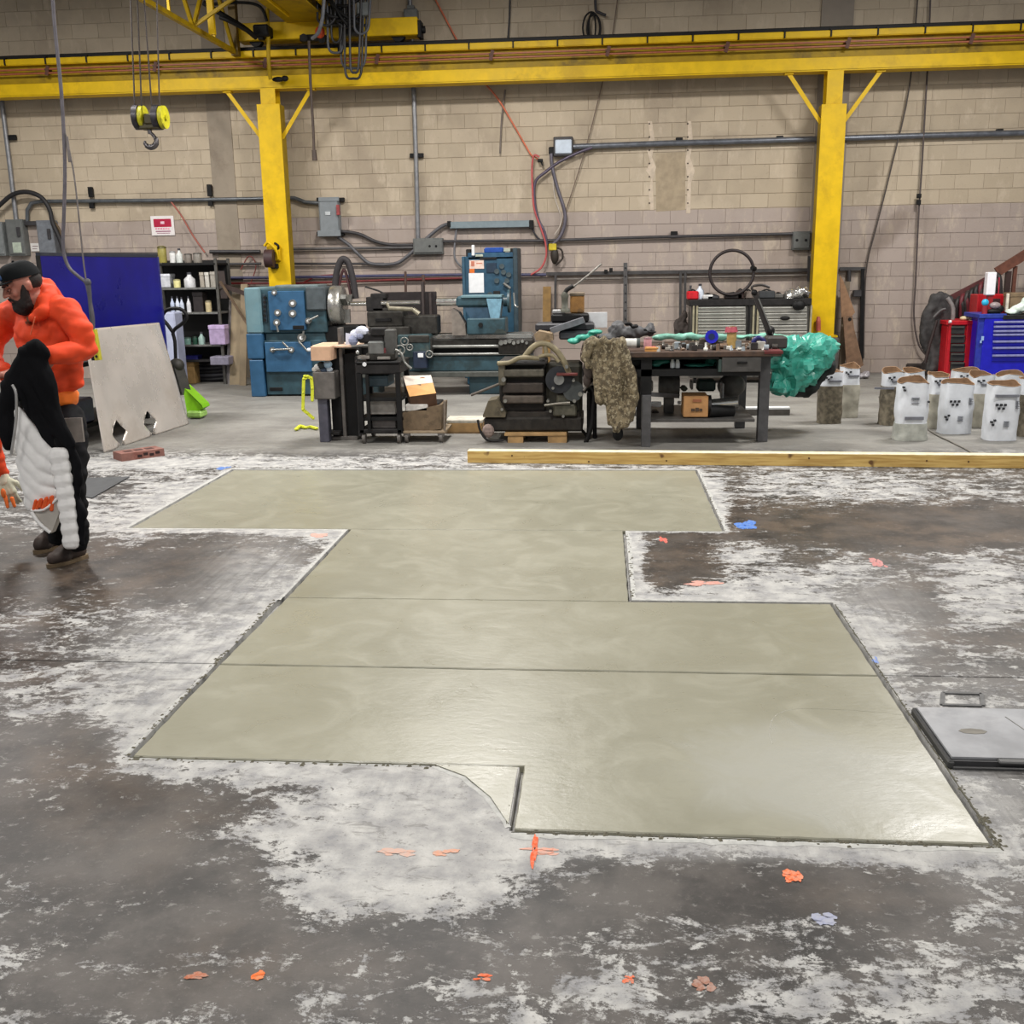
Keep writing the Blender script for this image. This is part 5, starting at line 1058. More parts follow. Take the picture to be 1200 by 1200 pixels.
b = MB(); b.ell(P(572, 505, my - .02), (.06, .05, .07), seg=9, rings=6); b.build('rag_wad', M((150, 132, 124), .8, var=.2), om, smooth=False)
pt(om, 'chain', DARK2, [(560, 492), (563, 505), (572, 516), (590, 516)], my - .05, .012, 4)
pal = thing('small_pallet', 'small wooden pallet under the grimy old machine', 'pallet', F(627, 521)); 
b = MB(); b.pbox(591, 507.5, 664, 511, my - .06, .5, .004); b.build('deck_board', WOOD, pal)
for a, c in ((595, 613), (642, 664)):
    b = MB(); b.box(P(a, 515, my - .05).x, P(c, 515, my - .05).x, my - .05, my + .4, 0, P(627, 511, my - .06).z); b.build('runner', WOOD, pal)
# wooden blocks left of it
t_ = thing('timber_pieces', 'short sawn timbers lying between the dolly and the old machine', 'timber', F(548, 512))
ty2 = F(545, 508).y
for a0, a1, y0, y1, mt_ in ((522, 566, 492, 496, M((206, 200, 186), .6)), (524, 565, 496, 507, WOOD), (522, 562, 507, 517, M((140, 116, 84), .7))):
    b = MB(); b.pbox(a0, y0, a1, y1, ty2, .3, .006); b.build('timber', mt_, t_)
# -------------------------------- workbench
by = F(757, 524).y; by2 = F(795, 490).y; bxa = P(680, 410, by).x; bxb = P(916, 410, by).x; BT = P(800, 412, by).z
wb = thing('workbench', 'long heavy steel workbench with brown top and one drawer, covered in parts', 'workbench', F(800, 522))
b = MB(); b.box(bxa, bxb, by - .02, by + 1.25, BT - .05, BT, .006); b.build('bench_top', M((74, 54, 42), .6, var=.2, dirt=(46, 40, 38)), wb)
b = MB(); b.box(bxa + .02, bxb - .18, by + .0, by + .03, BT - .052 - .02, BT - .052); b.box(bxa + .02, bxb - .18, by + .02, by + 1.2, P(800, 441, by).z, P(800, 433, by).z); b.build('apron_shelf', DARK, wb)
b = MB(); b.box(bxa + .02, bxb - .18, by + 1.18, by + 1.2, P(800, 441, by).z, BT - .06); b.build('back_panel', M((24, 40, 38), .7), wb)
pb(wb, 'drawer', M((74, 72, 70), .5, .2), by, [(846, 418, 892, 436, -.01, .5)], .006); o = pb(wb, 'drawer_side', M((50, 66, 62), .5), by, [(842, 417, 846, 436, 0, .5)], .003)
b = MB(); b.pbox(864, 424, 876, 426.5, by - .03, .03, .004); b.build('drawer_handle', BLK, wb)
for (a, c), yl in (((752, 763), by), ((889, 901), by + .28)):
    b = MB(); b.box(P(a, 480, yl).x, P(c, 480, yl).x, yl, yl + .1, 0, BT - .05 if a > 800 else P(757, 463, yl).z, .004); b.build('leg', ST2, wb)
b = MB(); xl = P(757, 480, by).x; b.box(xl - .05, xl + .05, by + .02, by + .1, P(757, 463, by).z, BT - .05); b.build('leg_upper', DARK, wb)
for xx, mt_ in ((bxb - .2, ST2), (xl, ST2), (bxa + .1, DARK)):
    b = MB(); b.box(xx - .05, xx + .05, by + 1.1, by + 1.2, 0, BT - .05, .004); b.build('leg', mt_, wb)
b = MB(); b.box(xl, bxb - .2, by + .1, by + 1.1, P(820, 491, by + .1).z - .03, P(820, 491, by + .1).z, .004); b.build('lower_shelf', M((78, 76, 74), .5, .2), wb)
b = MB(); b.bar((xl + .02, by + .08, P(760, 463, by).z), (P(795, 470, by + .3).x, by + .35, P(760, 470, by).z), .04, .04); b.build('rail', ST2, wb)
pb(wb, 'red_edge', M((96, 34, 34), .6), by, [(896, 411, 918, 415, -.03, .3)], .004)
BTZ = BT
def onb(px, yy=by + .1, py=410): q = P(px, py, yy); return Vector((q.x, yy, BT))
# lower-shelf contents
zl = P(820, 491, by + .1).z
t_ = thing('shelf_carton', 'brown carton with dark print on the lower bench shelf', 'box', P(815, 489, by + .15)); pb(t_, 'carton', CARD, by + .15, [(801, 464, 830, 489, 0, .3)], .006)
pb(t_, 'carton_print', M((74, 56, 40), .6), by + .14, [(810, 479, 814, 482, 0, .01), (815, 478, 819, 482, 0, .01), (820, 479, 823, 482, 0, .01)], 0); pb(t_, 'carton_tape', M((150, 92, 60), .6), by + .14, [(812, 468, 822, 471, 0, .01)], 0)
t_ = thing('steel_roller', 'shiny steel roller lying right of the carton on the lower bench shelf', 'roller', P(850, 488, by + .3)); b = MB(); b.cyl(P(832, 474, by + .3), P(864, 471, by + .3), .05, seg=16); b.build('roller_body', CHR, t_); b = MB(); b.cyl(P(830, 482, by + .2), P(858, 482, by + .3), .06, seg=14); b.build('dark_roller', DARK, t_); b = MB(); b.cyl(P(829, 474, by + .25), P(833, 474, by + .25), .09, seg=16); b.build('roller_flange', DARK2, t_)
t_ = thing('gear_casting', 'round grey casting under the workbench behind the roller', 'casting', P(857, 462, by + .8)); b = MB(); b.ell(P(857, 452, by + .8), (.14, .1, .12)); b.build('casting_body', M((96, 94, 90), .6, .2), t_); pb(t_, 'casting_stand', STG, by + .75, [(846, 462, 866, 490, 0, .2)], .01)
t_ = thing('motor_unit', 'dusty grey motor under the workbench left half', 'motor', P(783, 478, by + .6)); b = MB(); b.cyl(P(772, 452, by + .6), P(796, 452, by + .6), .1, seg=18); b.build('motor_body', M((92, 90, 86), .6, .2, var=.2), t_); pb(t_, 'motor_post', M((84, 82, 78), .5, .2), by + .55, [(778, 458, 790, 490, 0, .1)], .01); pb(t_, 'motor_tag', WHITE, by + .5, [(763, 471, 775, 477, 0, .05), (794, 470, 798, 474, 0, .03)], .006)
for a, c, w_, h_, col in ((768, 486, 9, 9, (44, 36, 32)), (802, 456, 8, 6, (80, 84, 70)), (764, 453, 3, 12, (150, 146, 140)), (811, 452, 3, 10, (140, 138, 132)), (847, 458, 3, 18, (160, 160, 158)), (828, 452, 22, 14, (20, 44, 40)), (836, 484, 6, 5, (130, 126, 120))):
    t_ = thing('stored_part', {768: 'dark brown lump on the lower bench shelf beside the left leg', 802: 'olive part hanging below the bench top left of the carton', 764: 'pale upright rod under the bench near the camouflage jacket', 811: 'thin pale rod above the brown carton', 847: 'white upright rod right of the carton under the bench', 828: 'dark green folded tarp under the bench above the carton', 836: 'small pale offcut lying right of the carton'}[a], 'part', P(a, c + h_ / 2, by + .5))
    b = MB(); b.pbox(a - w_ / 2, c - h_ / 2, a + w_ / 2, c + h_ / 2, by + .5, .15, .02); b.build('part_body', M(col, .65, var=.2), t_)
# upper-shelf goods between top and apron
TEALC = (58, 150, 132)
def lump(name, pxs, y, sx, mat, label, cat, amp=.03, vox=.018, th=None, freq=7, sq=None, parent=None, seed=0, flat=False):
    b = MB()
    for q in pxs:
        c = P(q[0], q[1], y + (q[4] if len(q) > 4 else 0)); s_ = y / FPX; b.ell(c, (q[2] * s_, sx, q[3] * s_), seg=14, rings=9)
    sv = Vector((seed * 3.1, seed, 0))
    def dp(v, n_):
        a = mn.noise(v * freq + sv); r_ = abs(mn.noise(v * freq * 1.7 + sv * 2)); return v + n_ * (amp * (a - r_ * 1.2))
    o = remesh(b, name, mat, parent, vox, 3, disp=dp)
    if flat: o.data.polygons.foreach_set('use_smooth', [False] * len(o.data.polygons))
    return tag(o, label, cat) if label else o
TAR = M(TEALC, .42, var=.16, sc=8, bump=.3, dirt=(36, 116, 104)); TARL = M((120, 176, 158), .45, var=.14, sc=8, bump=.3)
lump('green_tarp', [(775, 424, 12, 4), (768, 427, 8, 3)], by + .15, .06, M((26, 96, 84), .5), 'green cloth wad on the shelf below the bench top', 'tarp', .015, .01)
lump('folded_tarp', [(820, 419, 20, 2), (820, 428, 20, 2.5), (835, 423, 10, 4, .1)], by + .2, .08, M((50, 128, 112), .5), 'folded green tarp on the shelf beside the bench drawer', 'tarp', .01, .01)
t_ = thing('glass_jars', 'white plastic bottle pair on the shelf below the bench top', 'bottles', P(791, 430, by + .1))
for a in (788, 794): b = MB(); b.lathe(P(a, 431, by + .1), (0, 0, 1), [(0, .022), (.05, .022), (.08, .01), (.09, .01)], 10); b.build('bottle_body', M((190, 196, 196), .4), t_)
lump('grey_rags', [(745, 424, 12, 6), (758, 426, 8, 4), (735, 420, 8, 5)], by + .2, .06, M((78, 80, 78), .7), 'grey rag heap on the shelf behind the camouflage jacket', 'rags', .02, .012)
# on the bench top
TYB = by + 1.0
lump('rolled_tarp', [(772 + k * 12, 395 - (k % 2), 10, 4) for k in range(13)], by + 1.12, .05, TARL, 'pale green tarp rolled along the back edge of the workbench', 'tarp', .02, .014)
lump('green_cloth', [(672, 400, 8, 4), (684, 395, 10, 4), (697, 389, 9, 3), (694, 398, 8, 4)], by + .3, .08, M((56, 158, 138), .5), 'teal folded cloth on the left end of the bench', 'cloth', .012, .01, seed=2)
lump('grey_coat_heap', [(722, 386, 9, 9), (735, 392, 18, 7), (750, 389, 12, 6), (762, 386, 5, 8), (712, 396, 12, 4)], by + .7, .12, M((86, 86, 88), .75, var=.25), 'heap of grey and black coats on the back of the bench', 'coats', .045, .014, seed=3)
lump('black_glove', [(736, 379, 5, 3), (744, 383, 6, 3), (753, 386, 6, 3), (764, 389, 6, 2)], by + .62, .04, DARK, 'black twisted cloth on top of the grey coat heap', 'cloth', .02, .01, seed=4)
t_ = thing('plate_stack', 'stack of dark flat boxes on the left end of the bench', 'stack', P(663, 392, by + .6))
for q, mt_ in (((646, 368, 690, 378, .1, .3), DARK), ((627, 379, 696, 388, .0, .35), M((50, 50, 54), .5)), ((655, 388, 700, 398, -.1, .3), M((60, 62, 68), .5))): b = MB(); b.pbox(q[0], q[1], q[2], q[3], by + .6 + q[4], q[5], .015); b.build('flat_box', mt_, t_)
b = MB(); b.obox(P(665, 381, by + .55), Vector((.16, 0, .05)), Vector((0, .1, 0)), Vector((-.01, 0, .025))); b.build('sloped_bar', M((112, 114, 120), .45, .3), t_)
b = MB(); b.pbox(686, 366, 711.5, 384, by + .9, .02, .002); tag(b.build('white_sheet', WHITE), 'white sheet of paper standing at the back of the bench', 'paper')
t_ = thing('brown_jar', 'brown tin holding rags beside the grey hand pump on the bench', 'jar', P(676, 367, by + .8)); b = MB(); b.pbox(668, 345, 684.5, 368, by + .8, .14, .02); b.build('tin_body', M((150, 108, 54), .55, dirt=(96, 74, 44)), t_); pb(t_, 'tin_rim', M((112, 98, 80), .6), by + .79, [(667.5, 343, 685, 347, 0, .16)], .006)
t_ = thing('hand_pump', 'grey hand pump with long raised steel handle on the bench', 'pump', P(660, 368, by + .75)); b = MB(); b.lathe(P(662, 366, by + .75), (0, 0, 1), [(0, .05), (.03, .05), (.04, .03), (.13, .032), (.16, .04), (.2, .02)], 14); b.build('pump_body', M((92, 92, 82), .55, .2), t_)
pt(t_, 'pump_handle', M((160, 156, 150), .35, .5), [(672, 336), (690, 322), (705, 309)], by + .75, .01, 1); pt(t_, 'pump_joint', DARK2, [(660, 348), (664, 340), (672, 335)], by + .75, .022, 2); pb(t_, 'pump_base', M((150, 150, 150), .4, .4), by + .72, [(647, 363, 662, 368, 0, .12)], .01)
b = MB(); q = P(640, 360, 15.75); b.hexa([(q.x - .07, 15.72, 0), (q.x + .05, 15.72, 0), (q.x + .05, 15.76, 0), (q.x - .07, 15.76, 0), (q.x - .05, 15.85, P(640, 336, 15.8).z), (q.x + .07, 15.85, P(640, 336, 15.8).z), (q.x + .07, 15.89, P(640, 336, 15.8).z), (q.x - .05, 15.89, P(640, 336, 15.8).z)]); tag(b.build('wood_board', M((144, 112, 62), .65)), 'narrow brown board leaning on the wall behind the left of the bench', 'board')
WP = M((214, 214, 208), .5)
t_ = thing('white_canister', 'white cylinder with dark end lying at the left of the bench top', 'canister', P(742, 408, by + .12)); b = MB(); b.cyl(P(733, 402, by + .12), P(746, 402, by + .12), .042, seg=16); b.build('canister_body', WP, t_); b = MB(); b.cyl(P(746, 402, by + .12), P(750, 402, by + .12), .045, seg=16); b.build('canister_cap', M((70, 76, 74), .5), t_)
can(759, 395, 409, 9, (206, 150, 156), 'pink_pot', 'pink and white pot on the bench behind the orange box', 'pot', y=by + .2)
sbox('orange_box', 756, 408, 772, 413, by + .02, .1, M((196, 140, 76), .6), 'small orange-brown box at the front edge of the bench', 'box', bv=.004)
b = MB(); b.ell(P(766, 408, by + .1), (.05, .04, .02), seg=9, rings=6); tag(b.build('red_rag', M((176, 84, 84), .6), smooth=False), 'reddish rag beside the orange-brown box on the bench', 'rag')
random.seed(11); used_ = set()
PC = [(212, 210, 202), (150, 146, 138), (70, 66, 62), (186, 182, 172), (96, 90, 84), (160, 170, 176), (54, 50, 48), (128, 104, 84)]
where = ['between the white canister and the blue cap', 'near the middle of the bench', 'right of the blue cap', 'before the blue tape roll']
for k in range(64):
    px = 771 + (k * 37 % 138); 
    if 822 < px < 832 and k % 2: px += 14
    yy = by + .04 + (k * 53 % 40) / 100; h_ = random.uniform(3, 9); w_ = random.uniform(4, 10); q = onb(px, yy); s_ = yy / FPX
    t_ = None; b = MB(); kind = k % 4; c_ = PC[(k * 5 + k // 8) % 8]; mt_ = M(c_, .35 if kind else .5, .6 if (k % 3 == 0) else 0.1)
    hw, hh = w_ * s_ / 2, h_ * s_
    if kind == 0: b.cyl(q + Vector((0, 0, 0)), q + Vector((0, 0, hh)), hw * .8, hw * .7, 12)
    elif kind == 1: 
        an = random.uniform(-.6, .6); d = Vector((math.cos(an), math.sin(an), 0)); b.cyl(q + d * -hw + Vector((0, 0, hh * .4)), q + d * hw + Vector((0, 0, hh * .4)), hh * .4, seg=10)
    elif kind == 2: b.lathe(q, (0, 0, 1), [(0, hw), (hh * .3, hw), (hh * .3, hw * .5), (hh, hw * .5)], 12)
    else: b.box(q.x - hw, q.x + hw, yy, yy + .06, q.z, q.z + hh, .006)
    z_ = 0 if px < 822 else (1 if px < 848 else (2 if px < 875 else 3))
    ci = (k * 5 + k // 8) % 8
    while (ci, kind, z_) in used_ and len(used_) < 120: ci = (ci + 1) % 8
    used_.add((ci, kind, z_)); mt_ = M(PC[ci], .35 if kind else .5, .6 if (k % 3 == 0) else 0.1)
    o = b.build(('socket_piece', 'metal_pin', 'flanged_nut', 'steel_block')[kind], mt_)
    tag(o, 'small %s %s on the bench, %s' % (('white', 'grey', 'dark brown', 'cream', 'dim grey', 'bluish', 'black', 'rusty')[ci], ('round piece', 'lying pin', 'flanged piece', 'block')[kind], where[z_]), 'hardware', 'loose hardware on the workbench')
b = MB(); q = onb(835, by + .35); b.box(q.x - .12, q.x + .05, q.y, q.y + .12, q.z, q.z + .09, .01); tag(b.build('brown_block', M((66, 56, 46), .6, var=.2)), 'dark brown block on the bench under the blue cap', 'block')
t_ = thing('blue_disc', 'round bright blue plastic cap on the bench', 'cap', P(834, 400, by + .3)); b = MB(); b.cyl(P(834, 394.5, by + .3), P(834, 394.5, by + .36), .062, .06, 22); b.build('cap_rim', M((30, 30, 190), .35), t_); b = MB(); b.cyl(P(834, 394.5, by + .295), P(834, 394.5, by + .31), .03, seg=16); b.build('cap_hub', M((20, 40, 90), .4), t_)
tc_ = can(857, 382, 408, 11, (190, 158, 96), 'spray_can', 'tan can with rose-coloured lid standing on the bench', 'can', y=by + .3)
b = MB(); b.cyl(P(857, 389, by + .295), P(857, 383, by + .295), .062, .05, 18); b.build('rose_lid', M((180, 78, 92), .45), tc_, label='rose plastic lid')
t_ = thing('tape_roll', 'dark blue tape roll standing on the bench right end', 'tape roll', P(889, 410, by + .2)); b = MB(); q = P(889, 402, by + .2); b.tube([q + Vector((.048 * math.cos(k * .785), 0, .048 * math.sin(k * .785))) for k in range(8)], .022, 10, 3, True); b.build('roll', M((26, 28, 96), .4), t_); b = MB(); b.cyl(P(890, 403, by + .17), P(890, 403, by + .21), .03, seg=14); b.build('roll_core', M((130, 134, 150), .5), t_)
b = MB(); q = onb(911, by + .2); b.box(q.x - .09, q.x + .09, q.y, q.y + .25, q.z, q.z + .11, .015); tag(b.build('dark_vise_block', M((62, 58, 56), .6, .2)), 'dark metal block at the right end of the bench', 'block')
# articulated lamp arm
t_ = thing('lamp_arm', 'black jointed lamp arm rising from the bench towards the ring', 'lamp', P(902, 410, by + .4))
b = MB(); b.lathe(onb(902, by + .4), (0, 0, 1), [(0, .06), (.03, .06), (.05, .03), (.08, .03)], 14); b.build('clamp_base', BLK, t_)
b = MB(); b.bar(P(902, 394, by + .4), P(884, 343, by + .4), .045, .03, up=(0, 1, 0)); b.build('arm', M((54, 50, 48), .5, .3), t_); b = MB(); b.bar(P(906, 392, by + .38), P(889, 350, by + .38), .012, .012); b.build('arm_rod', STEEL, t_)
b = MB(); b.ell(P(903, 388, by + .4), (.04, .03, .05), seg=10, rings=7); b.ell(P(884, 343, by + .4), (.03, .03, .03), seg=10, rings=7); b.build('arm_joint', BLK, t_)
pt(t_, 'upper_arm', M((56, 50, 48), .5), [(884, 343), (881, 336), (893, 334), (902, 337)], by + .4, .012, 3)
# -------------------------------- camouflage jacket over the bench end
CAMO = NT('camouflage_cloth'); g = CAMO.n('TexCoord').outputs['Object']
c = CAMO.mix(CAMO.ss(CAMO.noise(g, 20, 4, .6), .46, .52), lin((124, 112, 88)), lin((86, 76, 58))); c = CAMO.mix(CAMO.ss(CAMO.noise(g, 32, 4, .6), .55, .6), c, lin((150, 140, 116))); c = CAMO.mix(CAMO.ss(CAMO.noise(g, 44, 3, .6), .62, .66), c, lin((58, 50, 40)))
CAMO.set(CAMO.b.inputs['Base Color'], c); CAMO.b.inputs['Roughness'].default_value = .85; CAMO.bump(CAMO.noise(g, 60, 3), .3, .004)
b = MB(); jy = by - .06; s_ = jy / FPX
for pts_, r_ in (([(690, 404), (684, 420), (689, 428)], 4.5), ([(700, 402), (698, 430), (702, 455), (703, 470)], 6), ([(710, 400), (712, 430), (713, 460), (716, 495)], 6.5), ([(720, 400), (722, 430), (724, 465), (722, 502)], 6.5), ([(728, 403), (734, 430), (737, 465), (733, 498)], 6), ([(733, 412), (742, 440), (745, 465), (739, 492)], 4.5), ([(696, 401), (712, 399), (728, 402)], 5)):
    q = [P(a, c_, jy + .02 * math.sin(a)) for a, c_ in pts_]
    for k in range(len(q) - 1): b.cap(q[k], q[k + 1], r_ * s_, seg=10)
def dpj(v, n_): return v + n_ * (.04 * mn.noise(Vector((v.x * 20, v.y * 4, v.z * 2.5))) + .006 * mn.noise(v * 30))
cj = thing('camouflage_jacket', 'camouflage jacket hanging over the left end of the workbench', 'jacket', P(715, 505, jy))
remesh(b, 'jacket_body', CAMO.m, cj, .014, 2, disp=dpj)
b = MB(); b.ell(P(690, 432, jy + .03), (.05, .03, .1), seg=12); b.ell(P(688, 445, jy + .05), (.04, .03, .07), seg=12); b.build('lining', M((62, 52, 48), .8), cj)
b = MB(); b.ell(P(724, 508, jy + .03), (.05, .04, .07), seg=10); b.build('dark_cuff', DARK, cj)
lump('pink_cloth', [(705, 400, 4, 3), (710, 402, 3, 3)], by + .02, .03, M((214, 150, 124), .6), 'small pink cloth on the bench beside the camouflage jacket', 'cloth', .01, .01)
st_ = thing('floor_stand', 'thin black stand with feet behind the camouflage jacket', 'stand', F(690, 522)); pt(st_, 'pole', BLK, [(690, 460), (690, 500), (689, 524)], my + .15, .02, 1); pt(st_, 'pole', BLK, [(697, 455), (697, 515)], my + .2, .02, 1); pt(st_, 'foot', BLK, [(676, 500), (684, 506), (690, 515)], my + .15, .014, 2)
t_ = thing('steel_channel', 'white-edged steel channel lying on the floor behind the bench, right end showing', 'steel channel', F(890, 492))
cyy = F(890, 487).y; b = MB(); b.box(P(720, 480, cyy).x, P(926, 480, cyy).x, cyy, cyy + .12, 0, .07, .004); b.build('channel', M((96, 92, 88), .5, .3), t_); b = MB(); b.box(P(720, 480, cyy).x, P(926, 480, cyy).x, cyy - .005, cyy + .1, .07, .09); b.build('channel_edge', WHITE, t_)
# -------------------------------- stainless drawer cabinet with ring
ky = 14.7; kz = P(880, 352, ky).z
kc = thing('drawer_cabinet', 'wide stainless steel drawer cabinet with dark top behind the workbench', 'cabinet', P(880, 440, ky))
b = MB(); b.box(P(810, 380, ky).x, P(951, 380, ky).x, ky + .02, ky + .55, .08, P(880, 358, ky).z, .006); b.build('cabinet_body', M((90, 88, 84), .4, .5), kc)
b = MB(); b.box(P(808, 355, ky).x, P(951, 355, ky).x, ky - .02, ky + .58, P(880, 358, ky).z, P(880, 350.5, ky).z, .006); b.build('cabinet_top', DARK2, kc)
for a, c in ((817.5, 874), (889, 946)):
    y0 = 359.5
    while y0 < 437:
        b = MB(); b.pbox(a, y0, c, y0 + 6.2, ky - .005, .03, .004); dr = b.build('drawer', M((182, 180, 172), .3, .6, var=.05), kc)
        b = MB(); b.pbox(a + 1, y0 + .2, c - 1, y0 + 1.6, ky - .03, .025, .003); b.build('drawer_handle', M((226, 224, 216), .2, .6), dr); y0 += 7.2
for a in (811, 815, 876, 881, 886, 948):
    b = MB(); b.pbox(a, 358, a + 2.2, 438, ky - .02, .04, .004); b.build('corner_strip', M((186, 178, 150), .35, .5) if a != 876 else DARK, kc)
for a in (815, 946):
    b = MB(); q = P(a, 438, ky); b.cyl((q.x - .02, ky + .1, .05), (q.x + .02, ky + .1, .05), .05, seg=14); b.build('caster', DARK, kc)
t_ = thing('steel_ring', 'large dark steel ring standing upright on the drawer cabinet', 'ring', P(857, 345, ky + .1)); b = MB(); q = P(857.5, 319.5, ky + .1); R_ = 24.5 * ky / FPX
b.tube([q + Vector((R_ * math.cos(k * math.pi / 12), 0, R_ * math.sin(k * math.pi / 12))) for k in range(24)], .022, 10, 2, True); b.build('ring_hoop', M((44, 36, 36), .5, .2), t_); b = MB(); b.cyl(P(881, 314, ky + .05), P(885, 315, ky + .1), .03, seg=10); b.build('ring_lug', DARK, t_)
KT = P(880, 350.5, ky).z
def onk(px, yy): q = P(px, 348, yy); return Vector((q.x, yy, KT))
for a, w_, h_, col, nm, lb, ct_, kd in ((812, 13, 11, (196, 20, 34), 'red_tool', 'bright red tool case at the left end of the drawer cabinet', 'tool', 0), (809, 6, 16, (34, 34, 36), 'black_bottle', 'black bottle behind the red tool case on the cabinet', 'bottle', 1), (820, 9, 18, (206, 214, 226), 'clear_bottle', 'clear plastic bottle beside the red tool case', 'bottle', 1), (830, 12, 6, (206, 206, 204), 'white_tray', 'white tray right of the clear bottle on the cabinet', 'tray', 0),
        (836, 14, 5, (60, 60, 62), 'black_case', 'flat dark case on the cabinet below the ring', 'case', 0), (860, 20, 7, (52, 40, 38), 'dark_chain', 'dark brown clamp at the foot of the ring', 'clamp', 0), (868, 8, 11, (56, 40, 36), 'ring_clamp', 'brown block holding the ring foot', 'clamp', 0), (878, 8, 10, (120, 108, 100), 'tan_box', 'tan box right of the ring on the cabinet', 'box', 0), (899, 18, 10, (56, 58, 60), 'battery_box', 'wide dark box in the middle right of the cabinet top', 'box', 0), (913, 10, 6, (90, 88, 84), 'grey_tool', 'grey tool right of the wide dark box', 'tool', 0)):
    q = onk(a, ky + .12); s_ = ky / FPX; t_ = thing(nm, lb, ct_, q)
    if kd: can(a, 350.5 - h_, 350.5, w_, col, nm, lb, ct_, y=ky + .22, kind='bottle'); bpy.data.objects.remove(t_)
    else:
        b = MB(); b.box(q.x - w_ * s_ / 2, q.x + w_ * s_ / 2, q.y, q.y + .18, q.z, q.z + h_ * s_ * .85, .015); b.build('body', M(col, .45), t_); b = MB(); b.tube([q + Vector((-w_ * s_ * .3, .08, h_ * s_ * .8)), q + Vector((0, .08, h_ * s_)), q + Vector((w_ * s_ * .3, .08, h_ * s_ * .8))], .012, 6, 3); b.build('handle', DARK, t_)
lump('crumpled_foil', [(932, 346, 13, 7), (940, 341, 8, 6), (925, 350, 8, 5)], ky + .1, .12, M((206, 204, 200), .2, .8, var=.2, sc=20), 'shiny crumpled foil heap at the right end of the cabinet', 'foil', .09, .03, freq=11)
lump('black_pouch', [(936, 358, 8, 6)], ky - .07, .05, DARK, 'black pouch hanging over the cabinet front under the foil', 'pouch', .01, .012)
b = MB(); b.ell(P(920, 373, ky - .06), (.07, .03, .03), seg=10); tag(b.build('black_glove', DARK), 'small black glove stuck on the right-hand drawers', 'glove')
lump('dark_coats', [(795, 385, 6, 12), (801, 378, 5, 14), (806, 388, 4, 10)], 15.3, .08, M((70, 62, 58), .8), 'dark rags hanging left of the drawer cabinet', 'rags', .04, .02)
# -------------------------------- teal tarp heap right of the bench
tpy = by + .75
tb = MB(); s_ = tpy / FPX
for a, c, rx, rz, dy in ((930, 412, 22, 14, 0), (955, 408, 20, 12, .1), (972, 408, 10, 8, .12), (940, 425, 20, 12, 0), (955, 420, 16, 12, .1), (925, 440, 18, 12, -.02), (912, 448, 10, 12, -.05), (935, 446, 16, 12, .05), (950, 432, 14, 12, .08), (915, 425, 12, 14, .05), (928, 455, 14, 6, .05)):
    tb.ell(P(a, c, tpy + dy), (rx * s_, .16, rz * s_), seg=14)
def dpt(v, n_):
    a = abs(mn.noise(v * 4.5 + Vector((3, 0, 0)))); c = abs(mn.noise(v * 9.5 + Vector((7, 1, 0)))); return v + n_ * (.20 * (.22 - a) + .10 * (.22 - c))
o = remesh(tb, 'teal_tarp', M((64, 160, 142), .36, var=.12, sc=5, bump=.2, dirt=(48, 132, 118)), None, .034, 1, disp=dpt); o.data.polygons.foreach_set('use_smooth', [False] * len(o.data.polygons)); tag(o, 'teal plastic tarp bunched over goods at the right end of the bench', 'tarp')
b = MB(); b.prism([P(968, 396, tpy + .05), P(985, 404, tpy + .02), P(975, 420, tpy + .05), P(962, 432, tpy + .1), P(950, 405, tpy)], (0, .02, .01)); tag(b.build('tarp_corner', M((88, 176, 156), .38, bump=.3)), 'stiff pointed corner of the teal tarp before the cardboard', 'tarp')
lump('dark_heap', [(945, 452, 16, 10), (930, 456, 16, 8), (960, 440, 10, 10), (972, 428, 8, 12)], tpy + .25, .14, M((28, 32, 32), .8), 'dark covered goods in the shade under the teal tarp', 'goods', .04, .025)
# cardboard and boards behind column
t_ = thing('leaning_cardboard', 'tall torn brown cardboard leaning on the wall right of the right column', 'cardboard', P(998, 432, 15.6))
b = MB(); b.pprism([(984, 322), (988, 328), (1002, 366), (998, 371), (986, 372)], 15.62, .02); b.build('cardboard_top', M((150, 116, 88), .75), t_)
b = MB(); b.pprism([(988, 371), (999, 370), (1001, 385), (1012, 428), (1005, 432), (992, 430)], 15.55, .03); b.build('cardboard_sheet', M((124, 96, 74), .75, var=.15, dirt=(100, 76, 58)), t_); pcyl(t_, 'cardboard_hole', DARK, 996, 374, 15.54, .025, .02)
b = MB(); b.box(P(985, 400, 15.72).x, P(992, 400, 15.72).x, 15.72, 15.76, 0, P(988, 330, 15.72).z); tag(b.build('plank', M((122, 108, 90), .7)), 'thin plank standing behind the torn cardboard', 'plank')
lump('plastic_wrap', [(985, 440, 8, 6), (1005, 440, 6, 5), (1014, 439, 5, 4)], 15.2, .08, M((150, 146, 150), .3), 'crumpled clear plastic on the floor at the cardboard foot', 'plastic', .04, .02)
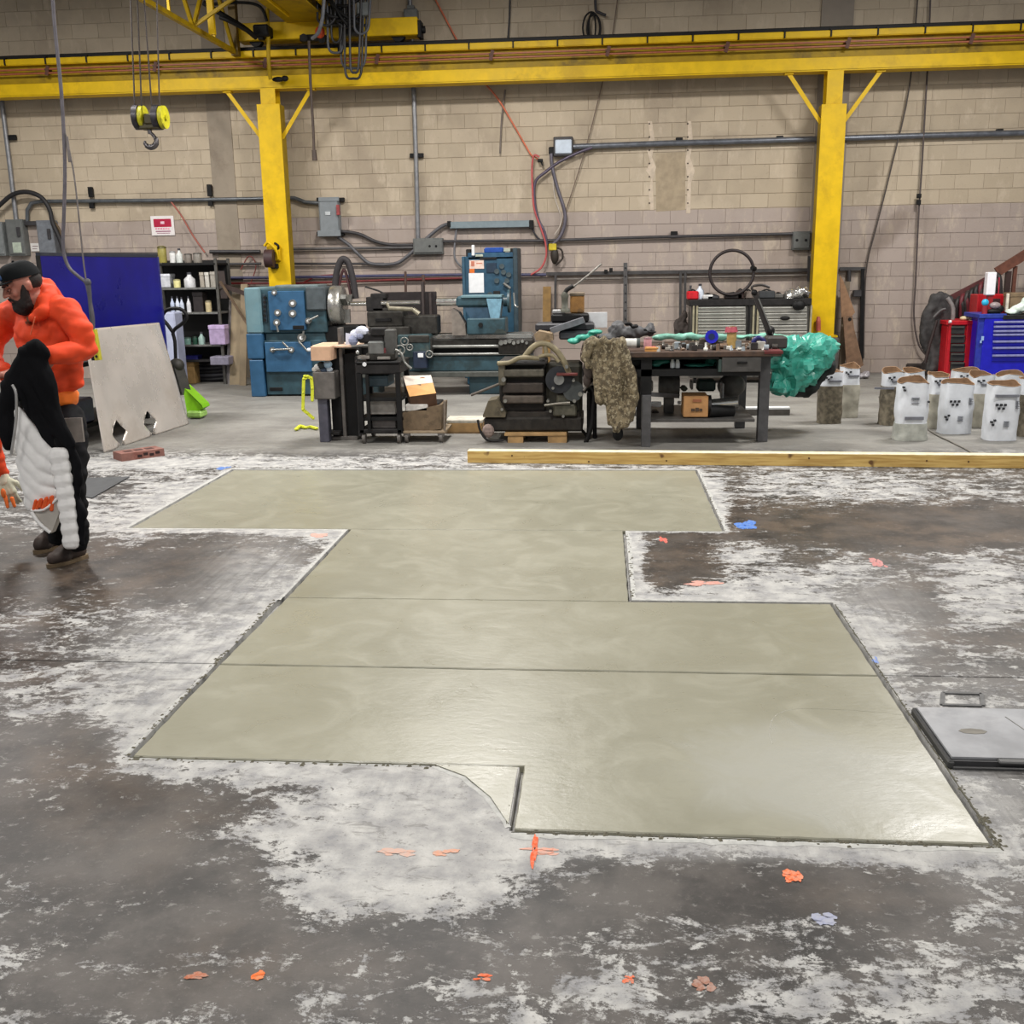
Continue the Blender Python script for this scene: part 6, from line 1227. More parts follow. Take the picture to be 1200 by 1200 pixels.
# -------------------------------- cement bags
BAGW = M((218, 222, 228), .5, var=.05, sc=10, bump=.4); SAND = M((110, 102, 86), .85, var=.3, sc=18, bump=.8, dirt=(70, 64, 52)); DUSTY = M((168, 164, 150), .7, var=.15, sc=10, bump=.4); KRAFT = M((142, 112, 84), .75, var=.1); PRT = M((30, 32, 38), .5); PRG = M((112, 114, 122), .5)
CHK = [(0, 0), (1, .0), (2, 0), (.5, -1), (1.6, -1)]
def bag(px, x0, x1, ytop, ybot, y, style, label, twist=0.0):
    xa, xb = P(x0, (ytop + ybot) / 2, y).x, P(x1, (ytop + ybot) / 2, y).x; w_ = (xb - xa) / 2; cx = (xa + xb) / 2; zt_ = P(px, ytop, y).z; zb_ = 0.0; dp_ = .105; cyy_ = y + dp_
    t_ = thing('cement_bag', label, 'bag', (cx, cyy_, 0), 'opened cement bags on the floor at right')
    random.seed(int(px * 7)); cs, sn = math.cos(twist), math.sin(twist)
    def shape(z0, z1, grow, n=14, mat=None, nm='bag', top=False, seedo=0):
        seg = 28; vs = []; fs = []
        for i_ in range(n + 1):
            u = i_ / n; z_ = z0 + (z1 - z0) * u; f_ = (z_ - zb_) / (zt_ - zb_)
            prof = grow * (1 + .07 * math.sin(f_ * 3.0) - .03 * f_ + (.05 if f_ < .06 else 0))
            for k in range(seg):
                a = 2 * math.pi * k / seg; ca, sa = math.cos(a), math.sin(a); e = .55
                x_ = w_ * prof * math.copysign(abs(ca) ** e, ca); y_ = dp_ * prof * math.copysign(abs(sa) ** e, sa)
                nn_ = .012 * mn.noise(Vector((x_ * 14 + px, y_ * 14, z_ * 9 + seedo))); rr = 1 + nn_ / .12
                zz_ = z_ + ((.018 * mn.noise(Vector((a * 1.2, px, 3))) + .012 * math.cos(a * 2 + px) + .03 * max(0, sa)) if top and i_ > n - 2 else 0)
                x2, y2 = x_ * rr, y_ * rr; vs.append((cx + x2 * cs - y2 * sn, cyy_ + x2 * sn + y2 * cs, max(zz_, 0.002)))
        fs = [(i_ * seg + k, i_ * seg + (k + 1) % seg, (i_ + 1) * seg + (k + 1) % seg, (i_ + 1) * seg + k) for i_ in range(n) for k in range(seg)]
        m_ = MB(); m_.add(vs, fs, True); m_.add(vs[:seg], [tuple(range(seg))[::-1]])
        if not top: m_.add(vs[-seg:], [tuple(range(seg))])
        return m_.build(nm, mat, t_)
    H_ = zt_
    if style == 'white': shape(0, H_, 1.0, 14, BAGW, 'sack', True); lo_ = .06
    elif style == 'dirty': shape(0, H_ * .74, 1.03, 12, SAND, 'caked_base'); shape(H_ * .66, H_, 1.0, 6, BAGW, 'sack_top', True)
    elif style == 'dusty': shape(0, H_ * .66, 1.02, 12, DUSTY, 'dusty_base'); shape(H_ * .6, H_, 1.0, 6, BAGW, 'sack_top', True)
    elif style == 'plastic': shape(H_ * .22, H_, 1.0, 12, BAGW, 'sack', True); shape(0, H_ * .3, 1.06, 6, M((172, 174, 166), .35, var=.12, bump=.5), 'clear_wrap')
    shape(H_ * .86, H_ * .93, .93, 2, M((96, 74, 52), .85, var=.2), 'contents'); shape(H_ * .85, H_, .965, 4, KRAFT, 'inner_liner', True); 
    # kraft rim
    m_ = MB(); seg = 28; pts_ = []
    for k in range(seg):
        a = 2 * math.pi * k / seg; ca, sa = math.cos(a), math.sin(a); x_ = w_ * .985 * math.copysign(abs(ca) ** .55, ca); y_ = dp_ * .985 * math.copysign(abs(sa) ** .55, sa)
        pts_.append((cx + x_ * cs - y_ * sn, cyy_ + x_ * sn + y_ * cs, H_ + .001 + .018 * mn.noise(Vector((a * 1.2, px, 3))) + .012 * math.cos(a * 2 + px) + .03 * max(0, sa)))
    m_.tube(pts_, .0045, 6, 1, True); m_.build('paper_rim', KRAFT, t_)
    yf = cyy_ - dp_ * 1.06 - .012
    def pr_(u, v, uw, vh, mat, nm='print_mark'):
        m_ = MB(); x_ = cx + (u - .5) * 2 * w_; z_ = v * H_; m_.box(x_ - uw / 2, x_ + uw / 2, yf - .004, yf + .03, z_ - vh / 2, z_ + vh / 2); m_.build(nm, mat, t_)
    sq_ = .017
    tz = .62 if style in ('white',) else .88
    if style == 'white':
        for a, c in CHK: pr_(.2 + a * .13, .66 + c * .065, sq_ * 1.15, sq_ * 1.15, PRT, 'logo_square')
        for a, c in ((.05, .35), (.15, .38), (.1, .3)): pr_(a + .02, c, sq_, sq_, PRT, 'logo_square')
        for c in (.33, .3, .27, .36): pr_(.55, c, .05, .003, PRG)
        for c in (.72, .69, .66, .63, .6): pr_(.86, c, .03, .003, PRG)
        if twist == 0.0: pr_(.5, .82, w_ * 1.5, .022, PRG, 'grey_band')
    elif style == 'plastic':
        pr_(.5, .4, w_ * 1.25, .028, PRG, 'grey_band'); pr_(.12, .88, sq_, sq_, PRT, 'logo_square'); pr_(.08, .93, sq_, sq_, PRT, 'logo_square'); pr_(.95, .68, sq_ * .8, sq_, PRT, 'logo_square')
        for c in (.75, .72, .66): pr_(.5, c, .07, .003, PRG)
    else:
        pr_(.2, .91, sq_, sq_, PRT, 'logo_square'); pr_(.42, .92, sq_, sq_, PRT, 'logo_square'); pr_(.3, .88, sq_ * .7, sq_ * .7, PRT, 'logo_square'); pr_(.6, .84, w_ * 1.1, .018, PRG, 'grey_band')
    return t_
def fy(px, py): return F(px, py).y
bag(982, 962, 988, 437, 497, fy(972, 497), 'dirty', 'mud-caked cement bag at the far left of the bags, before the torn cardboard')
bag(998, 986, 1008, 431, 491, fy(998, 490), 'dusty', 'grey dusty cement bag just behind the mud-caked leftmost bag')
bag(1052, 1036, 1060, 437, 499, fy(1045, 499), 'dirty', 'mud-caked cement bag behind the white wrapped bag')
bag(1076, 1060, 1084, 436, 499, fy(1070, 492) + .25, 'dusty', 'dusty cement bag behind the white wrapped bag, on its right')
bag(1106, 1090, 1112, 441, 505, fy(1100, 503), 'dusty', 'dusty cement bag half hidden left of the wide white bag')
bag(1072, 1054, 1089, 449, 517, fy(1072, 517), 'plastic', 'white cement bag with clear wrapped foot and grey stripe, nearest left')
bag(1123, 1106, 1142, 450, 511, fy(1125, 509), 'white', 'wide white cement bag with black checker logo in the middle', .1)
bag(1152, 1139, 1165, 441, 508, fy(1152, 503) + .1, 'dusty', 'olive dusty cement bag between the two big white bags')
bag(1130, 1118, 1150, 436, 490, fy(1130, 490) + .3, 'dirty', 'cement bag with kraft top standing behind the middle white bag')
bag(1180, 1160, 1196, 452, 519, fy(1178, 517), 'white', 'large white cement bag with checker logo at the right front')
bag(1185, 1170, 1205, 441, 500, fy(1185, 500) + .2, 'dusty', 'cement bag with brown open top behind the right front white bag')
bag(1212, 1198, 1232, 446, 512, fy(1200, 512), 'dirty', 'dark caked cement bag cut off by the right photo edge')
for a in ((1025, 1048, 455, 'short grey trowel handle lying across the left bags'), (1140, 1165, 456, 'grey tool bar lying between the white bags')):
    b = MB(); yq = fy(1052, 500) + .03; b.bar(P(a[0], a[2], yq), P(a[1], a[2], yq), .02, .02); tag(b.build('tool_bar', PRG), a[3], 'tool')
b = MB(); b.tube([F(a, c, .008) for a, c in ((1030, 465), (1060, 480), (1090, 505), (1115, 518), (1135, 528), (1150, 540))], .008, 6, 4); tag(b.build('floor_cable', M((120, 116, 110), .6)), 'grey cable lying on the floor before the cement bags', 'cable')
# -------------------------------- tool chests at right
ry = 14.4
rc = thing('red_tool_chest', 'narrow red tool chest with black drawers left of the blue chest', 'tool chest', Vector((P(1128, 400, ry).x, ry, 0)))
REDC = M((176, 18, 30), .4, var=.06)
b = MB(); b.box(P(1110, 400, ry).x, P(1143, 400, ry).x, ry + .03, ry + .6, 0.03, P(1128, 378, ry).z, .008); b.build('chest_body', REDC, rc)
pb(rc, 'side_frame', REDC, ry, [(1110, 380, 1113.5, 438, 0, .05), (1131, 380, 1141, 438, 0, .05)], .006); pb(rc, 'top_rim', REDC, ry, [(1109.5, 376, 1143, 381, -.01, .6)], .008)
for k in range(5): 
    dr = pb(rc, 'drawer', M((44, 44, 40), .5), ry, [(1114, 382 + k * 10.6, 1131, 391.5 + k * 10.6, .0, .04)], .006); b = MB(); b.pbox(1115, 383 + k * 10.6, 1130, 384.5 + k * 10.6, ry - .02, .02, .003); b.build('drawer_pull', M((70, 70, 64), .4), dr)
b = MB(); q = P(1112, 377, ry - .05); b.cyl(q, q + Vector((.03, 0, 0)), .02, seg=10); b.build('corner_knob', WHITE, rc)
by3 = 13.95
bc = thing('blue_tool_chest', 'wide royal-blue tool chest with seven grey-handled drawers', 'tool chest', Vector((P(1200, 400, by3).x, by3, 0)))
BLC = M((22, 22, 176), .35, var=.06)
b = MB(); xq0, xq1 = P(1152, 400, by3).x, P(1275, 400, by3).x; b.box(xq0, xq1, by3, by3 + .6, .03, P(1170, 371, by3).z, .008); b.build('chest_body', BLC, bc)
b = MB(); b.pprism([(1147, 369), (1163, 370), (1163, 437), (1141, 437)], by3 + .02, .03); b.build('side_panel', M((34, 48, 150), .4, dirt=(52, 70, 160)), bc)
pb(bc, 'top_tray', M((40, 60, 150), .4), by3, [(1148, 368, 1180, 373, -.01, .6)], .006); pb(bc, 'top_mat', DARK2, by3, [(1176, 369, 1275, 374, -.02, .6)], .004)
for k, y0 in enumerate((376, 381.5, 386.7, 391, 399, 406.5, 415.5)):
    y1 = (380.5, 386, 390, 397.5, 405, 414, 423)[k]; a = 1165 - k * .35
    dr = pb(bc, 'drawer', BLC, by3, [(a, y0, 1272, y1, -.015, .03)], .004); b = MB(); b.pbox(a + .5, y0 - .2, 1272, y0 + 2.2, by3 - .045, .03, .005); b.build('drawer_handle', M((146, 148, 196), .35, .3), dr)
pb(bc, 'scuff_mark', M((150, 180, 220), .5), by3, [(1150, 394, 1153, 399, -.012, .005), (1148.5, 399, 1150.5, 402, -.012, .005)], 0)
kz2 = P(1165, 368, by3).z
# red upper chest behind
r2y = by3 + .75; r2 = thing('red_upper_chest', 'red tool box with dark front standing behind the blue chest', 'tool box', P(1160, 372, r2y))
pb(r2, 'box_body', REDC, r2y, [(1145, 345, 1181, 372, 0, .3)], .01); pb(r2, 'front_panel', M((60, 34, 34), .5), r2y, [(1158, 350, 1172, 362, -.01, .02)], .004)
b = MB(); b.box(P(1146, 360, r2y).x, P(1180, 360, r2y).x, r2y + .02, r2y + .3, 0, P(1160, 373, r2y).z); b.build('lower_cabinet', M((60, 20, 24), .5), r2)
b = MB(); b.pbox(1157, 319, 1167.5, 346, by3 + .3, .12, .01); o = b.build('white_carton', M((240, 238, 244), .45, var=.02)); 
b = MB(); q = P(1162, 346, by3 + .3); b.box(q.x - .03, q.x + .03, q.y + .02, q.y + .1, kz2, q.z); o.name = 'body'
t_ = thing('white_bottle', 'tall white bottle-shaped carton on the blue chest before the red box', 'carton', P(1162, 369, by3 + .3)); o.parent = t_; o.location = WL[o] - WL[t_]; b.build('foot', M((150, 30, 36), .5), t_)
t_ = thing('cyan_ball', 'bright cyan spray cap on the blue chest', 'cap', P(1154, 367, by3 + .1)); b = MB(); b.ell(P(1154.5, 354.5, by3 + .1), (.045, .04, .045)); b.build('cap_top', M((40, 178, 222), .35), t_); b = MB(); q = P(1154.5, 358, by3 + .1); b.cyl((q.x, q.y, kz2), (q.x, q.y, q.z), .035, seg=14); b.build('can_body', M((150, 40, 50), .4), t_)
t_ = thing('grinder_tool', 'grey and black power tool lying on the blue chest', 'power tool', P(1167, 368, by3 + .05)); b = MB(); b.ell(P(1166, 358, by3 + .1), (.07, .05, .045)); b.build('tool_head', M((150, 136, 136), .4), t_); b = MB(); b.ell(P(1165, 365, by3 + .1), (.1, .05, .04)); b.ell(P(1172, 362, by3 + .1), (.05, .04, .05)); b.build('tool_grip', DARK, t_)
lump('white_bag_heap', [(1185, 366, 8, 4), (1194, 362, 9, 6), (1203, 358, 8, 8)], by3 + .15, .1, M((214, 228, 218), .5), 'white and mint plastic bag heap at the right end of the blue chest', 'bag', .03, .016)
sbox('brown_carton', 1184, 344, 1215, 362, by3 + .4, .25, M((130, 110, 84), .7), 'brown carton behind the white plastic on the blue chest', 'box')
b = MB(); b.pbox(1179.5, 344, 1182.5, 366, by3 + .2, .04, .005); tag(b.build('white_tube', M((214, 206, 190), .5)), 'thin white tube beside the brown carton on the blue chest', 'tube')
t_ = thing('yellow_gloves', 'cream work glove lying on the red tool chest', 'glove', P(1134, 376, ry)); b = MB(); b.ell(P(1130, 373, ry + .1), (.06, .06, .03), seg=10); b.build('glove_palm', M((206, 190, 150), .7), t_)
for k in range(4): b = MB(); b.cap(P(1133 + k, 371 + k * 1.3, ry + .06), P(1142, 372 + k * 1.5, ry + .04), .012, seg=8); b.build('glove_finger', M((206, 190, 150) if k % 2 else (70, 60, 44), .7), t_)
# hanging dark coat left of the red chest
hb_ = MB(); hy = ry + .35; s_ = hy / FPX
for pts_, r_ in (([(1096, 350), (1087, 372), (1084, 392), (1088, 410)], 6), ([(1100, 350), (1096, 380), (1094, 410), (1092, 432)], 7), ([(1106, 350), (1106, 380), (1103, 412), (1100, 436)], 6.5), ([(1112, 352), (1112, 380), (1108, 410), (1106, 436)], 4.5)):
    q = [P(a, c_, hy + .03 * math.sin(a * 2)) for a, c_ in pts_]
    for k in range(len(q) - 1): hb_.cap(q[k], q[k + 1], r_ * s_, seg=10)
def dph(v, n_): return v + n_ * (.045 * mn.noise(Vector((v.x * 9, v.y * 5, v.z * 4 + v.x * 5))) + .01 * mn.noise(v * 20))
hc = thing('hanging_coat', 'dark grey coat hanging in folds on the wall left of the red chest', 'coat', P(1100, 437, hy)); remesh(hb_, 'coat_body', M((52, 50, 50), .75, var=.25), hc, .022, 2, disp=dph)
pt(hc, 'coat_trim', M((126, 122, 120), .6), [(1110, 349), (1117, 362), (1115, 385), (1118, 376)], hy - .05, .03, 3); pt(hc, 'coat_edge', M((84, 82, 82), .6), [(1094, 372), (1102, 364), (1108, 362)], hy - .14, .016, 3)
pt(hc, 'hanging_strap', M((44, 32, 30), .7), [(1098, 375), (1090, 402), (1084, 425)], hy - .1, .02, 2); b = MB(); b.pbox(1084, 424, 1098, 440, hy - .02, .2, .03); b.build('coat_hem', M((40, 32, 32), .8), hc)
b = MB(); b.box(P(1066, 425, 15.6).x, P(1088, 425, 15.6).x, 15.55, 15.8, 0, .16, .02); tag(b.build('dark_case', M((52, 44, 42), .7)), 'dark low case on the floor at the wall left of the coat', 'case')
# stair with hoses
sr = thing('wall_stair', 'brown steel stair railing climbing to the right photo edge', 'stair', P(1190, 430, 15.4)); BRN = M((104, 62, 46), .6, var=.15)
syy = 15.4
b = MB(); b.bar(P(1168, 319, syy), P(1260, 262, syy), .05, .13, up=(0, 0, 1)); b.build('handrail', BRN, sr)
b = MB(); b.bar(P(1110, 352, syy), P(1168, 322, syy), .05, .09, up=(0, 0, 1)); b.build('lower_rail', M((84, 40, 40), .6), sr)
for a, c0_ in ((1189, 318), (1216, 300)):
    b = MB(); b.box(P(a - 2, 330, syy).x, P(a + 2, 330, syy).x, syy, syy + .05, P(a, 345, syy).z - .3, P(a, c0_ - 6, syy).z); b.build('baluster', BRN, sr)
b = MB(); b.box(P(1172, 400, syy).x, P(1178, 400, syy).x, syy, syy + .06, 0, P(1175, 318, syy).z); b.build('newel_post', M((60, 40, 36), .6), sr)
hs_ = thing('hose_bundle', 'dark hoses draped over the stair railing behind the red box', 'hoses', P(1145, 370, syy - .2))
for k in range(9):
    a = 1120 + k * 5.5; top = 349 - k * 3.4; b = MB(); b.tube([P(a, 372, syy - .1), P(a + 1, top + 8, syy - .13), P(a + 4, top, syy - .08), P(a + 8, top + 8, syy - .14), P(a + 9, 374, syy - .1)], .03, 8, 4); b.build('hose_loop', M(((40, 34, 34), (96, 30, 38), (54, 46, 44), (30, 28, 28))[k % 4], .55), hs_)
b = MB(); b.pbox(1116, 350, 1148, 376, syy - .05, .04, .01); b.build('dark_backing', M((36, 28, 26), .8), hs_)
pt(hs_, 'red_cord', M((170, 40, 60), .5), [(1171, 325), (1170, 345), (1168, 360)], syy - .3, .01, 2)
# -------------------------------- long lumber
q0 = F(548, 542.5); q1 = F(1200, 549); dr_ = (q1 - q0).normalized(); pv = Vector((-dr_.y, dr_.x, 0)); L_ = 6.4
t_ = thing('lumber', 'long straight pine timber lying on the floor behind the fresh concrete', 'timber', q0 + dr_ * L_ / 2)
WDL = NT('pine'); g = WDL.n('TexCoord').outputs['Object']; mp = WDL.n('Mapping', Vector=g); mp.inputs['Scale'].default_value = (.6, 14, 14)
c = WDL.mix(WDL.ss(WDL.noise(mp.outputs[0], 4, 5), .35, .65), lin((178, 142, 76)), lin((206, 174, 104))); c = WDL.mix(WDL.ss(WDL.noise(g, 6, 2), .68, .74), c, lin((104, 72, 36))); WDL.set(WDL.b.inputs['Base Color'], c); WDL.b.inputs['Roughness'].default_value = .6
b = MB(); hh = .105; b.obox(q0 + dr_ * L_ / 2 + pv * .055 + Vector((0, 0, hh / 2)), dr_ * L_ / 2, pv * .055, Vector((0, 0, hh / 2 - .002))); b.build('timber', WDL.m, t_)
b = MB(); b.obox(q0 + dr_ * L_ / 2 + pv * .055 + Vector((0, 0, hh)), dr_ * L_ / 2, pv * .053, Vector((0, 0, .002))); b.build('pale_top', M((222, 210, 176), .7), t_)  # paler strip along the top face of the timber
for a, c in ((600, 534), (781, 540), (948, 537), (1086, 540), (1135, 541), (690, 541)):
    d_ = ray(a, c); tt = (q0 - CAM).dot(pv) / d_.dot(pv); w_ = CAM + d_ * tt; b = MB(); b.cyl(w_ - pv * .002, w_ + pv * .01, .008, seg=8); b.build('knot', M((84, 54, 28), .7), t_)
# -------------------------------- steel cover at the right
cvz = .035; A_, B_ = F(1114, 901, 0.0), F(1230, 906, 0.0); C_, D_ = F(1075, 828, cvz), F(1230, 828, cvz)
m1_, m2_ = F(1113, 890, cvz), F(1240, 893, cvz)
t_ = thing('cover_slab', 'square dusty grey slab with black rubber edge lying at the right', 'slab', (m1_ + D_) / 2)
b = MB(); x0_, x1_, y0_, y1_ = m1_.x, m1_.x + 1.0, m1_.y, C_.y
vv_ = [(x0_, y0_), (x1_, y0_ + .0), (x1_, y1_), (x0_, y1_)]
b.prism([(x, y, .008) for x, y in vv_], (0, 0, .022)); b.build('rubber_base', M((40, 40, 42), .6), t_)
b = MB(); b.prism([(x0_ + .012, y0_ + .016, .03), (x1_ - .01, y0_ + .016, .03), (x1_ - .01, y1_ - .01, .03), (x0_ + .012, y1_ - .01, .03)], (0, 0, .008)); b.build('slab_top', M((146, 147, 150), .65, var=.14, sc=5, bump=.2, dirt=(168, 168, 170)), t_)
b = MB(); b.box(x0_ - .005, x0_ + .02, y0_ - .004, y1_, .0, .03, .006); b.build('edge_lip', M((58, 58, 58), .5, .3), t_); b = MB(); b.box(x0_ + .01, x1_, y0_ - .008, y0_ + .004, .0, .012, .003); b.box(x0_ + .16, x1_, y0_ - .012, y0_ + .02, .024, .036, .004); b.build('edge_lip', M((72, 72, 72), .5, .3), t_)
b = MB(); q = F(1140, 857, .0382); b.cyl(q, q + Vector((0, 0, .001)), .05, seg=8); o = b.build('oil_stain', M((116, 112, 104), .7), t_); o.scale = (1, .45, 1)
b = MB(); q = F(1178, 840, .0382); b.bar(q, F(1200, 855, .0382), .004, .002); b.build('scratch', M((110, 108, 104), .7), t_)
fr = thing('floor_drain', 'small worn dark metal frame in the floor behind the dusty slab', 'drain', F(1128, 818))
for a, c in (((1105, 812), (1150, 813)), ((1104, 826), (1150, 827)), ((1105, 812), (1104, 826)), ((1150, 813), (1152, 827))): b = MB(); b.bar(F(*a, .003), F(*c, .003), .016, .006); b.build('frame_bar', M((92, 92, 92), .6, .2, var=.2), fr)
# -------------------------------- paint marks
def mark(px, py, rx, ry_, col, label, n=9, seed=0):
    random.seed(seed + px); c_ = F(px, py); ex = (F(px + rx, py) - c_).length; ey = (F(px, py - ry_) - c_).length; b = MB(); n *= 2
    for k in range(n):
        u = Vector((c_.x + random.uniform(-.75, .75) * ex, c_.y + random.uniform(-.75, .75) * ey, 0)); m_ = random.randint(7, 10); rr = random.uniform(.25, .6)
        pl = [(u.x + ex * rr * random.uniform(.5, 1.1) * math.cos(2 * math.pi * j / m_), u.y + ey * rr * random.uniform(.5, 1.1) * math.sin(2 * math.pi * j / m_), .0004 + k * .00012) for j in range(m_)]
        b.prism(pl, (0, 0, .0004))
    t = NT('spray_paint'); g_ = t.n('TexCoord').outputs['Object']; t.set(t.b.inputs['Base Color'], t.mix(t.ss(t.noise(g_, 60, 5, .7), .4, .6), lin(col), lin(tuple(int(v * .6 + 70) for v in col)))); t.b.inputs['Roughness'].default_value = .8
    tag(b.build('paint_mark', t.m), label, 'paint mark', 'sprayed paint marks on the floor')
mark(626, 998, 4, 18, (236, 84, 30), 'vivid orange vertical dash at the front corner of the fresh concrete', 12)
mark(630, 998, 24, 4, (214, 150, 128), 'faint orange bar crossing the vivid orange dash', 8)
mark(930, 1028, 11, 7, (238, 112, 62), 'orange dab on the dark floor before the right front slab', 9)
mark(302, 1143, 8, 6, (226, 100, 28), 'orange spot on the dark floor at the lower left', 8)
mark(228, 1144, 14, 5, (166, 96, 66), 'dull orange smear left of the lower left orange spot', 6)
mark(565, 1145, 10, 4, (220, 96, 50), 'small orange dash at the bottom centre of the floor', 6)
mark(737, 1148, 7, 5, (214, 100, 60), 'orange fleck at the bottom, right of the small dash', 6)
mark(826, 1152, 14, 9, (150, 104, 84), 'brownish orange blotch at the bottom right of centre', 7)
mark(465, 1000, 20, 5, (200, 160, 142), 'pale orange streak inside the white dust patch', 6)
mark(522, 1000, 16, 5, (206, 150, 124), 'second pale orange streak in the dust patch, nearer the corner', 6)
mark(873, 615, 12, 5, (50, 104, 190), 'bright blue paint dab beside the back right slab corner', 10)
mark(1026, 774, 4, 4, (110, 136, 200), 'tiny light blue dab at the right slab edge', 5)
mark(260, 549, 7, 2, (60, 104, 180), 'small blue dab at the back left slab corner', 5)
mark(776, 632, 6, 4, (196, 74, 56), 'red fleck on the brown floor right of the narrow slab', 5)
mark(825, 684, 22, 3, (206, 140, 124), 'pale red streak near the right notch of the concrete', 7)
mark(1028, 660, 9, 6, (190, 120, 116), 'pinkish dab on the brown floor at the right', 6)
mark(372, 628, 12, 3, (206, 150, 134), 'faint pink smear at the left notch corner', 5)
mark(966, 1076, 14, 8, (150, 154, 176), 'bluish pale splatter on the floor at lower right', 8)
# ============================================================ PEOPLE
ORG = M((224, 66, 18), .75, var=.08, sc=9, bump=.35); ORG2 = M((246, 120, 30), .7, var=.06, sc=9, bump=.3); SKIN = M((178, 116, 98), .55, var=.08, sc=20, bump=.1); BEARD = M((30, 21, 18), .8, var=.3, sc=60, bump=.8)
TROU = M((20, 20, 23), .85, var=.2, sc=12, bump=.3, spec=.2); BOOT = M((58, 46, 40), .65, var=.25, sc=14); SOLE = M((110, 92, 68), .7, var=.15); CAPM = M((14, 17, 19), .85, var=.12, spec=.2)
def frame(f):
    f = Vector(f).normalized(); l = Vector((0, 0, 1)).cross(f).normalized(); u = f.cross(l).normalized(); return f, l, u
def head(person, c, fdir, roll=0, cap=True, beard=True):
    f, l, u = frame(fdir); R3 = Matrix((l, f, u)).transposed()
    def L(a, b_, c_): return c + l * a + f * b_ + u * c_          # left, forward, up
    b = MB(); b.ell(L(0, -.012, .03), (.078, .098, .095), R3, 20, 14); b.ell(L(0, .02, -.045), (.060, .072, .075), R3, 18, 12); b.ell(L(0, .05, -.085), (.036, .036, .03), R3, 14, 8)
    b.ell(L(0, .083, .035), (.055, .016, .016), R3, 14, 8)          # brow
    b.cap(L(0, .088, .03), L(0, .110, -.012), .009, .014, 10); b.ell(L(.012, .098, -.014), .009, seg=8, rings=6); b.ell(L(-.012, .098, -.014), .009, seg=8, rings=6)   # nose
    for s_ in (1, -1):
        b.ell(L(s_ * .042, .066, -.012), (.022, .018, .022), R3, 10, 8)   # cheeks
        b.ell(L(s_ * .08, -.005, .0), (.010, .020, .032), R3, 10, 8); b.ell(L(s_ * .088, -.012, .012), (.007, .016, .018), R3, 8, 6)
    b.cap(L(0, -.03, -.08), L(0, -.05, -.19), .058, .066, 16)
    h = remesh(b, 'head', SKIN, person, .0075, 3)
    for s_ in (1, -1):
        b = MB(); b.ell(L(s_ * .030, .083, .012), (.012, .007, .007), R3, 10, 6); e = b.build('eye', M((150, 104, 92), .5), h); b = MB(); b.ell(L(s_ * .030, .090, .010), (.005, .003, .005), R3, 8, 6); b.build('pupil', M((30, 20, 16), .3), h)
        b = MB(); b.cap(L(s_ * .014, .097, .034), L(s_ * .048, .082, .038), .005, seg=8); b.build('eyebrow', BEARD, h)
    b = MB(); b.cap(L(-.02, .088, -.052), L(.02, .088, -.052), .0065, seg=8); b.build('mouth', M((140, 72, 66), .5), h)
    if beard:
        b = MB(); b.ell(L(0, .040, -.098), (.060, .060, .050), R3, 16, 10); b.ell(L(0, .078, -.078), (.034, .022, .026), R3, 12, 8)
        for s_ in (1, -1):
            b.cap(L(s_ * .068, .012, .012), L(s_ * .064, .022, -.03), .014, .022, 10); b.cap(L(s_ * .062, .022, -.025), L(s_ * .050, .040, -.085), .024, .034, 10); b.cap(L(s_ * .050, .05, -.07), L(0, .082, -.096), .025, .024, 10); b.cap(L(s_ * .008, .098, -.034), L(s_ * .032, .078, -.055), .0085, .010, 8)
        b.ell(L(0, .04, -.125), (.04, .04, .025), R3, 12, 8)
        remesh(b, 'beard', BEARD, person, .008, 2, disp=lambda v, n_: v + n_ * .004 * mn.noise(v * 90))
    b = MB(); b.ell(L(0, -.034, .020), (.0795, .080, .066), R3, 16, 10); b.build('hair', BEARD, person)
    if cap:
        b = MB()
        for i_ in range(1):
            vs = []; seg = 24; n = 8
            for j in range(n + 1):
                th_ = math.pi / 2 * j / n
                for k in range(seg):
                    a = 2 * math.pi * k / seg; vs.append(L(.088 * math.cos(a) * math.cos(th_) ** .6, -.012 + .106 * math.sin(a) * math.cos(th_) ** .6, .052 - .012 * math.sin(a) * -1 * math.cos(th_) + .085 * math.sin(th_)))
            b.add(vs, [(j * seg + k, j * seg + (k + 1) % seg, (j + 1) * seg + (k + 1) % seg, (j + 1) * seg + k) for j in range(n) for k in range(seg)], True); b.add(vs[:seg], [tuple(range(seg))])
        cp = b.build('cap', CAPM, person)
        b = MB(); top = []; bot = []
        for k in range(13):
            a = math.pi * k / 12; x_ = .078 * math.cos(a); y_ = .055 + .128 * math.sin(a) ** .6; z_ = .068 - .012 * (x_ / .078) ** 2 + .002 * math.sin(a); top.append(L(x_, y_, z_)); bot.append(L(x_, y_, z_ - .006))
        n = 13; b.add(top + bot, [tuple(range(n)), tuple(range(2 * n - 1, n - 1, -1))] + [((k + 1) % n, k, n + k, n + (k + 1) % n) for k in range(n)]); b.build('brim', CAPM, cp)
        b = MB(); b.tube([t_ + u * -.002 + f * .002 for t_ in top[2:11]], .0045, 6, 1); b.build('brim_edge', M((210, 208, 204), .6), cp)
        b = MB(); b.ell(L(0, -.012, .138), .008, seg=8, rings=6); b.build('cap_button', CAPM, cp)
        b = MB(); b.ell(L(0, .088, .085), (.028, .012, .02), R3, 10, 6); b.build('cap_badge', M((66, 96, 140), .6), cp)
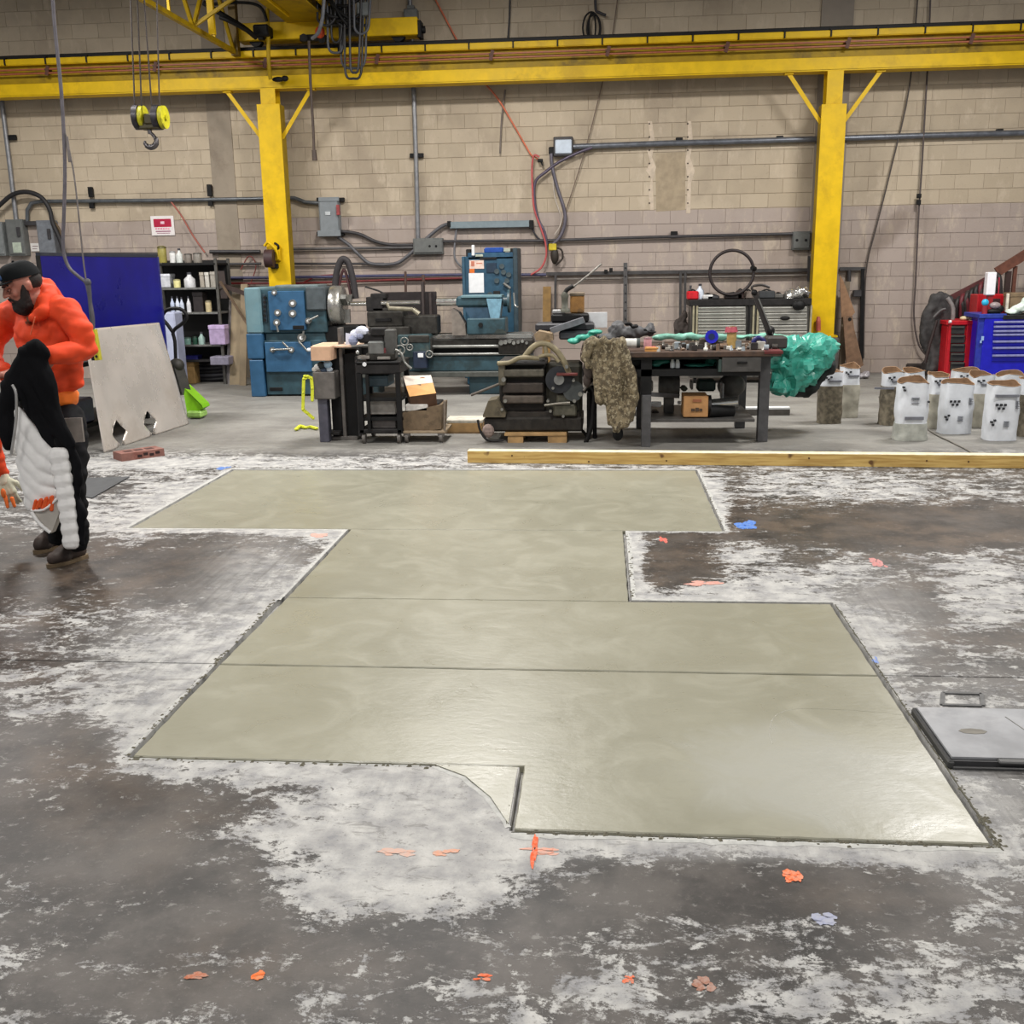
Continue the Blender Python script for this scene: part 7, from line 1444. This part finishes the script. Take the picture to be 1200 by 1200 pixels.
def hand(person, wrist, d, palm_n, mat, curl=.5, sc=1.0, thumb=1, name='hand', fmat=None):
    """palm with four fingers of different length and a side thumb"""
    d = Vector(d).normalized(); n_ = Vector(palm_n); n_ = (n_ - d * n_.dot(d)).normalized(); s_ = d.cross(n_).normalized() * thumb; w = Vector(wrist)
    b = MB(); b.cap(w - d * .03, w, .026 * sc, .028 * sc, 12)
    for k in range(4):
        o = s_ * (.030 - .020 * k) * sc; b.cap(w + o * .6, w + d * .085 * sc + o, .017 * sc, .0145 * sc, 10)
    for k, ln in enumerate((.072, .080, .074, .058)):
        p0 = w + d * .085 * sc + s_ * (.030 - .020 * k) * sc; a = .25; q = p0; seg_ = (.42, .33, .25)
        for j in range(3):
            a += curl * (.75 + .1 * k); dd = d * math.cos(a) + n_ * math.sin(a); q2 = q + dd * ln * seg_[j] * sc; b.cap(q, q2, (.0098 - .0008 * j) * sc, (.0092 - .0010 * j) * sc, 9); q = q2
    t0 = w + s_ * .026 * sc + d * .02 * sc; t1 = t0 + (s_ * .75 + d * .65 + n_ * .25).normalized() * .038 * sc; t2 = t1 + (s_ * .25 + d * .9 + n_ * .35).normalized() * .03 * sc; t3 = t2 + (d * .9 + n_ * .5).normalized() * .024 * sc
    b.cap(t0, t1, .015 * sc, .0125 * sc, 10); b.cap(t1, t2, .0125 * sc, .011 * sc, 10); b.cap(t2, t3, .011 * sc, .009 * sc, 10)
    return remesh(b, name, mat, person, .0055, 2)
def boot(person, ankle, toe, heel, sc=1.0):
    a, t_, h = Vector(ankle), Vector(toe), Vector(heel); d = (t_ - h); d.z = 0; L_ = d.length; d.normalize(); s_ = Vector((-d.y, d.x, 0)); h = Vector((h.x, h.y, 0)); b = MB()
    b.cap(a + Vector((0, 0, .05)), h + d * .08 + Vector((0, 0, .10)), .056, .055, 14); b.ell(h + d * .07 + Vector((0, 0, .06)), (.05, .05, .045)); b.cap(h + d * .09 + Vector((0, 0, .09)), h + d * .19 + Vector((0, 0, .062)), .05, .043, 14)
    b.cap(h + d * .05 + Vector((0, 0, .052)), h + d * (L_ - .05) + Vector((0, 0, .048)), .044, .042, 14); b.cap(h + d * .17 + s_ * .012 + Vector((0, 0, .045)), h + d * (L_ - .055) - s_ * .008 + Vector((0, 0, .044)), .045, .04, 14)
    bt = remesh(b, 'boot', BOOT, person, .011, 3, squash=lambda v: Vector((v.x, v.y, max(v.z, .012))))
    b = MB(); n = 24; ring = []
    for k in range(n):
        g_ = 2 * math.pi * k / n; ring.append(h + d * (L_ / 2 + (L_ / 2) * math.cos(g_)) + s_ * (.049 * math.copysign(abs(math.sin(g_)) ** .7, math.sin(g_)) * (1 - .1 * math.cos(g_ + .5))) + Vector((0, 0, .001)))
    b.prism(ring, (0, 0, .022)); b.build('sole', SOLE, bt)
    for k in range(4):
        b = MB(); c_ = h + d * (.11 + .022 * k) + Vector((0, 0, .135 - .017 * k)); b.cap(c_ - s_ * .022, c_ + s_ * .022, .004, seg=6); b.build('lace', M((90, 80, 66), .7), bt)
def chain(b, pts_, rad, seg=14):
    for k in range(len(pts_) - 1): b.cap(pts_[k], pts_[k + 1], rad[k], rad[k + 1], seg)
# ---- the man with the jacket
mx = F(66, 655); man = thing('person', 'bearded man in black cap and orange hoodie looking down, a quilted jacket over his arm', 'person', (mx.x, mx.y, 0), 'workers in orange')
HC = P(27, 336, 5.52)
head(man, HC, (-.66, -.66, -.34))
wr = P(52, 419, 5.27); el = P(100, 409, 5.47); shl = P(80, 367, 5.50); shr = P(8, 371, 5.76); elr = P(-14, 420, 5.68); wrr = P(6, 436, 5.42)
nk = P(44, 357, 5.62); ch_ = P(50, 395, 5.63); wa = P(54, 438, 5.64); pe_ = P(60, 476, 5.66)
def fold(v, n_): return v + n_ * (.012 * mn.noise(Vector((v.x * 15, v.y * 15, v.z * 24))) + .016 * abs(mn.noise(Vector((v.x * 5 + v.z * 16, v.y * 5, v.z * 7)))))
b = MB(); b.cap(P(78, 400, 5.56), P(85, 446, 5.60), .075, .06, 14); b.cap(P(70, 380, 5.56), P(80, 420, 5.56), .085, .08, 14); b.ell(ch_, (.195, .135, .20), Matrix.Rotation(-.7, 3, 'Z'), 22, 14); b.ell(P(58, 438, 5.64), (.195, .14, .15), Matrix.Rotation(-.7, 3, 'Z'), 22, 12); b.ell(P(55, 416, 5.62), (.19, .14, .15), Matrix.Rotation(-.7, 3, 'Z'), 22, 12)
chain(b, [shl, nk, shr], [.078, .085, .078]); b.ell(P(48, 372, 5.62), (.17, .11, .09), Matrix.Rotation(-.7, 3, 'Z'), 18, 10)
chain(b, [shl, P(94, 388, 5.46), el, P(78, 414, 5.36), P(62, 417, 5.30)], [.074, .068, .061, .056, .048]); chain(b, [shr, P(-6, 398, 5.74), elr, P(-6, 430, 5.55), wrr], [.078, .070, .062, .054, .046])
chain(b, [P(62, 417, 5.30), P(58, 418, 5.29)], [.050, .044]); b.ell(P(59, 447, 5.64), (.196, .142, .05), Matrix.Rotation(-.7, 3, 'Z'), 20, 8)
hood = remesh(b, 'hoodie', ORG, man, .0125, 3, disp=fold)
b = MB()
for k in range(9):   # hood rolled behind and around the neck
    a = math.pi * (-.35 + 1.65 * k / 8) ; 
hp = [P(40, 372, 5.44), P(52, 364, 5.47), P(58, 350, 5.54), P(55, 338, 5.66), P(44, 334, 5.76), P(28, 344, 5.74), P(22, 362, 5.60)]
chain(b, hp, [.028, .040, .048, .050, .046, .040, .028]); b.ell(P(57, 352, 5.62), (.075, .09, .075))
remesh(b, 'hood', ORG, man, .011, 3, disp=fold)
b = MB(); b.cap(P(41, 372, 5.40), P(36, 392, 5.42), .0035, seg=6); b.build('drawstring', M((240, 120, 80), .7), man)
b = MB(); lg = P(36, 373, 5.47); ld = Vector((.70, -.70, 0))
q = ld
b.obox(P(35, 374, 5.475), ld * .022, Vector((0, 0, .012)), Vector((-.7, -.7, 0)) * .012); b.obox(P(33, 378, 5.48), ld * .012, Vector((0, 0, .007)), Vector((-.7, -.7, 0)) * .012); b.build('chest_logo', M((122, 62, 30), .7), man)
b = MB(); b.ell(P(61, 462, 5.66), (.184, .132, .085), Matrix.Rotation(-.7, 3, 'Z'), 20, 10); b.ell(P(61, 468, 5.66), (.186, .132, .06), Matrix.Rotation(-.7, 3, 'Z'), 20, 10); remesh(b, 'undershirt', ORG2, man, .0125, 2, disp=fold)
b = MB(); hl, hr = P(80, 492, 5.58), P(44, 492, 5.76)
b.ell(pe_, (.160, .125, .10), Matrix.Rotation(-.7, 3, 'Z'), 20, 10); b.ell(P(60, 492, 5.67), (.165, .13, .11), Matrix.Rotation(-.7, 3, 'Z'), 20, 10)
chain(b, [hl, P(84, 530, 5.53), P(86, 566, 5.50), P(89, 602, 5.53), P(91, 636, 5.56)], [.098, .086, .068, .062, .058]); chain(b, [hr, P(50, 532, 5.70), P(57, 570, 5.65), P(63, 602, 5.70), P(68, 628, 5.76)], [.098, .086, .068, .060, .056])
remesh(b, 'trousers', TROU, man, .0125, 3, disp=fold)
b = MB(); b.obox(P(86, 504, 5.445), Vector((.05, .012, 0)), Vector((0, .008, 0)), Vector((0, 0, .068))); b.build('pocket_patch', M((122, 114, 108), .75, var=.12), man)
boot(man, P(91, 634, 5.56), F(49, 668) + Vector((.02, .03, 0)), F(102, 652)); boot(man, P(68, 624, 5.76), F(33, 652) + Vector((.02, .04, 0)), F(76, 638))
hand(man, P(60, 420, 5.33), (-.7, .2, -.6), (0, -.1, -1), SKIN, .55, 1.05, 1); hand(man, P(4, 438, 5.40), (.6, -.5, .1), (.2, .2, -1), SKIN, .6, 1.05, -1)
# ---- the draped jacket he holds
JW = M((232, 230, 228), .6, var=.05, bump=.1); JK = M((8, 8, 12), .85, var=.2, sc=9, bump=.3, spec=.15); JY = 5.20
jk = thing('quilted_jacket', 'black and white quilted jacket draped over the bearded man\'s forearm', 'jacket', P(50, 640, JY)); js = JY / FPX
def J_(a, c, dy=0): return P(a, c, JY + dy)
def sqz(v): return Vector((v.x, JY + (v.y - JY) * .62, v.z))
def jf(v, n_): return v + n_ * (.016 * mn.noise(Vector((v.x * 18 + v.z * 6, 0, v.z * 8))) + .02 * abs(mn.noise(Vector((v.x * 20 + v.z * 9, 1, v.z * 4)))) - .006)
b = MB(); 
for ps, rr in (([(30, 417), (42, 409), (53, 414)], (10, 13, 10)), ([(42, 412), (50, 440), (58, 472), (70, 502), (84, 520)], (13, 16, 15, 12, 8)), ([(32, 418), (18, 442), (9, 475), (8, 505), (9, 522)], (10, 13, 13, 11, 8)), ([(36, 425), (34, 455), (44, 480), (56, 508), (62, 522)], (13, 15, 13, 9, 4)), ([(82, 516), (90, 545), (91, 575)], (8, 7, 6)), ([(91, 575), (95, 605), (97, 637)], (6, 5.5, 5))):
    for k in range(len(ps) - 1): b.cap(J_(*ps[k], .02 if k else .04), J_(*ps[k + 1], .02), rr[k] * js, rr[k + 1] * js, 12)
b.cap(P(40, 414, JY + .12), P(46, 470, JY + .14), .05, .05, 10)
remesh(b, 'black_shell', JK, jk, .0095, 2, squash=sqz, disp=jf)
b = MB()
for ps in ([(22, 482), (34, 502), (50, 524), (60, 533)], [(22, 500), (33, 522), (50, 543), (61, 549)], [(23, 520), (34, 542), (50, 560), (63, 564)], [(25, 540), (36, 560), (50, 575), (63, 578)], [(28, 560), (38, 576), (50, 588), (64, 590)]):
    for k in range(3): b.cap(J_(*ps[k], .03), J_(*ps[k + 1], .03), (6.5, 10.5, 11)[k] * js, (10.5, 11, 7)[k] * js, 14)
b.ell(J_(37, 588, .03), (9 * js, .03, 12 * js)); b.ell(J_(57, 600, .05), (12 * js, .03, 16 * js))
remesh(b, 'quilted_body', JW, jk, .0075, 1, squash=sqz)
b = MB(); b.hexa([J_(33, 590, -.01), J_(66, 583, -.01), J_(66, 583, .03), J_(33, 590, .03), J_(33, 590, -.01), J_(66, 583, -.01), J_(66, 583, .03), J_(33, 590, .03)]) if False else b.pprism([(37, 598), (52, 596), (67, 584), (69, 602), (60, 625), (46, 614)], JY - .01, .05)
b.build('pocket_panel', M((172, 166, 158), .65, var=.06), jk)
b = MB(); b.tube([J_(37, 598, -.015), J_(52, 597, -.02), J_(67, 584, -.015)], .007, 8, 3); b.tube([J_(37, 600, -.015), J_(46, 613, -.02), J_(59, 624, -.015)], .01, 8, 3); b.build('pocket_seam', JW, jk)
b = MB()
for k in range(8):
    u_ = k / 7; xq, zq = 69 + 14 * u_ + (1.5 * math.sin(u_ * 3)), 535 + 98 * u_; wq = 4.4 - 1.4 * u_; b.cap(J_(xq - wq, zq + .8), J_(xq + wq, zq - .8), 8.0 * js, 8.0 * js, 14); b.cap(J_(xq - wq, zq + 4), J_(xq + wq, zq + 4), 7.2 * js, 7.2 * js, 12); b.cap(J_(xq - wq, zq - 4), J_(xq + wq, zq - 4), 7.2 * js, 7.2 * js, 12)
sl = remesh(b, 'white_sleeve', JW, jk, .006, 0)
b = MB(); b.pprism([(77, 637), (89, 636), (90, 642), (79, 643)], JY - .01, .04); b.build('dark_cuff', JK, jk)
b = MB(); b.tube([J_(14.5, 451, -.05), J_(19, 462, -.055), J_(19, 490, -.05), J_(16, 515, -.045), J_(13, 533, -.04)], .0075, 8, 3); b.build('zipper', M((176, 174, 172), .4, .5), jk)
for k in range(7):
    b = MB(); b.cap(J_(40 + k * 3.4, 597 - (k % 3) * 2, -.012), J_(42 + k * 3.2 + (k % 2) * 2, 587 - k * .8, -.02), .011, .009, 8); b.build('tucked_glove_finger', M((232, 92, 34), .65), jk)
# ---- second worker, mostly outside the frame, reaching down
w2 = thing('person', 'second worker bending in from the left edge, orange sleeve and white work glove showing', 'person', (F(-105, 652).x, F(-105, 652).y, 0), 'workers in orange')
WYY = 6.0
def W(a, c, dy=0): return P(a, c, WYY + dy)
b = MB(); chain(b, [W(-102, 455), W(-92, 425), W(-72, 405)], [.155, .165, .135], 18); chain(b, [W(-58, 402, -.17), W(-36, 458, -.22), W(-16, 505, -.2), W(0, 556, -.1)], [.082, .070, .062, .046]); chain(b, [W(-66, 400, .17), W(-60, 460, .2), W(-36, 500, .16)], [.082, .068, .052])
chain(b, [W(-58, 402, -.16), W(-66, 400, .16)], [.075, .075]); remesh(b, 'hoodie', ORG, w2, .014, 3, disp=fold)
b = MB(); b.ell(W(-104, 468), (.15, .15, .13)); chain(b, [W(-100, 475, -.09), W(-92, 560, -.12), W(-100, 632, -.12)], [.1, .072, .058]); chain(b, [W(-108, 475, .09), W(-100, 560, .12), W(-116, 628, .14)], [.1, .072, .058]); remesh(b, 'trousers', TROU, w2, .014, 3, disp=fold)
fl0 = lambda v: Vector((v.x, v.y, 0))
a1, a2 = W(-100, 632, -.12), W(-116, 628, .14)
boot(w2, a1, fl0(a1) + Vector((.2, -.06, 0)), fl0(a1) + Vector((-.08, .02, 0))); boot(w2, a2, fl0(a2) + Vector((.2, -.06, 0)), fl0(a2) + Vector((-.08, .02, 0)))
head(w2, W(-46, 384, 0), (.75, -.2, -.6), beard=False)
GLV = M((206, 204, 180), .7, var=.12, sc=30)
hand(w2, W(3, 560, -.1), (.30, -.05, -1), (-.2, .9, 0), GLV, .22, 1.18, 1, 'gloved_hand'); hand(w2, W(-36, 502, .16), (.3, 0, -1), (0, -1, 0), GLV, .3, 1.15, -1, 'gloved_hand')
b = MB(); b.cap(W(1, 553, -.1), W(4, 563, -.1), .041, .036, 12); b.build('glove_cuff', M((224, 212, 190), .7), w2)
b = MB(); b.ell(W(4, 578, -.155), (.016, .012, .03)); b.cap(W(6, 582, -.145), W(9, 594, -.15), .012, .010, 8); b.cap(W(14, 584, -.14), W(17, 593, -.14), .012, .01, 8); b.build('glove_palm_patch', M((232, 110, 40), .6), w2)
